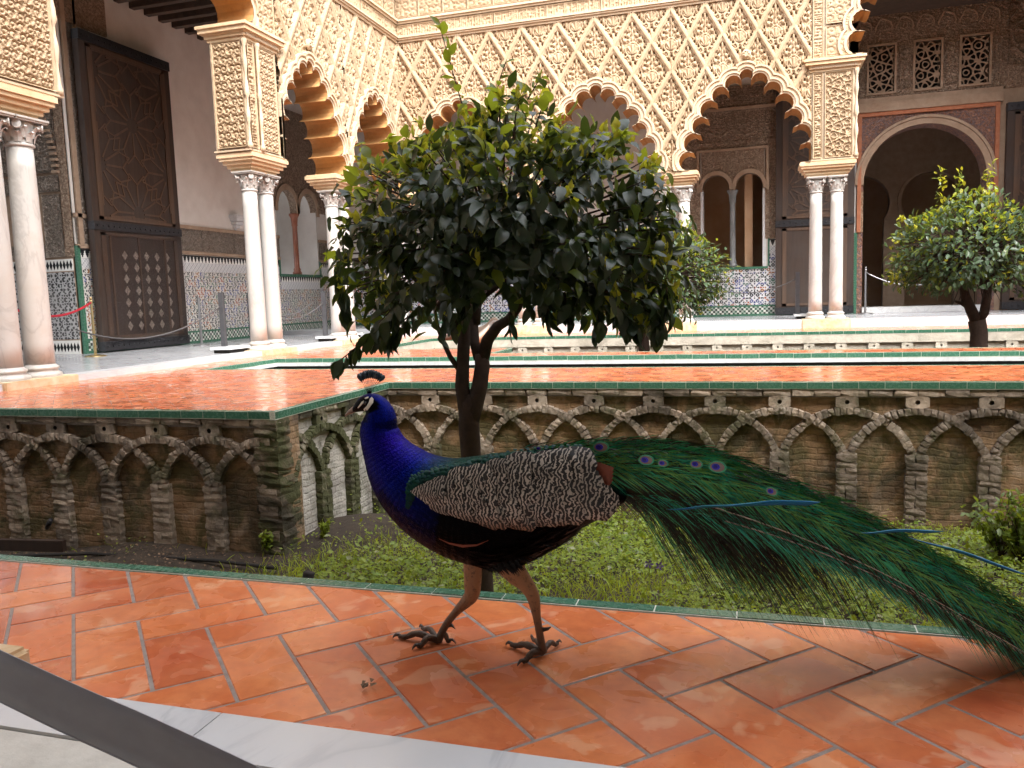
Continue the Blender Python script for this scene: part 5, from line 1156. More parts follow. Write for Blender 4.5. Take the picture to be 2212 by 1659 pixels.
limbs = [([base, *pp((1040, 1250, 4.72), (1030, 1100, 4.64), (1018, 990, 4.58), (1013, 920, 4.55), (1014, 868, 4.535), (1016, 850, 4.53))], [.085, .075, .066, .062, .064, .062, .03]),
 (pp((1012, 930, 4.55), (1006, 880, 4.53), (998, 835, 4.52), (1000, 780, 4.5), (1003, 720, 4.47), (1000, 660, 4.42), (990, 590, 4.35), (960, 500, 4.3)), [.04, .05, .045, .04, .038, .036, .03, .018]),
 (pp((1015, 930, 4.55), (1024, 880, 4.535), (1036, 835, 4.54), (1042, 790, 4.55), (1040, 765, 4.56)), [.04, .054, .05, .047, .045]),
 (pp((1036, 775, 4.56), (1025, 740, 4.56), (1022, 690, 4.58), (1026, 640, 4.62), (1040, 560, 4.68), (1060, 450, 4.7)), [.038, .032, .03, .03, .025, .012]),
 (pp((1042, 775, 4.56), (1053, 735, 4.53), (1075, 705, 4.5), (1100, 690, 4.45), (1118, 665, 4.42), (1150, 600, 4.4), (1230, 520, 4.35)), [.042, .036, .032, .03, .026, .02, .012]),
 (pp((1028, 700, 4.58), (1030, 660, 4.56), (1050, 610, 4.6)), [.03, .03, .02]),
 (pp((993, 800, 4.5), (972, 770, 4.46), (958, 740, 4.44), (948, 715, 4.42), (935, 650, 4.3)), [.018, .016, .014, .012, .008]),
 (pp((1005, 720, 4.47), (930, 640, 4.4), (860, 560, 4.35), (800, 480, 4.3)), [.022, .018, .013, .006]), (pp((1030, 650, 4.62), (1150, 560, 4.8), (1300, 500, 4.9), (1400, 470, 4.9)), [.022, .018, .013, .006]), (pp((1000, 660, 4.42), (1040, 500, 4.2), (1080, 380, 4.15), (1090, 280, 4.2)), [.025, .02, .013, .006])]
limbs += [(list(map(Vector, W)), r) for W, r in shoots]
tw = MB()
for a, b in twigs: tw.tube([a, b], [.006, .003], 4)
Kk = np.array(K); P_, D_, N__, S__ = np.array(P), np.array(D), np.array(Nn), np.array(Sz)
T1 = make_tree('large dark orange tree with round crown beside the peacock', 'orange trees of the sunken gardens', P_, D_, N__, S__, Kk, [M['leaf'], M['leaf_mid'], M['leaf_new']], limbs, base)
prop(tw.build('twigs', M['bark'], T1), kind='stuff')
def far_tree(label, cu, cv, Y, ru, rv, trunk, n, seed, shoots_=()):
    r = np.random.RandomState(seed); P, D, Nn, Sz, K = [], [], [], [], []; c = np.array(ony(cu, cv, Y)); sx = np.array(ony(cu + 10, cv, Y)) - c; kx = np.linalg.norm(sx) / 10; RX, RZ = ru * kx, rv * kx; tgr = MB()
    for i in range(n):
        d = r.normal(0, 1, 3); d /= np.linalg.norm(d); lump = 1 + .12 * math.sin(5 * d[0] + seed) * math.cos(4 * d[2] + d[1] * 3); q = c + d * np.array([RX, RX, RZ]) * lump * r.beta(5, 1.1); tgr.tube([c + (q - c) * .4, q], [.012, .004], 3)
        if d[2] < -.75: continue
        for k in range(6):
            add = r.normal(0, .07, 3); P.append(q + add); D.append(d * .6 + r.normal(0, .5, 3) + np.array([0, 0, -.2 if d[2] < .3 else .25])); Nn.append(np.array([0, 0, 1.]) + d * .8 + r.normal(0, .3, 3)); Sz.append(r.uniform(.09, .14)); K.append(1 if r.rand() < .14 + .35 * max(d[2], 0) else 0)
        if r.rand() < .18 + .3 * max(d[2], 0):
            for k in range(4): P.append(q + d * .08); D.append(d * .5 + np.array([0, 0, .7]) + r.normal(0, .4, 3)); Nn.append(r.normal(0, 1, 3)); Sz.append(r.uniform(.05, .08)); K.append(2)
    for (u0, v0), (u1, v1) in shoots_:
        a, b = np.array(ony(u0, v0, Y)), np.array(ony(u1, v1, Y))
        for t in np.linspace(0, 1, 14):
            for k in range(3): P.append(a * (1 - t) + b * t + r.normal(0, .03, 3)); D.append(r.normal(0, .6, 3) + np.array([0, 0, .4])); Nn.append(np.array([0, 0, 1.]) + r.normal(0, .4, 3)); Sz.append(r.uniform(.07, .11)); K.append(r.choice([1, 2]))
    limbs = []
    for pts, rad in trunk: limbs.append(([Vector(ony(u, v, Y + o)) for u, v, o in pts], rad))
    b0 = limbs[0][0][0].copy(); b0.z = -1.22; limbs[0][0].insert(0, b0); limbs[0][1].insert(0, limbs[0][1][0] * 1.2)
    t = make_tree(label, 'orange trees of the sunken gardens', np.array(P), np.array(D), np.array(Nn), np.array(Sz), np.array(K), [M['leaf_far'], M['leaf_mid'], M['leaf_new']], limbs, b0, 300, LB2)
    prop(tgr.build('twigs', M['bark'], t), kind='stuff'); return t
far_tree('orange tree half hidden behind the large one', 1405, 595, 14.6, 152, 112, [([(1392, 765, 0), (1390, 735, 0), (1395, 700, 0), (1400, 620, 0)], [.10, .10, .09, .05])], 820, 3)
far_tree('round clipped orange tree standing before the arched doorway', 2105, 545, 14.0, 182, 125, [([(2114, 760, 0), (2115, 720, 0), (2110, 692, 0)], [.13, .125, .125]), ([(2110, 696, 0), (2098, 670, 0), (2085, 640, 0), (2070, 560, 0)], [.09, .08, .07, .04]), ([(2110, 696, 0), (2126, 676, 0), (2132, 640, 0), (2140, 560, 0)], [.08, .07, .065, .04]), ([(2098, 668, 0), (2075, 655, 0), (2062, 650, 0)], [.03, .025, .015])], 720, 5, [((2030, 460), (2035, 365)), ((2075, 440), (2072, 372)), ((2130, 430), (2140, 358)), ((1960, 580), (1918, 612)), ((1985, 500), (1945, 470))])
# ---- ground cover
def cover(n, xr, yr, dens, size, base, kindw, up, seed):
    r = np.random.RandomState(seed); x = r.uniform(*xr, n); y = r.uniform(*yr, n); keep = dens(x, y, r); x, y = x[keep], y[keep]; z = np.array([soil_z(a, b) for a, b in zip(x, y)]) + r.uniform(0, up, len(x))
    P = np.stack([x, y, z], 1); return P, r
inb = lambda x, y: ((y < S1 - .05) | (x > XS + .05)) & (y < S2Y - .05)
def dens_green(x, y, r): return inb(x, y) & (r.rand(len(x)) < np.clip((x + 3.75 - .35 * np.sin(2.1 * y) + .12 * (5.6 - y) * 0) * 1.4, .015, 1))
Pg, r = cover(90000, (-6.8, 4.2), (KO + .02, S2Y), dens_green, 0, None, None, .02, 21)
patch = np.sin(2.3 * Pg[:, 0] + 1) * np.cos(1.9 * Pg[:, 1] - .5) + .4 * np.sin(5.1 * Pg[:, 0] - 3.3 * Pg[:, 1]); isg = patch > r.normal(-.1, .45, len(Pg))
Gb = leaf_base(W=.03, n=3, fold=.3, droop=.9, wav=0); Gp = Pg[isg]; Dg = np.stack([r.normal(0, .5, len(Gp)), r.normal(0, .5, len(Gp)), np.full(len(Gp), 1.)], 1); Ng = r.normal(0, 1, (len(Gp), 3))
V, F = scatter(Gp, Dg, Ng, r.uniform(.05, .15, len(Gp)) * (1.15 - .12 * np.clip(Gp[:, 1] - 3, 0, 4)), Gb); prop(obj('grass', npmesh('grass', V, F, M['grass'], True)), 'fresh green grass growing among the ground cover of the bed', 'grass', None, 'stuff')
Cv = np.repeat(Pg[~isg], 3, 0) + r.normal(0, .02, (3 * (~isg).sum(), 3)); Cv[:, 2] += np.abs(r.normal(.04, .045, len(Cv))); Dc = r.normal(0, 1, (len(Cv), 3)); Dc[:, 2] = np.abs(Dc[:, 2]) * .5; Nc = np.stack([r.normal(0, .45, len(Cv)), r.normal(-.2, .45, len(Cv)), np.ones(len(Cv))], 1)
V, F = scatter(Cv, Dc, Nc, r.uniform(.018, .036, len(Cv)) + .035 * (r.rand(len(Cv)) < .12), leaf_base(W=.30, n=2, fold=.25, droop=.2, wav=0)); F2 = len(F) // 4; mi = np.repeat((r.rand(len(Cv)) < .07).astype(int), 4)
prop(obj('ground_cover', npmesh('ground_cover', V, F, [M['cover'], M['cover_pale']], True, midx=mi)), 'low leafy ground cover filling the sunken bed', 'ground cover', None, 'stuff')
# litter on bare soil
Lp, r2 = cover(9000, (-7.6, -2.8), (KO + .02, S1), lambda x, y, r: inb(x, y), 0, None, None, .004, 5)
M['litter'] = simple('dry_litter', (.10, .055, .03), (.24, .16, .10), .9, 40, 0, coord='World')
V, F = scatter(Lp, r2.normal(0, 1, (len(Lp), 3)) * [1, 1, .15], np.array([[0, 0, 1.]]) + r2.normal(0, .4, (len(Lp), 3)), r2.uniform(.01, .035, len(Lp)), leaf_base(W=.35, n=2, fold=.3, droop=.2)); prop(obj('soil_litter', npmesh('soil_litter', V, F, M['litter'])), 'dry leaf litter on the bare soil', 'litter', None, 'stuff')
def plant(name, label, cat, base, stems, h, lsize, mat, seed, spread=.12, group=None):
    r = np.random.RandomState(seed); t = empty(name, base, label, cat, group); st = MB(); Ps, Ds, Ns, Ss = [], [], [], []
    for s in range(stems):
        a = r.uniform(0, 6.28); tip = np.array(base) + np.array([math.cos(a) * spread * r.rand() * 2, math.sin(a) * spread * r.rand(), h * r.uniform(.6, 1.1)]); st.tube([base, (np.array(base) + tip) / 2 + r.normal(0, .02, 3), tip], [.004, .003, .0015], 4)
        for q in np.linspace(.25, 1, 9):
            for k in range(2): Ps.append(np.array(base) * (1 - q) + tip * q); Ds.append(r.normal(0, 1, 3) + [0, 0, .3]); Ns.append([r.normal(0, .4), r.normal(0, .4), 1]); Ss.append(lsize * r.uniform(.7, 1.2))
    st.build('stem', M['bark'], t); V, F = scatter(np.array(Ps), np.array(Ds), np.array(Ns), np.array(Ss), LB2[0]); obj('foliage', npmesh('foliage', V, F, mat, True), t); return t
for k, (u, v, h, lab) in enumerate(((2160, 1205, .42, 'leafy green shrub at the foot of the brown brick wall'), (2205, 1215, .5, 'taller leafy green shrub at the end of the brown brick wall'))): b = onz(u, v, -1.25); plant('shrub', lab, 'shrub', b, 22, h, .07, M['leaf_mid'], 40 + k, .2)
for k, (u, v, lab) in enumerate(((575, 1190, 'small dark weed at the foot of the corner pier'), (700, 1165, 'small pale weed growing by the limewashed wall'), (840, 1085, 'bright weed growing in the wall corner behind the peacock'), (1700, 1200, 'small weed growing under the peacock train'))): plant('weed', lab, 'weed', onz(u, v, -1.2), 6, .16, .05, M['cover'], 60 + k, .05)
fl = MB(); M['violet'] = simple('violet_petal', (.16, .09, .38), (.24, .14, .48), .6, 20, 0)
for k, (u, v) in enumerate(((1425, 1222), (1402, 1218))):
    p = onz(u, v, -1.0); t = empty('periwinkle_flower', p, ('open violet periwinkle flower under the peacock tail' if k == 0 else 'violet periwinkle flower just behind the open one'), 'flower', 'violet flowers in the bed'); mb = MB(); mb.tube([(p.x, p.y, -1.2), p], .003, 4); mb.build('stem', M['grass'], t); mb = MB()
    for j in range(5): a = j * 1.2566; mb.add([p, p + Vector((math.cos(a - .4) * .022, -.008, math.sin(a - .4) * .022)), p + Vector((math.cos(a) * .034, -.004, math.sin(a) * .034)), p + Vector((math.cos(a + .4) * .022, -.008, math.sin(a + .4) * .022))], [(0, 1, 2, 3)])
    mb.build('petals', M['violet'], t)
# ================================================================ peacock
PY = 1.86
def cat(pts, n):
    """Catmull-Rom through rows of numbers, n samples"""
    A = np.array(pts, float); out = []; m_ = len(A) - 1
    for s in np.linspace(0, m_, n):
        i = min(int(s), m_ - 1); t = s - i; p0, p1, p2, p3 = A[max(i - 1, 0)], A[i], A[i + 1], A[min(i + 2, m_)]
        out.append(.5 * ((2 * p1) + (-p0 + p2) * t + (2 * p0 - 5 * p1 + 4 * p2 - p3) * t * t + (-p0 + 3 * p1 - 3 * p2 + p3) * t ** 3))
    return np.array(out)
def px(u, v, Y=PY): return np.array(ony(u, v, Y))
PXM = np.linalg.norm(px(1101, 1050) - px(1100, 1050))
ST = [(1352, 1076, 10, .012), (1330, 1070, 30, .035), (1290, 1062, 58, .062), (1225, 1062, 86, .088), (1150, 1083, 107, .104), (1075, 1102, 119, .112), (1005, 1098, 112, .112), (945, 1080, 98, .104), (895, 1050, 83, .09), (858, 1012, 68, .074), (832, 970, 50, .056), (819, 932, 42, .046), (820, 903, 36, .039), (813, 881, 29, .032), (799, 871, 22, .026), (784, 874, 16, .020), (772, 881, 10, .013), (764, 886, 5, .007)]
S_ = cat(ST, 90); NR = 36
def body_frame(k):
    a, b = S_[max(k - 1, 0)], S_[min(k + 1, len(S_) - 1)]; t = np.array([b[0] - a[0], -(b[1] - a[1])]); t /= np.linalg.norm(t); return t
BV = []; BC = []
for k, (u, v, h, wl_) in enumerate(S_):
    t = body_frame(k); c = px(u, v); n2 = np.array([-t[1], t[0]])                      # in-plane normal; bird faces -X so n2 points down-left...
    f_ = k / (len(S_) - 1)
    for j in range(NR):
        a = 2 * math.pi * j / NR; ca, sa = math.cos(a), math.sin(a); p = c + np.array([n2[0], 0, n2[1]]) * ca * h * PXM + np.array([0, 1, 0]) * sa * wl_; BV.append(p)
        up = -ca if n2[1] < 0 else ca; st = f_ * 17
        blue, viol, black, green, deep = (np.array(x) for x in ((.0008, .0045, .12), (.012, .0015, .17), (.0006, .0006, .0009), (.003, .045, .034), (.0005, .0016, .016)))
        zz = p[2]
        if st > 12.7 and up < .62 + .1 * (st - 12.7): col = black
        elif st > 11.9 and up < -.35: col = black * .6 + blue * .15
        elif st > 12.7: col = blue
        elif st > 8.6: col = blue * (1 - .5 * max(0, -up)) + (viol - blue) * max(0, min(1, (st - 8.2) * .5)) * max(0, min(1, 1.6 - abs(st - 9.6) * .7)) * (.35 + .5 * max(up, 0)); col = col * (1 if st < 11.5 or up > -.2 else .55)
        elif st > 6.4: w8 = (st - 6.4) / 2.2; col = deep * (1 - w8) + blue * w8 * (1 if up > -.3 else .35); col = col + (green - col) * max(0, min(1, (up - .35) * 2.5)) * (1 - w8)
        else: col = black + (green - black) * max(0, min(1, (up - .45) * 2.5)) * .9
        BC.append((*np.clip(col, 0, 1), 1))
BF = [(i * NR + j, i * NR + (j + 1) % NR, (i + 1) * NR + (j + 1) % NR, (i + 1) * NR + j) for i in range(len(S_) - 1) for j in range(NR)]
def colmesh(name, V, F, C, mat, smooth=True):
    me = npmesh(name, V, F, mat, smooth); ca = me.color_attributes.new('Col', 'FLOAT_COLOR', 'POINT'); ca.data.foreach_set('color', np.asarray(C, np.float32).ravel()); return me
def plumage(name, rough=.42, metal=.35, bscale=0):
    m = Mat(name, (.1, .1, .1), rough, metal); at = m.n('VertexColor', layer_name='Col'); c = m.hsv(at.outputs['Color'], val=m.math('MULTIPLY_ADD', m.noise(90, 4, .7), 1.5, .3)); m.set('Base Color', c); m.set('Specular IOR Level', .05)
    if bscale: m.bump(m.voro(bscale, m.map(m.co(), (1, 1, 1))), .25, -.003).bump(m.noise(380, 3, .6), .5, .002)
    return m.m
M['plumage'] = plumage('peacock_plumage', .44, .45, 260)
pc = empty('peacock', (px(1040, 1100)[0], PY, 0), 'blue peacock walking on the terracotta walkway with its long green train trailing', 'peacock')
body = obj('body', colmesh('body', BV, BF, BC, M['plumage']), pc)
# fine overlapping contour feathers that break up the smooth surface
r = np.random.RandomState(3); BVn = np.array(BV).reshape(len(S_), NR, 3); BCn = np.array(BC).reshape(len(S_), NR, 4)
def contour(n, k0, k1, length, width, lift, seed, jrange=None):
    r = np.random.RandomState(seed); V, F, C = [], [], []
    for i in range(n):
        k = r.randint(k0, k1); j = r.randint(NR) if jrange is None else r.choice(jrange); p = BVn[k, j] + (BVn[k, (j + 1) % NR] - BVn[k, j]) * r.rand(); ax = BVn[max(k - 2, 0), j] - BVn[min(k + 1, len(S_) - 1), j]; ax /= np.linalg.norm(ax) + 1e-9
        nm = p - px(*S_[k][:2]); nm /= np.linalg.norm(nm) + 1e-9; sd = np.cross(ax, nm); sd /= np.linalg.norm(sd) + 1e-9; L = length * r.uniform(.6, 1.2); W = width * r.uniform(.7, 1.2); b = len(V); ax = ax + sd * r.normal(0, .12)
        V += [p + sd * W * .5, p - sd * W * .5, p + ax * L * .6 - sd * W * .6 + nm * lift * .8, p + ax * L * .6 + sd * W * .6 + nm * lift * .8, p + ax * L + nm * lift * .9]; F += [(b, b + 1, b + 2, b + 3), (b + 3, b + 2, b + 4, b + 4)]; C += [BCn[k, j] * [*([r.uniform(.6, 1.5)] * 3), 1]] * 5
    me = bpy.data.meshes.new('contour_feathers'); me.from_pydata([tuple(v) for v in V], [], [f if f[2] != f[3] else f[:3] for f in F]); me.materials.append(M['plumage']); ca = me.color_attributes.new('Col', 'FLOAT_COLOR', 'POINT'); ca.data.foreach_set('color', np.asarray(C, np.float32).ravel()); return me
prop(obj('contour_feathers', contour(11000, 42, 67, .0085, .0026, .0009, 4), body), kind='stuff')
prop(obj('breast_feathers', contour(4200, 22, 46, .014, .0045, .0012, 5), body), kind='stuff')
prop(obj('belly_feathers', contour(900, 12, 30, .05, .008, .004, 6, [j for j in range(NR) if BVn[24, j][2] < px(1075, 1140)[2]]), body), kind='stuff')
# near-side surface of the bird at image point (u, v)
from mathutils.bvhtree import BVHTree
bvh = BVHTree.FromPolygons([Vector(v) for v in BV], BF)
def side_y(u, v, s=-1, lift=0.0):
    hit_ = bvh.ray_cast(Vector(C_), Vector(ray(u, v)).normalized())
    if hit_[0] is not None: return PY + s * (PY - hit_[0].y + lift)
    return side_y0(u, v, s, lift)
def side_y0(u, v, s=-1, lift=0.0):
    best = None; d = (S_[:, 0] - u) ** 2 + (S_[:, 1] - v) ** 2; k = int(np.argmin(d)); t = body_frame(k); n2 = np.array([-t[1], t[0]]); q = ((u - S_[k][0]) * n2[0] - (v - S_[k][1]) * n2[1]) / S_[k][2]
    return PY + s * (S_[k][3] * math.sqrt(max(1 - min(abs(q), .985) ** 2, 0)) + lift)
# face: bare white skin patches, eye, beak, crest
M['skin'] = simple('white_face_skin', (.62, .58, .48), (.74, .70, .60), .5, 60, .3, 300, .0008); M['eye'] = simple('dark_eye', (.012, .006, .005), (.02, .01, .008), .08, 10, 0); M['beak'] = simple('horn_beak', (.16, .105, .08), (.36, .25, .19), .35, 40, .3, 200, .0006)
def patch(name, poly, lift, mat, parent, s=-1, sub=1):
    mb = MB(); c = np.mean(poly, 0); n = len(poly); P = [px(u, v, side_y(u, v, s, lift)) for u, v in poly]; Q = [px(*(c + (np.array(p) - c) * .55), side_y(*(c + (np.array(p) - c) * .55), s, lift + .0012)) for p in poly]; mb.add(P + Q + [px(*c, side_y(*c, s, lift + .0016))], [(i, (i + 1) % n, (i + 1) % n + n, i + n) for i in range(n)] + [(i + n, (i + 1) % n + n, 2 * n) for i in range(n)]); return mb.build(name, mat, parent, True)
for s in (-1, 1):
    fc = patch('face_patch', [(803, 857), (807, 862), (806, 870), (800, 878), (794, 886), (787, 888), (785, 884), (792, 877), (797, 868), (799, 861)], .0034, M['skin'], body, s)
    patch('face_patch', [(786, 865), (785, 870), (780, 876), (774, 882), (772, 881), (777, 874), (781, 868)], .0034, M['skin'], body, s); patch('face_patch', [(787, 860), (793, 857), (797, 857), (795, 860), (790, 862)], .0030, M['skin'], body, s)
    e = px(789, 871, side_y(789, 871, s, .0005)); mb = MB(); mb.lathe([(.0005, -.0052), (.004, -.0035), (.0052, 0), (.004, .0035), (.0005, .0052)], e, 10); mb.build('eye', M['eye'], body, True)
bk = []; bc = cat([(778, 878, 9.0, .010), (768, 883, 7.5, .0085), (757, 889, 5.2, .006), (748, 896, 2.4, .003), (745.5, 900, .6, .0008)], 14); nb = 12
for k, (u, v, h, w_) in enumerate(bc):
    t = np.array([-.85, -.5]) if k < 8 else np.array([-.6, -.8]); n2 = np.array([-t[1], t[0]]); n2 = n2 / np.linalg.norm(n2); c = px(u, v)
    for j in range(nb): a = 2 * math.pi * j / nb; bk.append(c + np.array([n2[0], 0, n2[1]]) * math.cos(a) * h * PXM + np.array([0, 1, 0]) * math.sin(a) * w_)
obj('beak', npmesh('beak', bk, [(i * nb + j, i * nb + (j + 1) % nb, (i + 1) * nb + (j + 1) % nb, (i + 1) * nb + j) for i in range(len(bc) - 1) for j in range(nb)], M['beak'], True), body)
mb = MB(); mb.add([px(776, 884, PY - .0105), px(762, 889, PY - .009), px(750, 894, PY - .005), px(762, 890.4, PY - .0092)], [(0, 1, 2, 3)]); mb.build('beak_gape', M['eye'], body)
M['crest_tip'] = simple('crest_tip', (.004, .012, .022), (.01, .03, .045), .5, 60, .4, 300, .001)
cr = obj('crest', None, pc) if False else None
for k in range(11):
    q = k / 10; u1 = 778 + 46 * q; v1 = 822 - 13 * math.sin(math.pi * (.12 + .8 * q)); y1 = PY + (-.012 + .024 * ((k * 7) % 11) / 10); a, b = px(797 + 3 * (q - .5), 853), px(u1, v1, y1)
    mb = MB(); mb.tube([a, (a + b) / 2 + [0, 0, .002], b], [.0007, .0005, .0004], 4); mb.mi = 1; mb.lathe([(.0006, -.012), (.005, -.006), (.0085, .001), (.0085, .006), (.004, .0105), (.0006, .012)], (0, 0, 0), 8, Matrix.Translation(b + (b - a) * .02) @ Vector(b - a).to_track_quat('Z', 'Y').to_matrix().to_4x4() @ Matrix.Diagonal((1, .7, 1, 1))); mb.build('crest_feather', [M['eye'], M['crest_tip']], body, True)
# ---- barred wing
m = Mat('barred_wing', rough=.55); uvx, uvy, _ = m.sep(m.co('UV')); w = m.co()
w = m.world(); ns = m.noise(62, 2, .6, w); bars = m.math('SINE', m.math('ADD', m.math('MULTIPLY', uvy, 46.), m.math('ADD', m.math('MULTIPLY', ns, 15.), m.math('MULTIPLY', m.math('ABSOLUTE', m.math('SUBTRACT', uvx, .5)), -7.))))
bz = m.ramp(m.math('ADD', bars, m.math('MULTIPLY', m.noise(240, 2, .5, w), .5)), [(.42, (.006, .005, .005)), (.54, (.03, .02, .018)), (.64, (.40, .35, .30))])
low = m.math('MULTIPLY', m.math('SUBTRACT', .40, m.sep(m.world())[2]), 25., clamp=True); m.set('Base Color', m.mix(low, bz, m.mix(1., bz, (.62, .40, .28), 'MULTIPLY'))); m.bump(m.noise(300, 2, .5, w), .3, .001); m.set('Base Color', m.hsv(m.b.inputs['Base Color'].links[0].from_socket, val=m.math('MULTIPLY_ADD', m.rand(), .5, .72))); M['barred'] = m.m
def feather_base(n=6, W=.36, droop=.12, camber=.25, tip=.75):
    V, F, UV = [], [], []
    for i in range(n + 1):
        t = i / n; w_ = W * (min(1, .55 + t * 1.4) if t < tip else math.sqrt(max(1 - ((t - tip) / (1 - tip)) ** 2, .02)))
        for s in (-1, -.5, 0, .5, 1): V.append((t, s * w_, -camber * w_ * s * s - droop * t * t * .3)); UV.append((s * .5 + .5, t))
    for i in range(n):
        for j in range(4): F.append((i * 5 + j, i * 5 + j + 1, i * 5 + j + 6, i * 5 + j + 5))
    return np.array(V), np.array(F), np.array(UV)
FB = feather_base(); WING = [(884, 1064), (905, 1048), (960, 1027), (1050, 1003), (1150, 984), (1222, 980), (1245, 1002), (1280, 1030), (1318, 1050), (1343, 1078), (1325, 1098), (1262, 1107), (1160, 1112), (1075, 1122), (1000, 1120), (940, 1102), (902, 1080)]
wing_me = npmesh('wing_feather', FB[0], FB[1], M['barred'], True, uv=FB[2])
def wing_y(u, v, s): q = ((u - 1110) / 262) ** 2 * .85 + ((v - 1052) / 92) ** 2 * .75; return PY + s * (.066 + .064 * math.sqrt(max(1 - q, 0)))
r = np.random.RandomState(8); wf = []
for row, v in enumerate(np.arange(976, 1124, 11.0)):
    for u in np.arange(880 + (row % 2) * 13, 1345, 26.0):
        uu, vv = u + r.uniform(-4, 4), v + r.uniform(-3, 3)
        if in_poly(np.array([uu + 48 * max(0, min(1, (uu - 1150) / 120))]), np.array([vv]), WING)[0]: wf.append((uu, vv))
wf.sort(key=lambda q: -q[0])
for s in (-1, 1):
    shell = []; nn = 20; g = [(884 + (1336 - 884) * i / nn, 970 + 150 * j / 12) for j in range(13) for i in range(nn + 1)]
    wg = empty('wing', (0, 0, 0)); wg.parent = pc; wg.matrix_parent_inverse = parent_world(pc).inverted()
    for i, (u, v) in enumerate(wf):
        yc = wing_y(u, v, s); p = px(u, v, yc); e = 8; du = px(u + e, v + e * .14, wing_y(u + e, v + e * .14, s)) - p; dv = px(u, v + e, wing_y(u, v + e, s)) - p; nm = np.cross(du, dv); nm /= np.linalg.norm(nm); nm = nm if nm[1] * s > 0 else -nm
        d_ = du / np.linalg.norm(du) + r.normal(0, .05, 3); d_ = d_ + nm * .13; sz = (.060 + .02 * (u - 900) / 400) * r.uniform(.9, 1.1)
        if u > 1240: sz *= .8
        D1, S1_, N1 = frames(d_[None], nm[None]); R = Matrix(np.stack([D1[0], S1_[0], N1[0]], 1).tolist()).to_4x4(); o = bpy.data.objects.new('wing_feather', wing_me); link(o, wg); o.matrix_basis = Matrix.Translation(p + nm * (.004 + .000004 * i)) @ R @ Matrix.Scale(sz, 4)
    # under-layer so no gap shows
    nu, nv = 24, 10; V = [];
    for j in range(nv + 1):
        for i in range(nu + 1):
            a = math.pi * j / nv; uu = 886 + (1338 - 886) * i / nu; top = np.interp(uu, [884, 905, 960, 1050, 1150, 1222, 1268, 1300, 1343], [1062, 1048, 1030, 1008, 990, 986, 1022, 1042, 1076]); bot = np.interp(uu, [884, 902, 940, 1000, 1075, 1160, 1262, 1325, 1343], [1060, 1076, 1098, 1116, 1118, 1108, 1103, 1094, 1078]); vv = top + (bot - top) * j / nv; V.append(px(uu, vv, wing_y(uu, vv, s)))
    I = np.arange((nu + 1) * (nv + 1)).reshape(nv + 1, nu + 1); ob = obj('wing_cover', npmesh('wing_cover', V, np.stack([I[:-1, :-1], I[:-1, 1:], I[1:, 1:], I[1:, :-1]], -1).reshape(-1, 4), M['barred'], True, uv=np.array([(.5, (k % (nu + 1)) / 2.2) for k in range(len(V))])), wg, local=True)
M['rufous'] = simple('rufous_primary', (.15, .030, .012), (.22, .05, .02), .6, 30, .3, 200, .001)
for s in (-1, 1):
    for k in range(4): mb = MB(); u0, v0 = 1225 + 8 * k, 1000 + 9 * k; P = [px(u0, v0, PY + s * (.108 - .004 * k)), px(u0 + 60, v0 - 4, PY + s * (.112 - .004 * k)), px(u0 + 102 - 9 * k, v0 + 10, PY + s * (.104 - .004 * k)), px(u0 + 90 - 9 * k, v0 + 30, PY + s * (.108 - .004 * k)), px(u0 + 10, v0 + 22, PY + s * (.112 - .004 * k))]; mb.add(P, [(0, 1, 2, 3, 4)]); mb.build('primary_feather', M['rufous'], pc)
    pts = [(948, 1163), (970, 1172), (1000, 1177), (1030, 1176), (1055, 1167)]; mb = MB(); a = [px(u, v, side_y(u, v, s, .004)) for u, v in pts]; b = [px(u, v + 6 - abs(k - 2) * 2.5, side_y(u, v + 5, s, .005)) for k, (u, v) in enumerate(pts)]; mb.add(a + b, [(i, i + 1, i + 6, i + 5) for i in range(4)]); mb.build('flank_feather', M['rufous'], pc)
# ---- scaled back
m = Mat('scale_feather', rough=.5, metal=.35, spec=.2); uvx, uvy, _ = m.sep(m.co('UV')); rr_ = m.rand(); c = m.mix(rr_, (.002, .026, .030), (.003, .036, .020)); m.set('Base Color', m.mix(m.ramp(uvy, [(.55, 0.), (.95, 1.)]), c, (.003, .012, .012))); M['scale'] = m.m
SBf = feather_base(4, .5, .1, .3, .5); sc_me = npmesh('scale_feather', SBf[0], SBf[1], M['scale'], True, uv=SBf[2])
bl = [(878, 1046), (890, 1022), (930, 1006), (985, 993), (1045, 980), (1110, 967), (1180, 957), (1250, 955)]
r = np.random.RandomState(12); bd = empty('mantle', (0, 0, 0)); bd.parent = pc; bd.matrix_parent_inverse = parent_world(pc).inverted()
for i, (t, off) in enumerate([(t, o) for o in (2, 8, 14, 21, 28, 36, 44) for t in np.linspace(0, 1, 36)]):
    q = cat(bl, 101)[int(t * 100)]; u, v = q[0] + (off % 2) * 3, q[1] + off + (14 if t < .12 else 0) * 0
    if off > 44 * (1 - t) + 8: continue
    for s in (-1, 1):
        y = side_y(u, v, s, .008) if off > 0 else PY + s * (.03 + .012 * (off + 6)); p = px(u, v, y); d_ = np.array([.9, 0, -.10 if t > .2 else -.45]) + r.normal(0, .08, 3); nm = np.array([0, s * (.25 + off / 30), .9 - off / 50]); D1, S1_, N1 = frames((d_ / np.linalg.norm(d_) + nm * .03)[None], nm[None]); o = bpy.data.objects.new('scale_feather', sc_me); link(o, bd); o.matrix_basis = Matrix.Translation(p + N1[0] * (.003 if off > 10 else -.004) + r.normal(0, .0012, 3)) @ Matrix(np.stack([D1[0], S1_[0], N1[0]], 1).tolist()).to_4x4() @ Matrix.Scale(r.uniform(.012, .016) * (.65 if off < 10 else 1), 4)
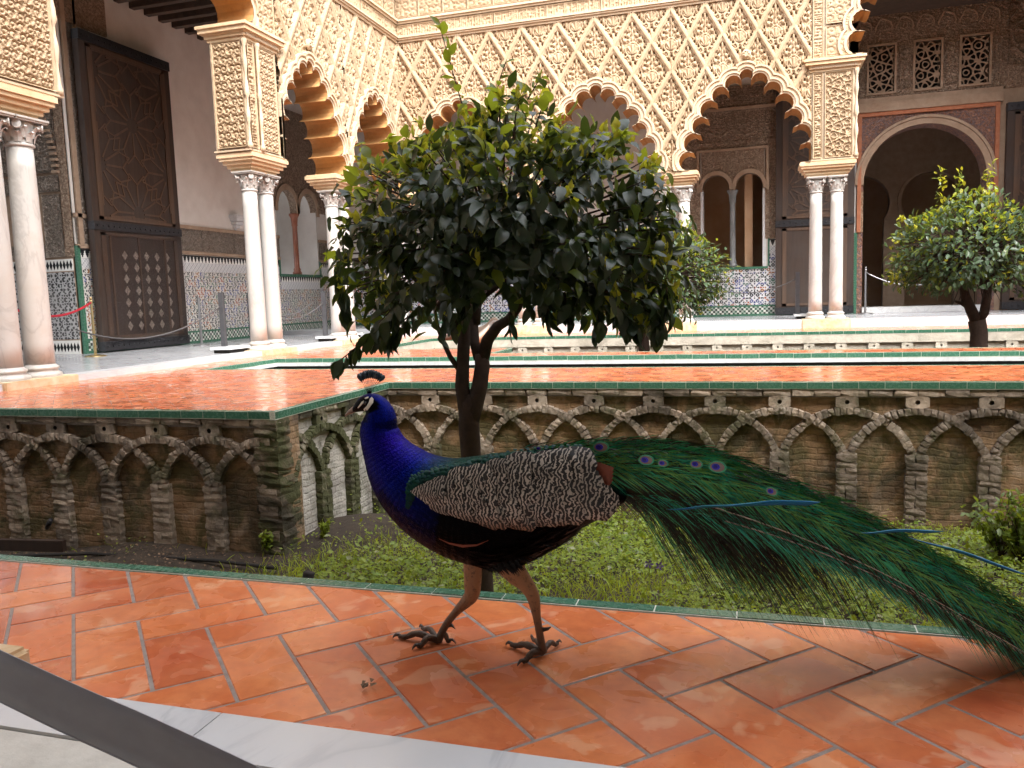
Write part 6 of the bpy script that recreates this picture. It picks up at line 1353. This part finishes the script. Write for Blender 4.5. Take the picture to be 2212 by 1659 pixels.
# ---- train
def barb(name, c1, c2, metal=.5, rough=.30): return simple(name, c1, c2, rough, 14, 0, metal=metal, coord='World')
M['b_green'] = barb('green_barbs', (.008, .11, .04), (.08, .50, .22)); M['b_teal'] = barb('teal_barbs', (.005, .12, .075), (.045, .50, .33)); M['b_dark'] = barb('bronze_barbs', (.010, .009, .005), (.03, .032, .012), .3, .5); M['b_lime'] = barb('lime_barbs', (.06, .20, .04), (.24, .50, .13), .4)
M['rachis'] = simple('pale_rachis', (.26, .19, .15), (.42, .34, .28), .45, 20, 0); M['b_blue'] = barb('blue_vane', (.001, .11, .11), (.002, .10, .28), .35, .4); M['train_core'] = barb('train_core', (.004, .014, .009), (.010, .035, .018), .2, .6)
TOP = cat([(1100, 976), (1210, 961), (1330, 954), (1450, 958), (1560, 985), (1700, 1042), (1850, 1106), (2000, 1188), (2120, 1266), (2260, 1356), (2400, 1425), (2560, 1475)], 121)
BOT = cat([(1200, 1000), (1300, 1050), (1375, 1088), (1470, 1118), (1580, 1146), (1700, 1174), (1850, 1228), (2000, 1296), (2120, 1356), (2260, 1420), (2400, 1480), (2560, 1512)], 121)
def train_pt(t, a, b):
    i = min(t * 120, 119.99); k = int(i); f_ = i - k; q = (TOP[k] * (1 - f_) + TOP[k + 1] * f_) * (1 - a) + (BOT[k] * (1 - f_) + BOT[k + 1] * f_) * a
    dome = math.sqrt(max(1 - (2 * a - .9) ** 2 * .9, .05)) if a < .95 else .3
    p = px(q[0], q[1], PY + .03 + t * .24); p = p + np.array([0, b * (.085 + .12 * t) * dome, 0]); p[2] = max(p[2], .012 + .03 * (1 - a) + .01 * abs(b)); return p
core = MB(); nt, na = 50, 14; V = []
for i in range(nt + 1):
    t = i / nt * .97
    for j in range(na): a = 2 * math.pi * j / na; kk_ = 1 - .93 * max(0, (t - .55) / .42) ** 1.3; V.append(train_pt(t, .48 + (.40 - .12 * t) * kk_ * math.sin(a), .75 * kk_ * math.cos(a)))
tr = empty('train', (0, 0, 0)); tr.parent = pc; tr.matrix_parent_inverse = parent_world(pc).inverted()
obj('train_core', npmesh('train_core', V, [(i * na + j, i * na + (j + 1) % na, (i + 1) * na + (j + 1) % na, (i + 1) * na + j) for i in range(nt) for j in range(na)], M['train_core'], True), tr, local=True)
r = np.random.RandomState(17)
def train_feather(a, b, t0, t1, nb, blen, mats, rac=.0012, droop=.0, spread=.55, pale=False, bw=.0011):
    ts = np.linspace(t0, t1, 26); C = np.array([train_pt(t, a + .03 * math.sin(4 * t + a * 9), b) for t in ts]); mb = MB(); mb.mi = 0; mb.tube(C, [rac * (1 - .75 * i / 25) for i in range(26)], 4, caps=False)
    V, F, Mi = list(mb.v), list(mb.f), [0] * len(mb.f); sidev = -1 if b <= 0 else 1; dom = 1 + r.choice(len(mats) - 1)
    for i in range(nb):
        q = r.rand(); x = q * 24.99; k = int(x); p = C[k] * (1 - x + k) + C[k + 1] * (x - k); tg = C[k + 1] - C[k]; tg /= np.linalg.norm(tg); n_ = np.cross(tg, np.array([0, sidev, 0])); n_ /= np.linalg.norm(n_); n_ = n_ if n_[2] > 0 else -n_
        sg = r.choice([-1, 1]) if r.rand() > droop else -1; L = blen * r.uniform(.55, 1.25) * (1 if sg < 0 else .55); lat = np.array([0, sidev * r.uniform(0, .45), 0])
        d0 = tg * r.uniform(.7, 1.0) + n_ * sg * spread * r.uniform(.5, 1.2) + lat; d1 = tg * .8 + n_ * sg * spread * .6 + np.array([0, 0, -.35 * (1 + droop)]) * r.uniform(.4, 1.2); P0, P1, P2, P3 = p, p + d0 * L * .33, p + d0 * L * .55 + d1 * L * .15, p + d0 * L * .62 + d1 * L * .42
        w_ = np.cross(tg, [0, 1, 0]) * bw * .5 * r.uniform(.7, 1.5) * (1 if L < .1 else 1.1); B = len(V)
        for P, f_ in ((P0, 1), (P1, 1), (P2, .8), (P3, .25)): P = P.copy(); P[2] = max(P[2], .005); V += [tuple(P - w_ * f_), tuple(P + w_ * f_)]
        F += [(B + 2 * e, B + 2 * e + 1, B + 2 * e + 3, B + 2 * e + 2) for e in range(3)]; mi = dom if r.rand() < .72 else 1 + r.choice(len(mats) - 1); Mi += [mi] * 3
    return obj('train_feather', npmesh('train_feather', V, F, mats, False, midx=Mi), tr, local=True)
GR = [M['b_dark'], M['b_green'], M['b_dark'], M['b_teal'], M['b_lime']]; GT = [M['b_dark'], M['b_green'], M['b_teal'], M['b_dark'], M['b_dark']]; GP = [M['rachis'], M['b_green'], M['b_teal'], M['b_dark']]; GD = [M['train_core'], M['b_dark'], M['b_dark'], M['b_green']]
for k in range(64): a = r.uniform(.0, .42); b = r.choice([-1, -1, 1]) * r.uniform(.25, 1.0); t0 = r.uniform(.0, .22); train_feather(a, b, t0, min(t0 + r.uniform(.35, .85), .97), 120, .085, GR, .0006, .1, .34, bw=.0015)
for k in range(44): a = r.uniform(.38, .86); b = r.choice([-1, -1, 1]) * r.uniform(.4, 1.0); t0 = r.uniform(.05, .35); train_feather(a, b, t0, min(t0 + r.uniform(.4, .75), .97), 130, .085, GT, .0010, .25, .32)
for k in range(22): a = r.uniform(.82, 1.0); b = r.uniform(-1, 1); t0 = r.uniform(.16, .30); train_feather(a, b, t0, min(t0 + r.uniform(.12, .30), .58), 60, .19, GD, .0007, .9, .7, bw=.0013)
for k in range(16): a = r.uniform(.85, 1.0); b = r.uniform(-1, 1); t0 = r.uniform(.5, .65); train_feather(a, b, t0, min(t0 + .35, .97), 80, .09, GD, .0012, .3, .25, bw=.0014)
for k in range(14): a = r.uniform(.0, .06); b = r.uniform(-.5, .5); t0 = r.uniform(.0, .5); train_feather(a, b, t0, min(t0 + .4, .97), 110, .06, GR, .0006, .1, .4)
for a, b, t0, t1 in ((.55, -1, .34, .95), (.68, -1, .36, .97), (.80, -.95, .45, .97), (.62, -.98, .6, .97), (.74, -.9, .6, .97)): train_feather(a, b, t0, t1, 80, .10, GP, .0016, .4, .4)
# eyespots
M['eye_blue'] = barb('eyespot_violet', (.02, .012, .20), (.03, .02, .28), .3); M['eye_teal'] = barb('eyespot_teal', (.03, .03, .5), (.05, .05, .6), .4); M['eye_bronze'] = barb('eyespot_bronze', (.24, .18, .17), (.30, .23, .21), .3); M['eye_green'] = barb('eyespot_green', (.05, .36, .2), (.08, .44, .26), .4)
def eyespot(u, v, r1, tilt, Y):
    mb = MB()
    for k, (f_, asp, mt, du) in enumerate(((1.0, .56, 'eye_green', 0), (.82, .55, 'eye_bronze', -.03), (.46, .62, 'eye_teal', -.16), (.26, .7, 'eye_blue', -.2))):
        mb.mi = k; P = []
        for j in range(20): an = 2 * math.pi * j / 20; x, y = r1 * f_ * math.cos(an) * .85 + du * r1, r1 * f_ * asp * math.sin(an); P.append(px(u + x * math.cos(tilt) - y * math.sin(tilt), v + x * math.sin(tilt) + y * math.cos(tilt), min(Y + .05, 1.83) - .0015 * k))
        mb.add(P + [p + np.array([0, .0012, 0]) for p in P], [tuple(range(20))] + [(j, (j + 1) % 20, (j + 1) % 20 + 20, j + 20) for j in range(20)])
    mb.build('eyespot', [M['eye_green'], M['eye_bronze'], M['eye_teal'], M['eye_blue']], tr, local=True)
for u, v, q, tl, Y in ((1298, 966, 21, .03, 1.80), (1396, 994, 20, .1, 1.748), (1432, 1001, 14, .2, 1.752), (1504, 1003, 17, .15, 1.75), (1550, 1009, 23, .15, 1.742), (1208, 975, 11, .0, 1.79), (1164, 969, 9, 0, 1.80), (1257, 980, 13, .15, 1.775), (1667, 1062, 16, .35, 1.745)): eyespot(u, v, q, tl, Y)
def sickle(pts, w0, Y0):
    q = cat(pts, 18); mb = MB(); V = []
    for i, (u, v) in enumerate(q): f_ = i / 17; w_ = w0 * min(1, .12 + f_ * 2.2) * (1 if f_ < .8 else max(1 - (f_ - .8) / .2, .08)); v = v + 1.5 * math.sin(f_ * 9); V += [px(u, v - w_, Y0), px(u, v, Y0 - .006), px(u, v + w_, Y0)]
    mb.add(V, [(i * 3 + j, i * 3 + j + 1, i * 3 + j + 4, i * 3 + j + 3) for i in range(17) for j in range(2)]); mb.build('sickle_feather', M['b_blue'], tr, True, local=True)
sickle([(1545, 1092), (1640, 1088), (1720, 1087), (1772, 1084)], 5.5, 1.825); sickle([(1860, 1151), (1940, 1148), (2040, 1147)], 3.6, 1.865); sickle([(1960, 1160), (2050, 1185), (2130, 1212), (2230, 1245)], 3.6, 1.885); sickle([(1440, 1100), (1520, 1096), (1590, 1090)], 3, 1.82)
# ---- legs
m = Mat('leg_scales', (.2, .12, .08), .55); z_ = m.sep(m.world())[2]; c = m.ramp(z_, [(.015, (.060, .036, .022)), (.09, (.20, .105, .055)), (.17, (.34, .18, .088))]); c = m.mix(m.ramp(m.noise(70, 4, .7, m.world()), [(.52, 0.), (.66, .75)]), c, (.06, .035, .025)); m.set('Base Color', c); m.bump(m.voro(210, m.map(m.world(), (1, 1, .7))), .5, .002); M['leg'] = m.m
M['claw'] = simple('dark_claw', (.03, .024, .02), (.07, .055, .045), .35, 40, 0)
def leg(path, rads, foot, toes, Yl, hind, spur):
    pts = [Vector(px(u, v, y)) for (u, v, y) in path]; q = cat([(*p, r_) for p, r_ in zip(pts, rads)], 26); mb = MB(); mb.tube([x[:3] for x in q], [x[3] for x in q], 12)
    lg = mb.build('leg', M['leg'], pc, True); f0 = pts[-1]
    for tip, r0, arch in toes:
        e = onz(*tip); e = Vector((e.x, e.y, .009)); md = f0.lerp(e, .5); md.z = max(.016, md.z * .45) + arch; ends = cat([(*f0, r0 * 1.1), (*md, r0), (*f0.lerp(e, .82), r0 * .82), (*e, r0 * .7)], 14); ends[:, 2] = np.maximum(ends[:, 2], ends[:, 3] * .9); ends[:, 3] *= 1 + .10 * np.sin(np.arange(14) * 2.2); tb = MB(); tb.tube([x[:3] for x in ends], [x[3] for x in ends], 9); toe = tb.build('toe', M['leg'], lg, True)
        d = (e - f0); d.z = 0; d.normalize(); cl = MB(); cl.tube([e - d * .004 + Vector((0, 0, .002)), e + d * .008 + Vector((0, 0, .004)), e + d * .015 + Vector((0, 0, -.002)), e + d * .018 + Vector((0, 0, -.007))], [r0 * .55, r0 * .5, r0 * .3, .0006], 7); cl.build('claw', M['claw'], lg, True)
    su, sv, dx = spur; a = Vector(px(su, sv, Yl)); cl = MB(); cl.tube([a, a + Vector((.012, 0, .003)), a + Vector((.022, -.002, .010 if dx > 0 else -.006))], [.006, .0045, .0006], 7); cl.build('spur', M['claw'], lg, True)
    return lg
Yl, Yr = 1.90, 1.87
leg([(1020, 1170, Yl), (1021, 1225, Yl), (1021, 1262, Yl), (1017, 1288, Yl), (985, 1322, Yl), (962, 1352, Yl), (947, 1384, 1.90)], [.027, .024, .0225, .019, .0105, .0098, .0105], None, [((862, 1381), .0088, .004), ((903, 1402), .0085, .006), ((912, 1362), .007, .004), ((972, 1391), .007, .012)], Yl, None, (967, 1352, -1))
leg([(1085, 1190, Yr), (1112, 1235, Yr), (1136, 1262, Yr), (1152, 1290, Yr), (1160, 1335, Yr), (1167, 1375, Yr), (1172, 1408, 1.875)], [.045, .030, .0205, .0165, .0105, .0098, .0115], None, [((1104, 1399), .0088, .004), ((1130, 1436), .0085, .006), ((1150, 1385), .006, .004), ((1205, 1396), .007, .008)], Yr, None, (1173, 1360, 1))
# loose dark thigh fringe
V, F = [], []; r = np.random.RandomState(5); tf = MB()
for k in range(420):
    u = r.uniform(1040, 1180); v = np.interp(u, [1040, 1090, 1150, 1180], [1212, 1215, 1180, 1165]); y = PY + r.uniform(-.07, .07); a = px(u, v, y); L = r.uniform(.02, .045); d = np.array([.5 + .4 * r.rand(), r.normal(0, .15), -.8 * (1 if u < 1110 else .35)]); d /= np.linalg.norm(d); sdw = np.array([-d[2], 0, d[0]]) * .0022; tf.add([a - sdw, a + sdw, a + d * L * .6 + sdw, a + d * L, a + d * L * .6 - sdw], [(0, 1, 2, 3, 4)])
M['b_black'] = barb('black_down', (.002, .002, .002), (.004, .004, .004), 0, .95); prop(tf.build('thigh_fringe', M['b_black'], pc), kind='stuff')
# ================================================================ peahen far behind the trunk
HY = 12.55
ph = empty('peahen', (px(1030, 745, HY)[0], HY, 0), 'brown and white peahen standing beyond the pool behind the orange trunk', 'peahen')
hs = cat([(952, 735, 2, .01), (968, 729, 6, .05), (990, 722, 11, .09), (1010, 721, 16, .11), (1028, 726, 19, .11), (1042, 718, 14, .085), (1054, 706, 8, .05), (1061, 697, 6, .04), (1068, 692, 6.5, .04), (1075, 693, 3, .02), (1081, 695, 1, .006)], 44); hp = np.linalg.norm(px(1031, 740, HY) - px(1030, 740, HY)); V, C = [], []
for k, (u, v, h, w_) in enumerate(hs):
    a_, b_ = hs[max(k - 1, 0)], hs[min(k + 1, 43)]; t = np.array([b_[0] - a_[0], -(b_[1] - a_[1])]); t /= np.linalg.norm(t); n2 = np.array([-t[1], t[0]]); c = px(u, v, HY)
    for j in range(14):
        a = 2 * math.pi * j / 14; V.append(c + np.array([n2[0], 0, n2[1]]) * math.cos(a) * h * hp + np.array([0, 1, 0]) * math.sin(a) * w_); up = math.cos(a)
        C.append((*((.10, .075, .06) if k < 12 or up > .2 else (.62, .55, .5) if k < 28 and up > -.5 else (.45, .25, .14) if k < 26 else (.20, .20, .20)), 1))
obj('body', colmesh('body', V, [(i * 14 + j, i * 14 + (j + 1) % 14, (i + 1) * 14 + (j + 1) % 14, (i + 1) * 14 + j) for i in range(43) for j in range(14)], C, plumage('peahen_plumage', .7, 0)), ph)
for du, y in ((0, HY - .05), (9, HY + .05)):
    a, b, c = px(1026 + du, 738, y), px(1031 + du, 750, y), px(1030 + du, 762, y); c[2] = .01; mb = MB(); mb.tube([a, b, c], [.03, .014, .012], 6); mb.tube([c, c + [.09, -.03, 0]], [.01, .006], 5); mb.tube([c, c + [.08, .05, 0]], [.01, .006], 5); mb.build('leg', M['leg'], ph, True)
# ================================================================ barriers and small things
def stanchion(name, label, base, h, kind, group='barrier posts in the galleries'):
    t = empty(name, base, label, 'barrier post', group); x, y, z = base
    if kind == 'flat':
        mb = MB(); mb.span((x - .045, y - .03, z + .02), (x + .045, y + .03, z + h)); mb.build('post', M['grey_paint'], t); mb = MB(); mb.span((x - .03, y - .26, z), (x + .28, y + .26, z + .06)); mb.build('foot', M['hole'], t)
        mb = MB(); mb.span((x - .08, y - .30, z + .06), (x + .32, y + .30, z + .105)); mb.build('foot_slab', M['marble'], t)
    else:
        mt = M['brass'] if kind == 'brass' else M['steel']; mb = MB(); mb.lathe([(.03, .02), (.026, .06), (.022, h - .08), (.03, h - .07), (.03, h - .02), (.018, h)], base, 12); mb.build('post', mt, t, True); mb = MB(); mb.lathe([(.18, 0), (.18, .012), (.15, .02), (.03, .035)], base, 20); mb.build('foot', mt, t, True); mb = MB(); mb.lathe([(.001, h + .05), (.02, h + .045), (.028, h + .02), (.02, h)], base, 10); mb.build('finial', mt, t, True)
    return t
def rope(label, a, b, sag, mat, r_=.012, name='barrier_rope', group='barrier ropes in the galleries'):
    a, b = Vector(a), Vector(b); pts = []
    for i in range(17): t = i / 16; p = a.lerp(b, t); p.z -= sag * 4 * t * (1 - t); pts.append(p)
    mb = MB(); mb.tube(pts, r_, 8); o = mb.build(name, mat, None, True); return prop(o, label, 'rope', group)
pA, pB = onz(486, 761, ZL), onz(520, 746, ZL); pB.x = pA.x - .15
stanchion('barrier_post', 'flat grey barrier post beside the carved pier columns', tuple(pA), 1.05, 'flat'); stanchion('barrier_post', 'second flat grey barrier post beside the carved pier columns', (pA.x - .1, pA.y + 1.0, ZL), 1.05, 'flat')
pS = onz(436, 746, ZL); stanchion('barrier_post', 'thin steel barrier post before the star mosaic dado', tuple(pS), .98, 'steel'); pBr = onz(207, 770, ZL); stanchion('barrier_post', 'brass barrier post beside the tall wooden door', tuple(pBr), 1.0, 'brass')
rope('red velvet rope sagging before the black and white star tiles', (pBr.x, pBr.y, 1.03), (pBr.x + .9, pBr.y - 2.6, 1.05), .22, M['red_rope'], .02)
rope('grey rope hanging from the flat barrier post across the wooden door', (pA.x, pA.y, .90), (pBr.x + .8, pBr.y - 1.2, .60), .33, M['rope']); rope('grey rope between the flat barrier posts and the column pair', (pA.x - .1, pA.y + 1.0, .9), (pA.x - .1, pA.y + 3.2, .9), .25, M['rope'])
pC = onz(704, 736, ZL); stanchion('barrier_post', 'flat grey barrier post between the two lobed arches', tuple(pC), 1.05, 'flat'); stanchion('barrier_post', 'second flat grey barrier post between the two lobed arches', (pC.x - .1, pC.y + 1.0, ZL), 1.05, 'flat'); rope('grey rope from the barrier posts between the two lobed arches', (pC.x, pC.y, .9), (pC.x - .2, pC.y - 2.4, .85), .3, M['rope'])
pR = (.93, 19.45, ZF); stanchion('barrier_post', 'flat grey barrier post beside the columns before the dark door', pR, 1.05, 'flat'); pT = onz(1866, 669, ZF); pT = (2.6, 21.6, ZF); stanchion('barrier_post', 'thin steel barrier post in the arched doorway', pT, 1.1, 'steel'); rope('grey rope from the thin steel post across the arched doorway', (pT[0], pT[1], 1.2), (4.6, 21.4, 1.1), .3, M['steel'], .014); rope('grey rope from the post before the dark door', (pR[0], pR[1], 1.1), (-1.2, 19.5, 1.05), .28, M['rope'])
# stretched belt right in front of the photographer
def at_depth(u, v, d): q = ray(u, v) / F_PX; return Vector(C_ + q * d)
bt = empty('barrier_belt', at_depth(200, 1560, .86), 'wide dark grey barrier belt stretched over the marble edging', 'belt'); V, UV = [], []
pth = [(-420, 1270, 1.06), (-200, 1362, .97), (0, 1459, .90), (150, 1530, .862), (300, 1597, .83), (480, 1682, .80), (700, 1790, .77)]; q = cat(pth, 40)
for i, (u, v, d) in enumerate(q):
    c = at_depth(u, v, d); n_ = at_depth(u - 38.3, v + 92.4, d) - c; n_.normalize(); 
    for k in range(5): s = k / 4 - .5; V.append(c + n_ * s * .0515); UV.append((i / 39 * 6, k / 4))
me = npmesh('webbing', V, [(i * 5 + j, i * 5 + j + 1, (i + 1) * 5 + j + 1, (i + 1) * 5 + j) for i in range(39) for j in range(4)], M['belt'], False, uv=np.array(UV)); o = obj('webbing', me, bt); md = o.modifiers.new('s', 'SOLIDIFY'); md.thickness = .0016; md.offset = 0
hm = MB(); L0 = [V[i * 5 + 4] for i in range(40)]; hm.tube(L0, .0013, 6); hm.build('hem', M['belt'], bt, True)
# foot of the near column: plinth stones at the edge of the picture
def stone(label, lo, hi, mat):
    mb = MB(); mb.span(lo, hi); o = mb.build('column_plinth', M[mat]); bm = bmesh.new(); bm.from_mesh(o.data); bmesh.ops.bevel(bm, geom=bm.edges[:], offset=.014, segments=3, affect='EDGES'); bm.to_mesh(o.data); bm.free(); return prop(o, label, 'plinth', 'stone plinths under the column pairs')
k1 = onz(75, 1437); stone('pale stone plinth beside the belt on the walkway edge', (-3.1, .92, -.05), (k1.x, k1.y, .055), 'ochre_stone')
# crumb of dry leaf, hose stub, pipe stub, timber edging, irrigation hose
p = onz(793, 1489); dm = MB(); rr = random.Random(4)
for k in range(7):
    a = Vector((p.x + rr.uniform(-.012, .012), p.y + rr.uniform(-.014, .014), rr.uniform(.004, .013))); dm.add([a, a + Vector((rr.uniform(.005, .016), rr.uniform(-.008, .01), rr.uniform(0, .008))), a + Vector((rr.uniform(.0, .01), rr.uniform(.006, .018), rr.uniform(.002, .01))), a + Vector((rr.uniform(-.01, .0), rr.uniform(.0, .012), .006))], [(0, 1, 2, 3)])
prop(dm.build('dry_leaf', M['litter']), 'crumpled dry leaf lying on a terracotta tile', 'leaf')
a = onz(655, 1246, -.02); mb = MB(); mb.tube([(a.x, KO + .10, -.55), (a.x, KO + .08, -.05), (a.x + .01, KO + .085, -.012)], [.018, .018, .02], 12); prop(mb.build('hose_stub', M['hole'], None, True), 'black hose end sticking up behind the green kerb', 'hose')
a = onz(1468, 1318, -.02); mb = MB(); mb.tube([(a.x - .05, KO + .30, -.75), (a.x, KO + .12, -.14), (a.x + .01, KO + .10, -.10)], .011, 10); M['pvc'] = simple('lilac_pvc', (.38, .33, .42), (.45, .4, .5), .4); prop(mb.build('pipe_stub', M['pvc'], None, True), 'pale lilac pipe end in the ground cover behind the green kerb', 'pipe')
mb = MB(); mb.tube([Vector(onz(u, v, -1.2)) for u, v in ((-200, 1212), (60, 1200), (190, 1196), (330, 1203), (470, 1212), (600, 1228))], .016, 8); prop(mb.build('irrigation_hose', M['hole'], None, True), 'black irrigation hose lying on the bare soil', 'hose')
a, b = onz(-60, 1182, -1.2), onz(140, 1186, -1.2); mb = MB(); mb.box((0, 0, 0), ((b - a).length, .05, .10)); o = mb.build('timber_edging', M['wood']); o.location = (a + b) / 2 + Vector((0, 0, .03)); o.rotation_euler[2] = math.atan2(b.y - a.y, b.x - a.x); prop(o, 'old timber board edging the bare soil', 'board')
a = onz(102, 1140, -1.1); mb = MB(); mb.tube([a, a + Vector((.10, -.05, .09))], [.022, .022], 10); prop(mb.build('pipe_stub', M['iron'], None, True), 'dark pipe end slanting out of the brick arch', 'pipe')
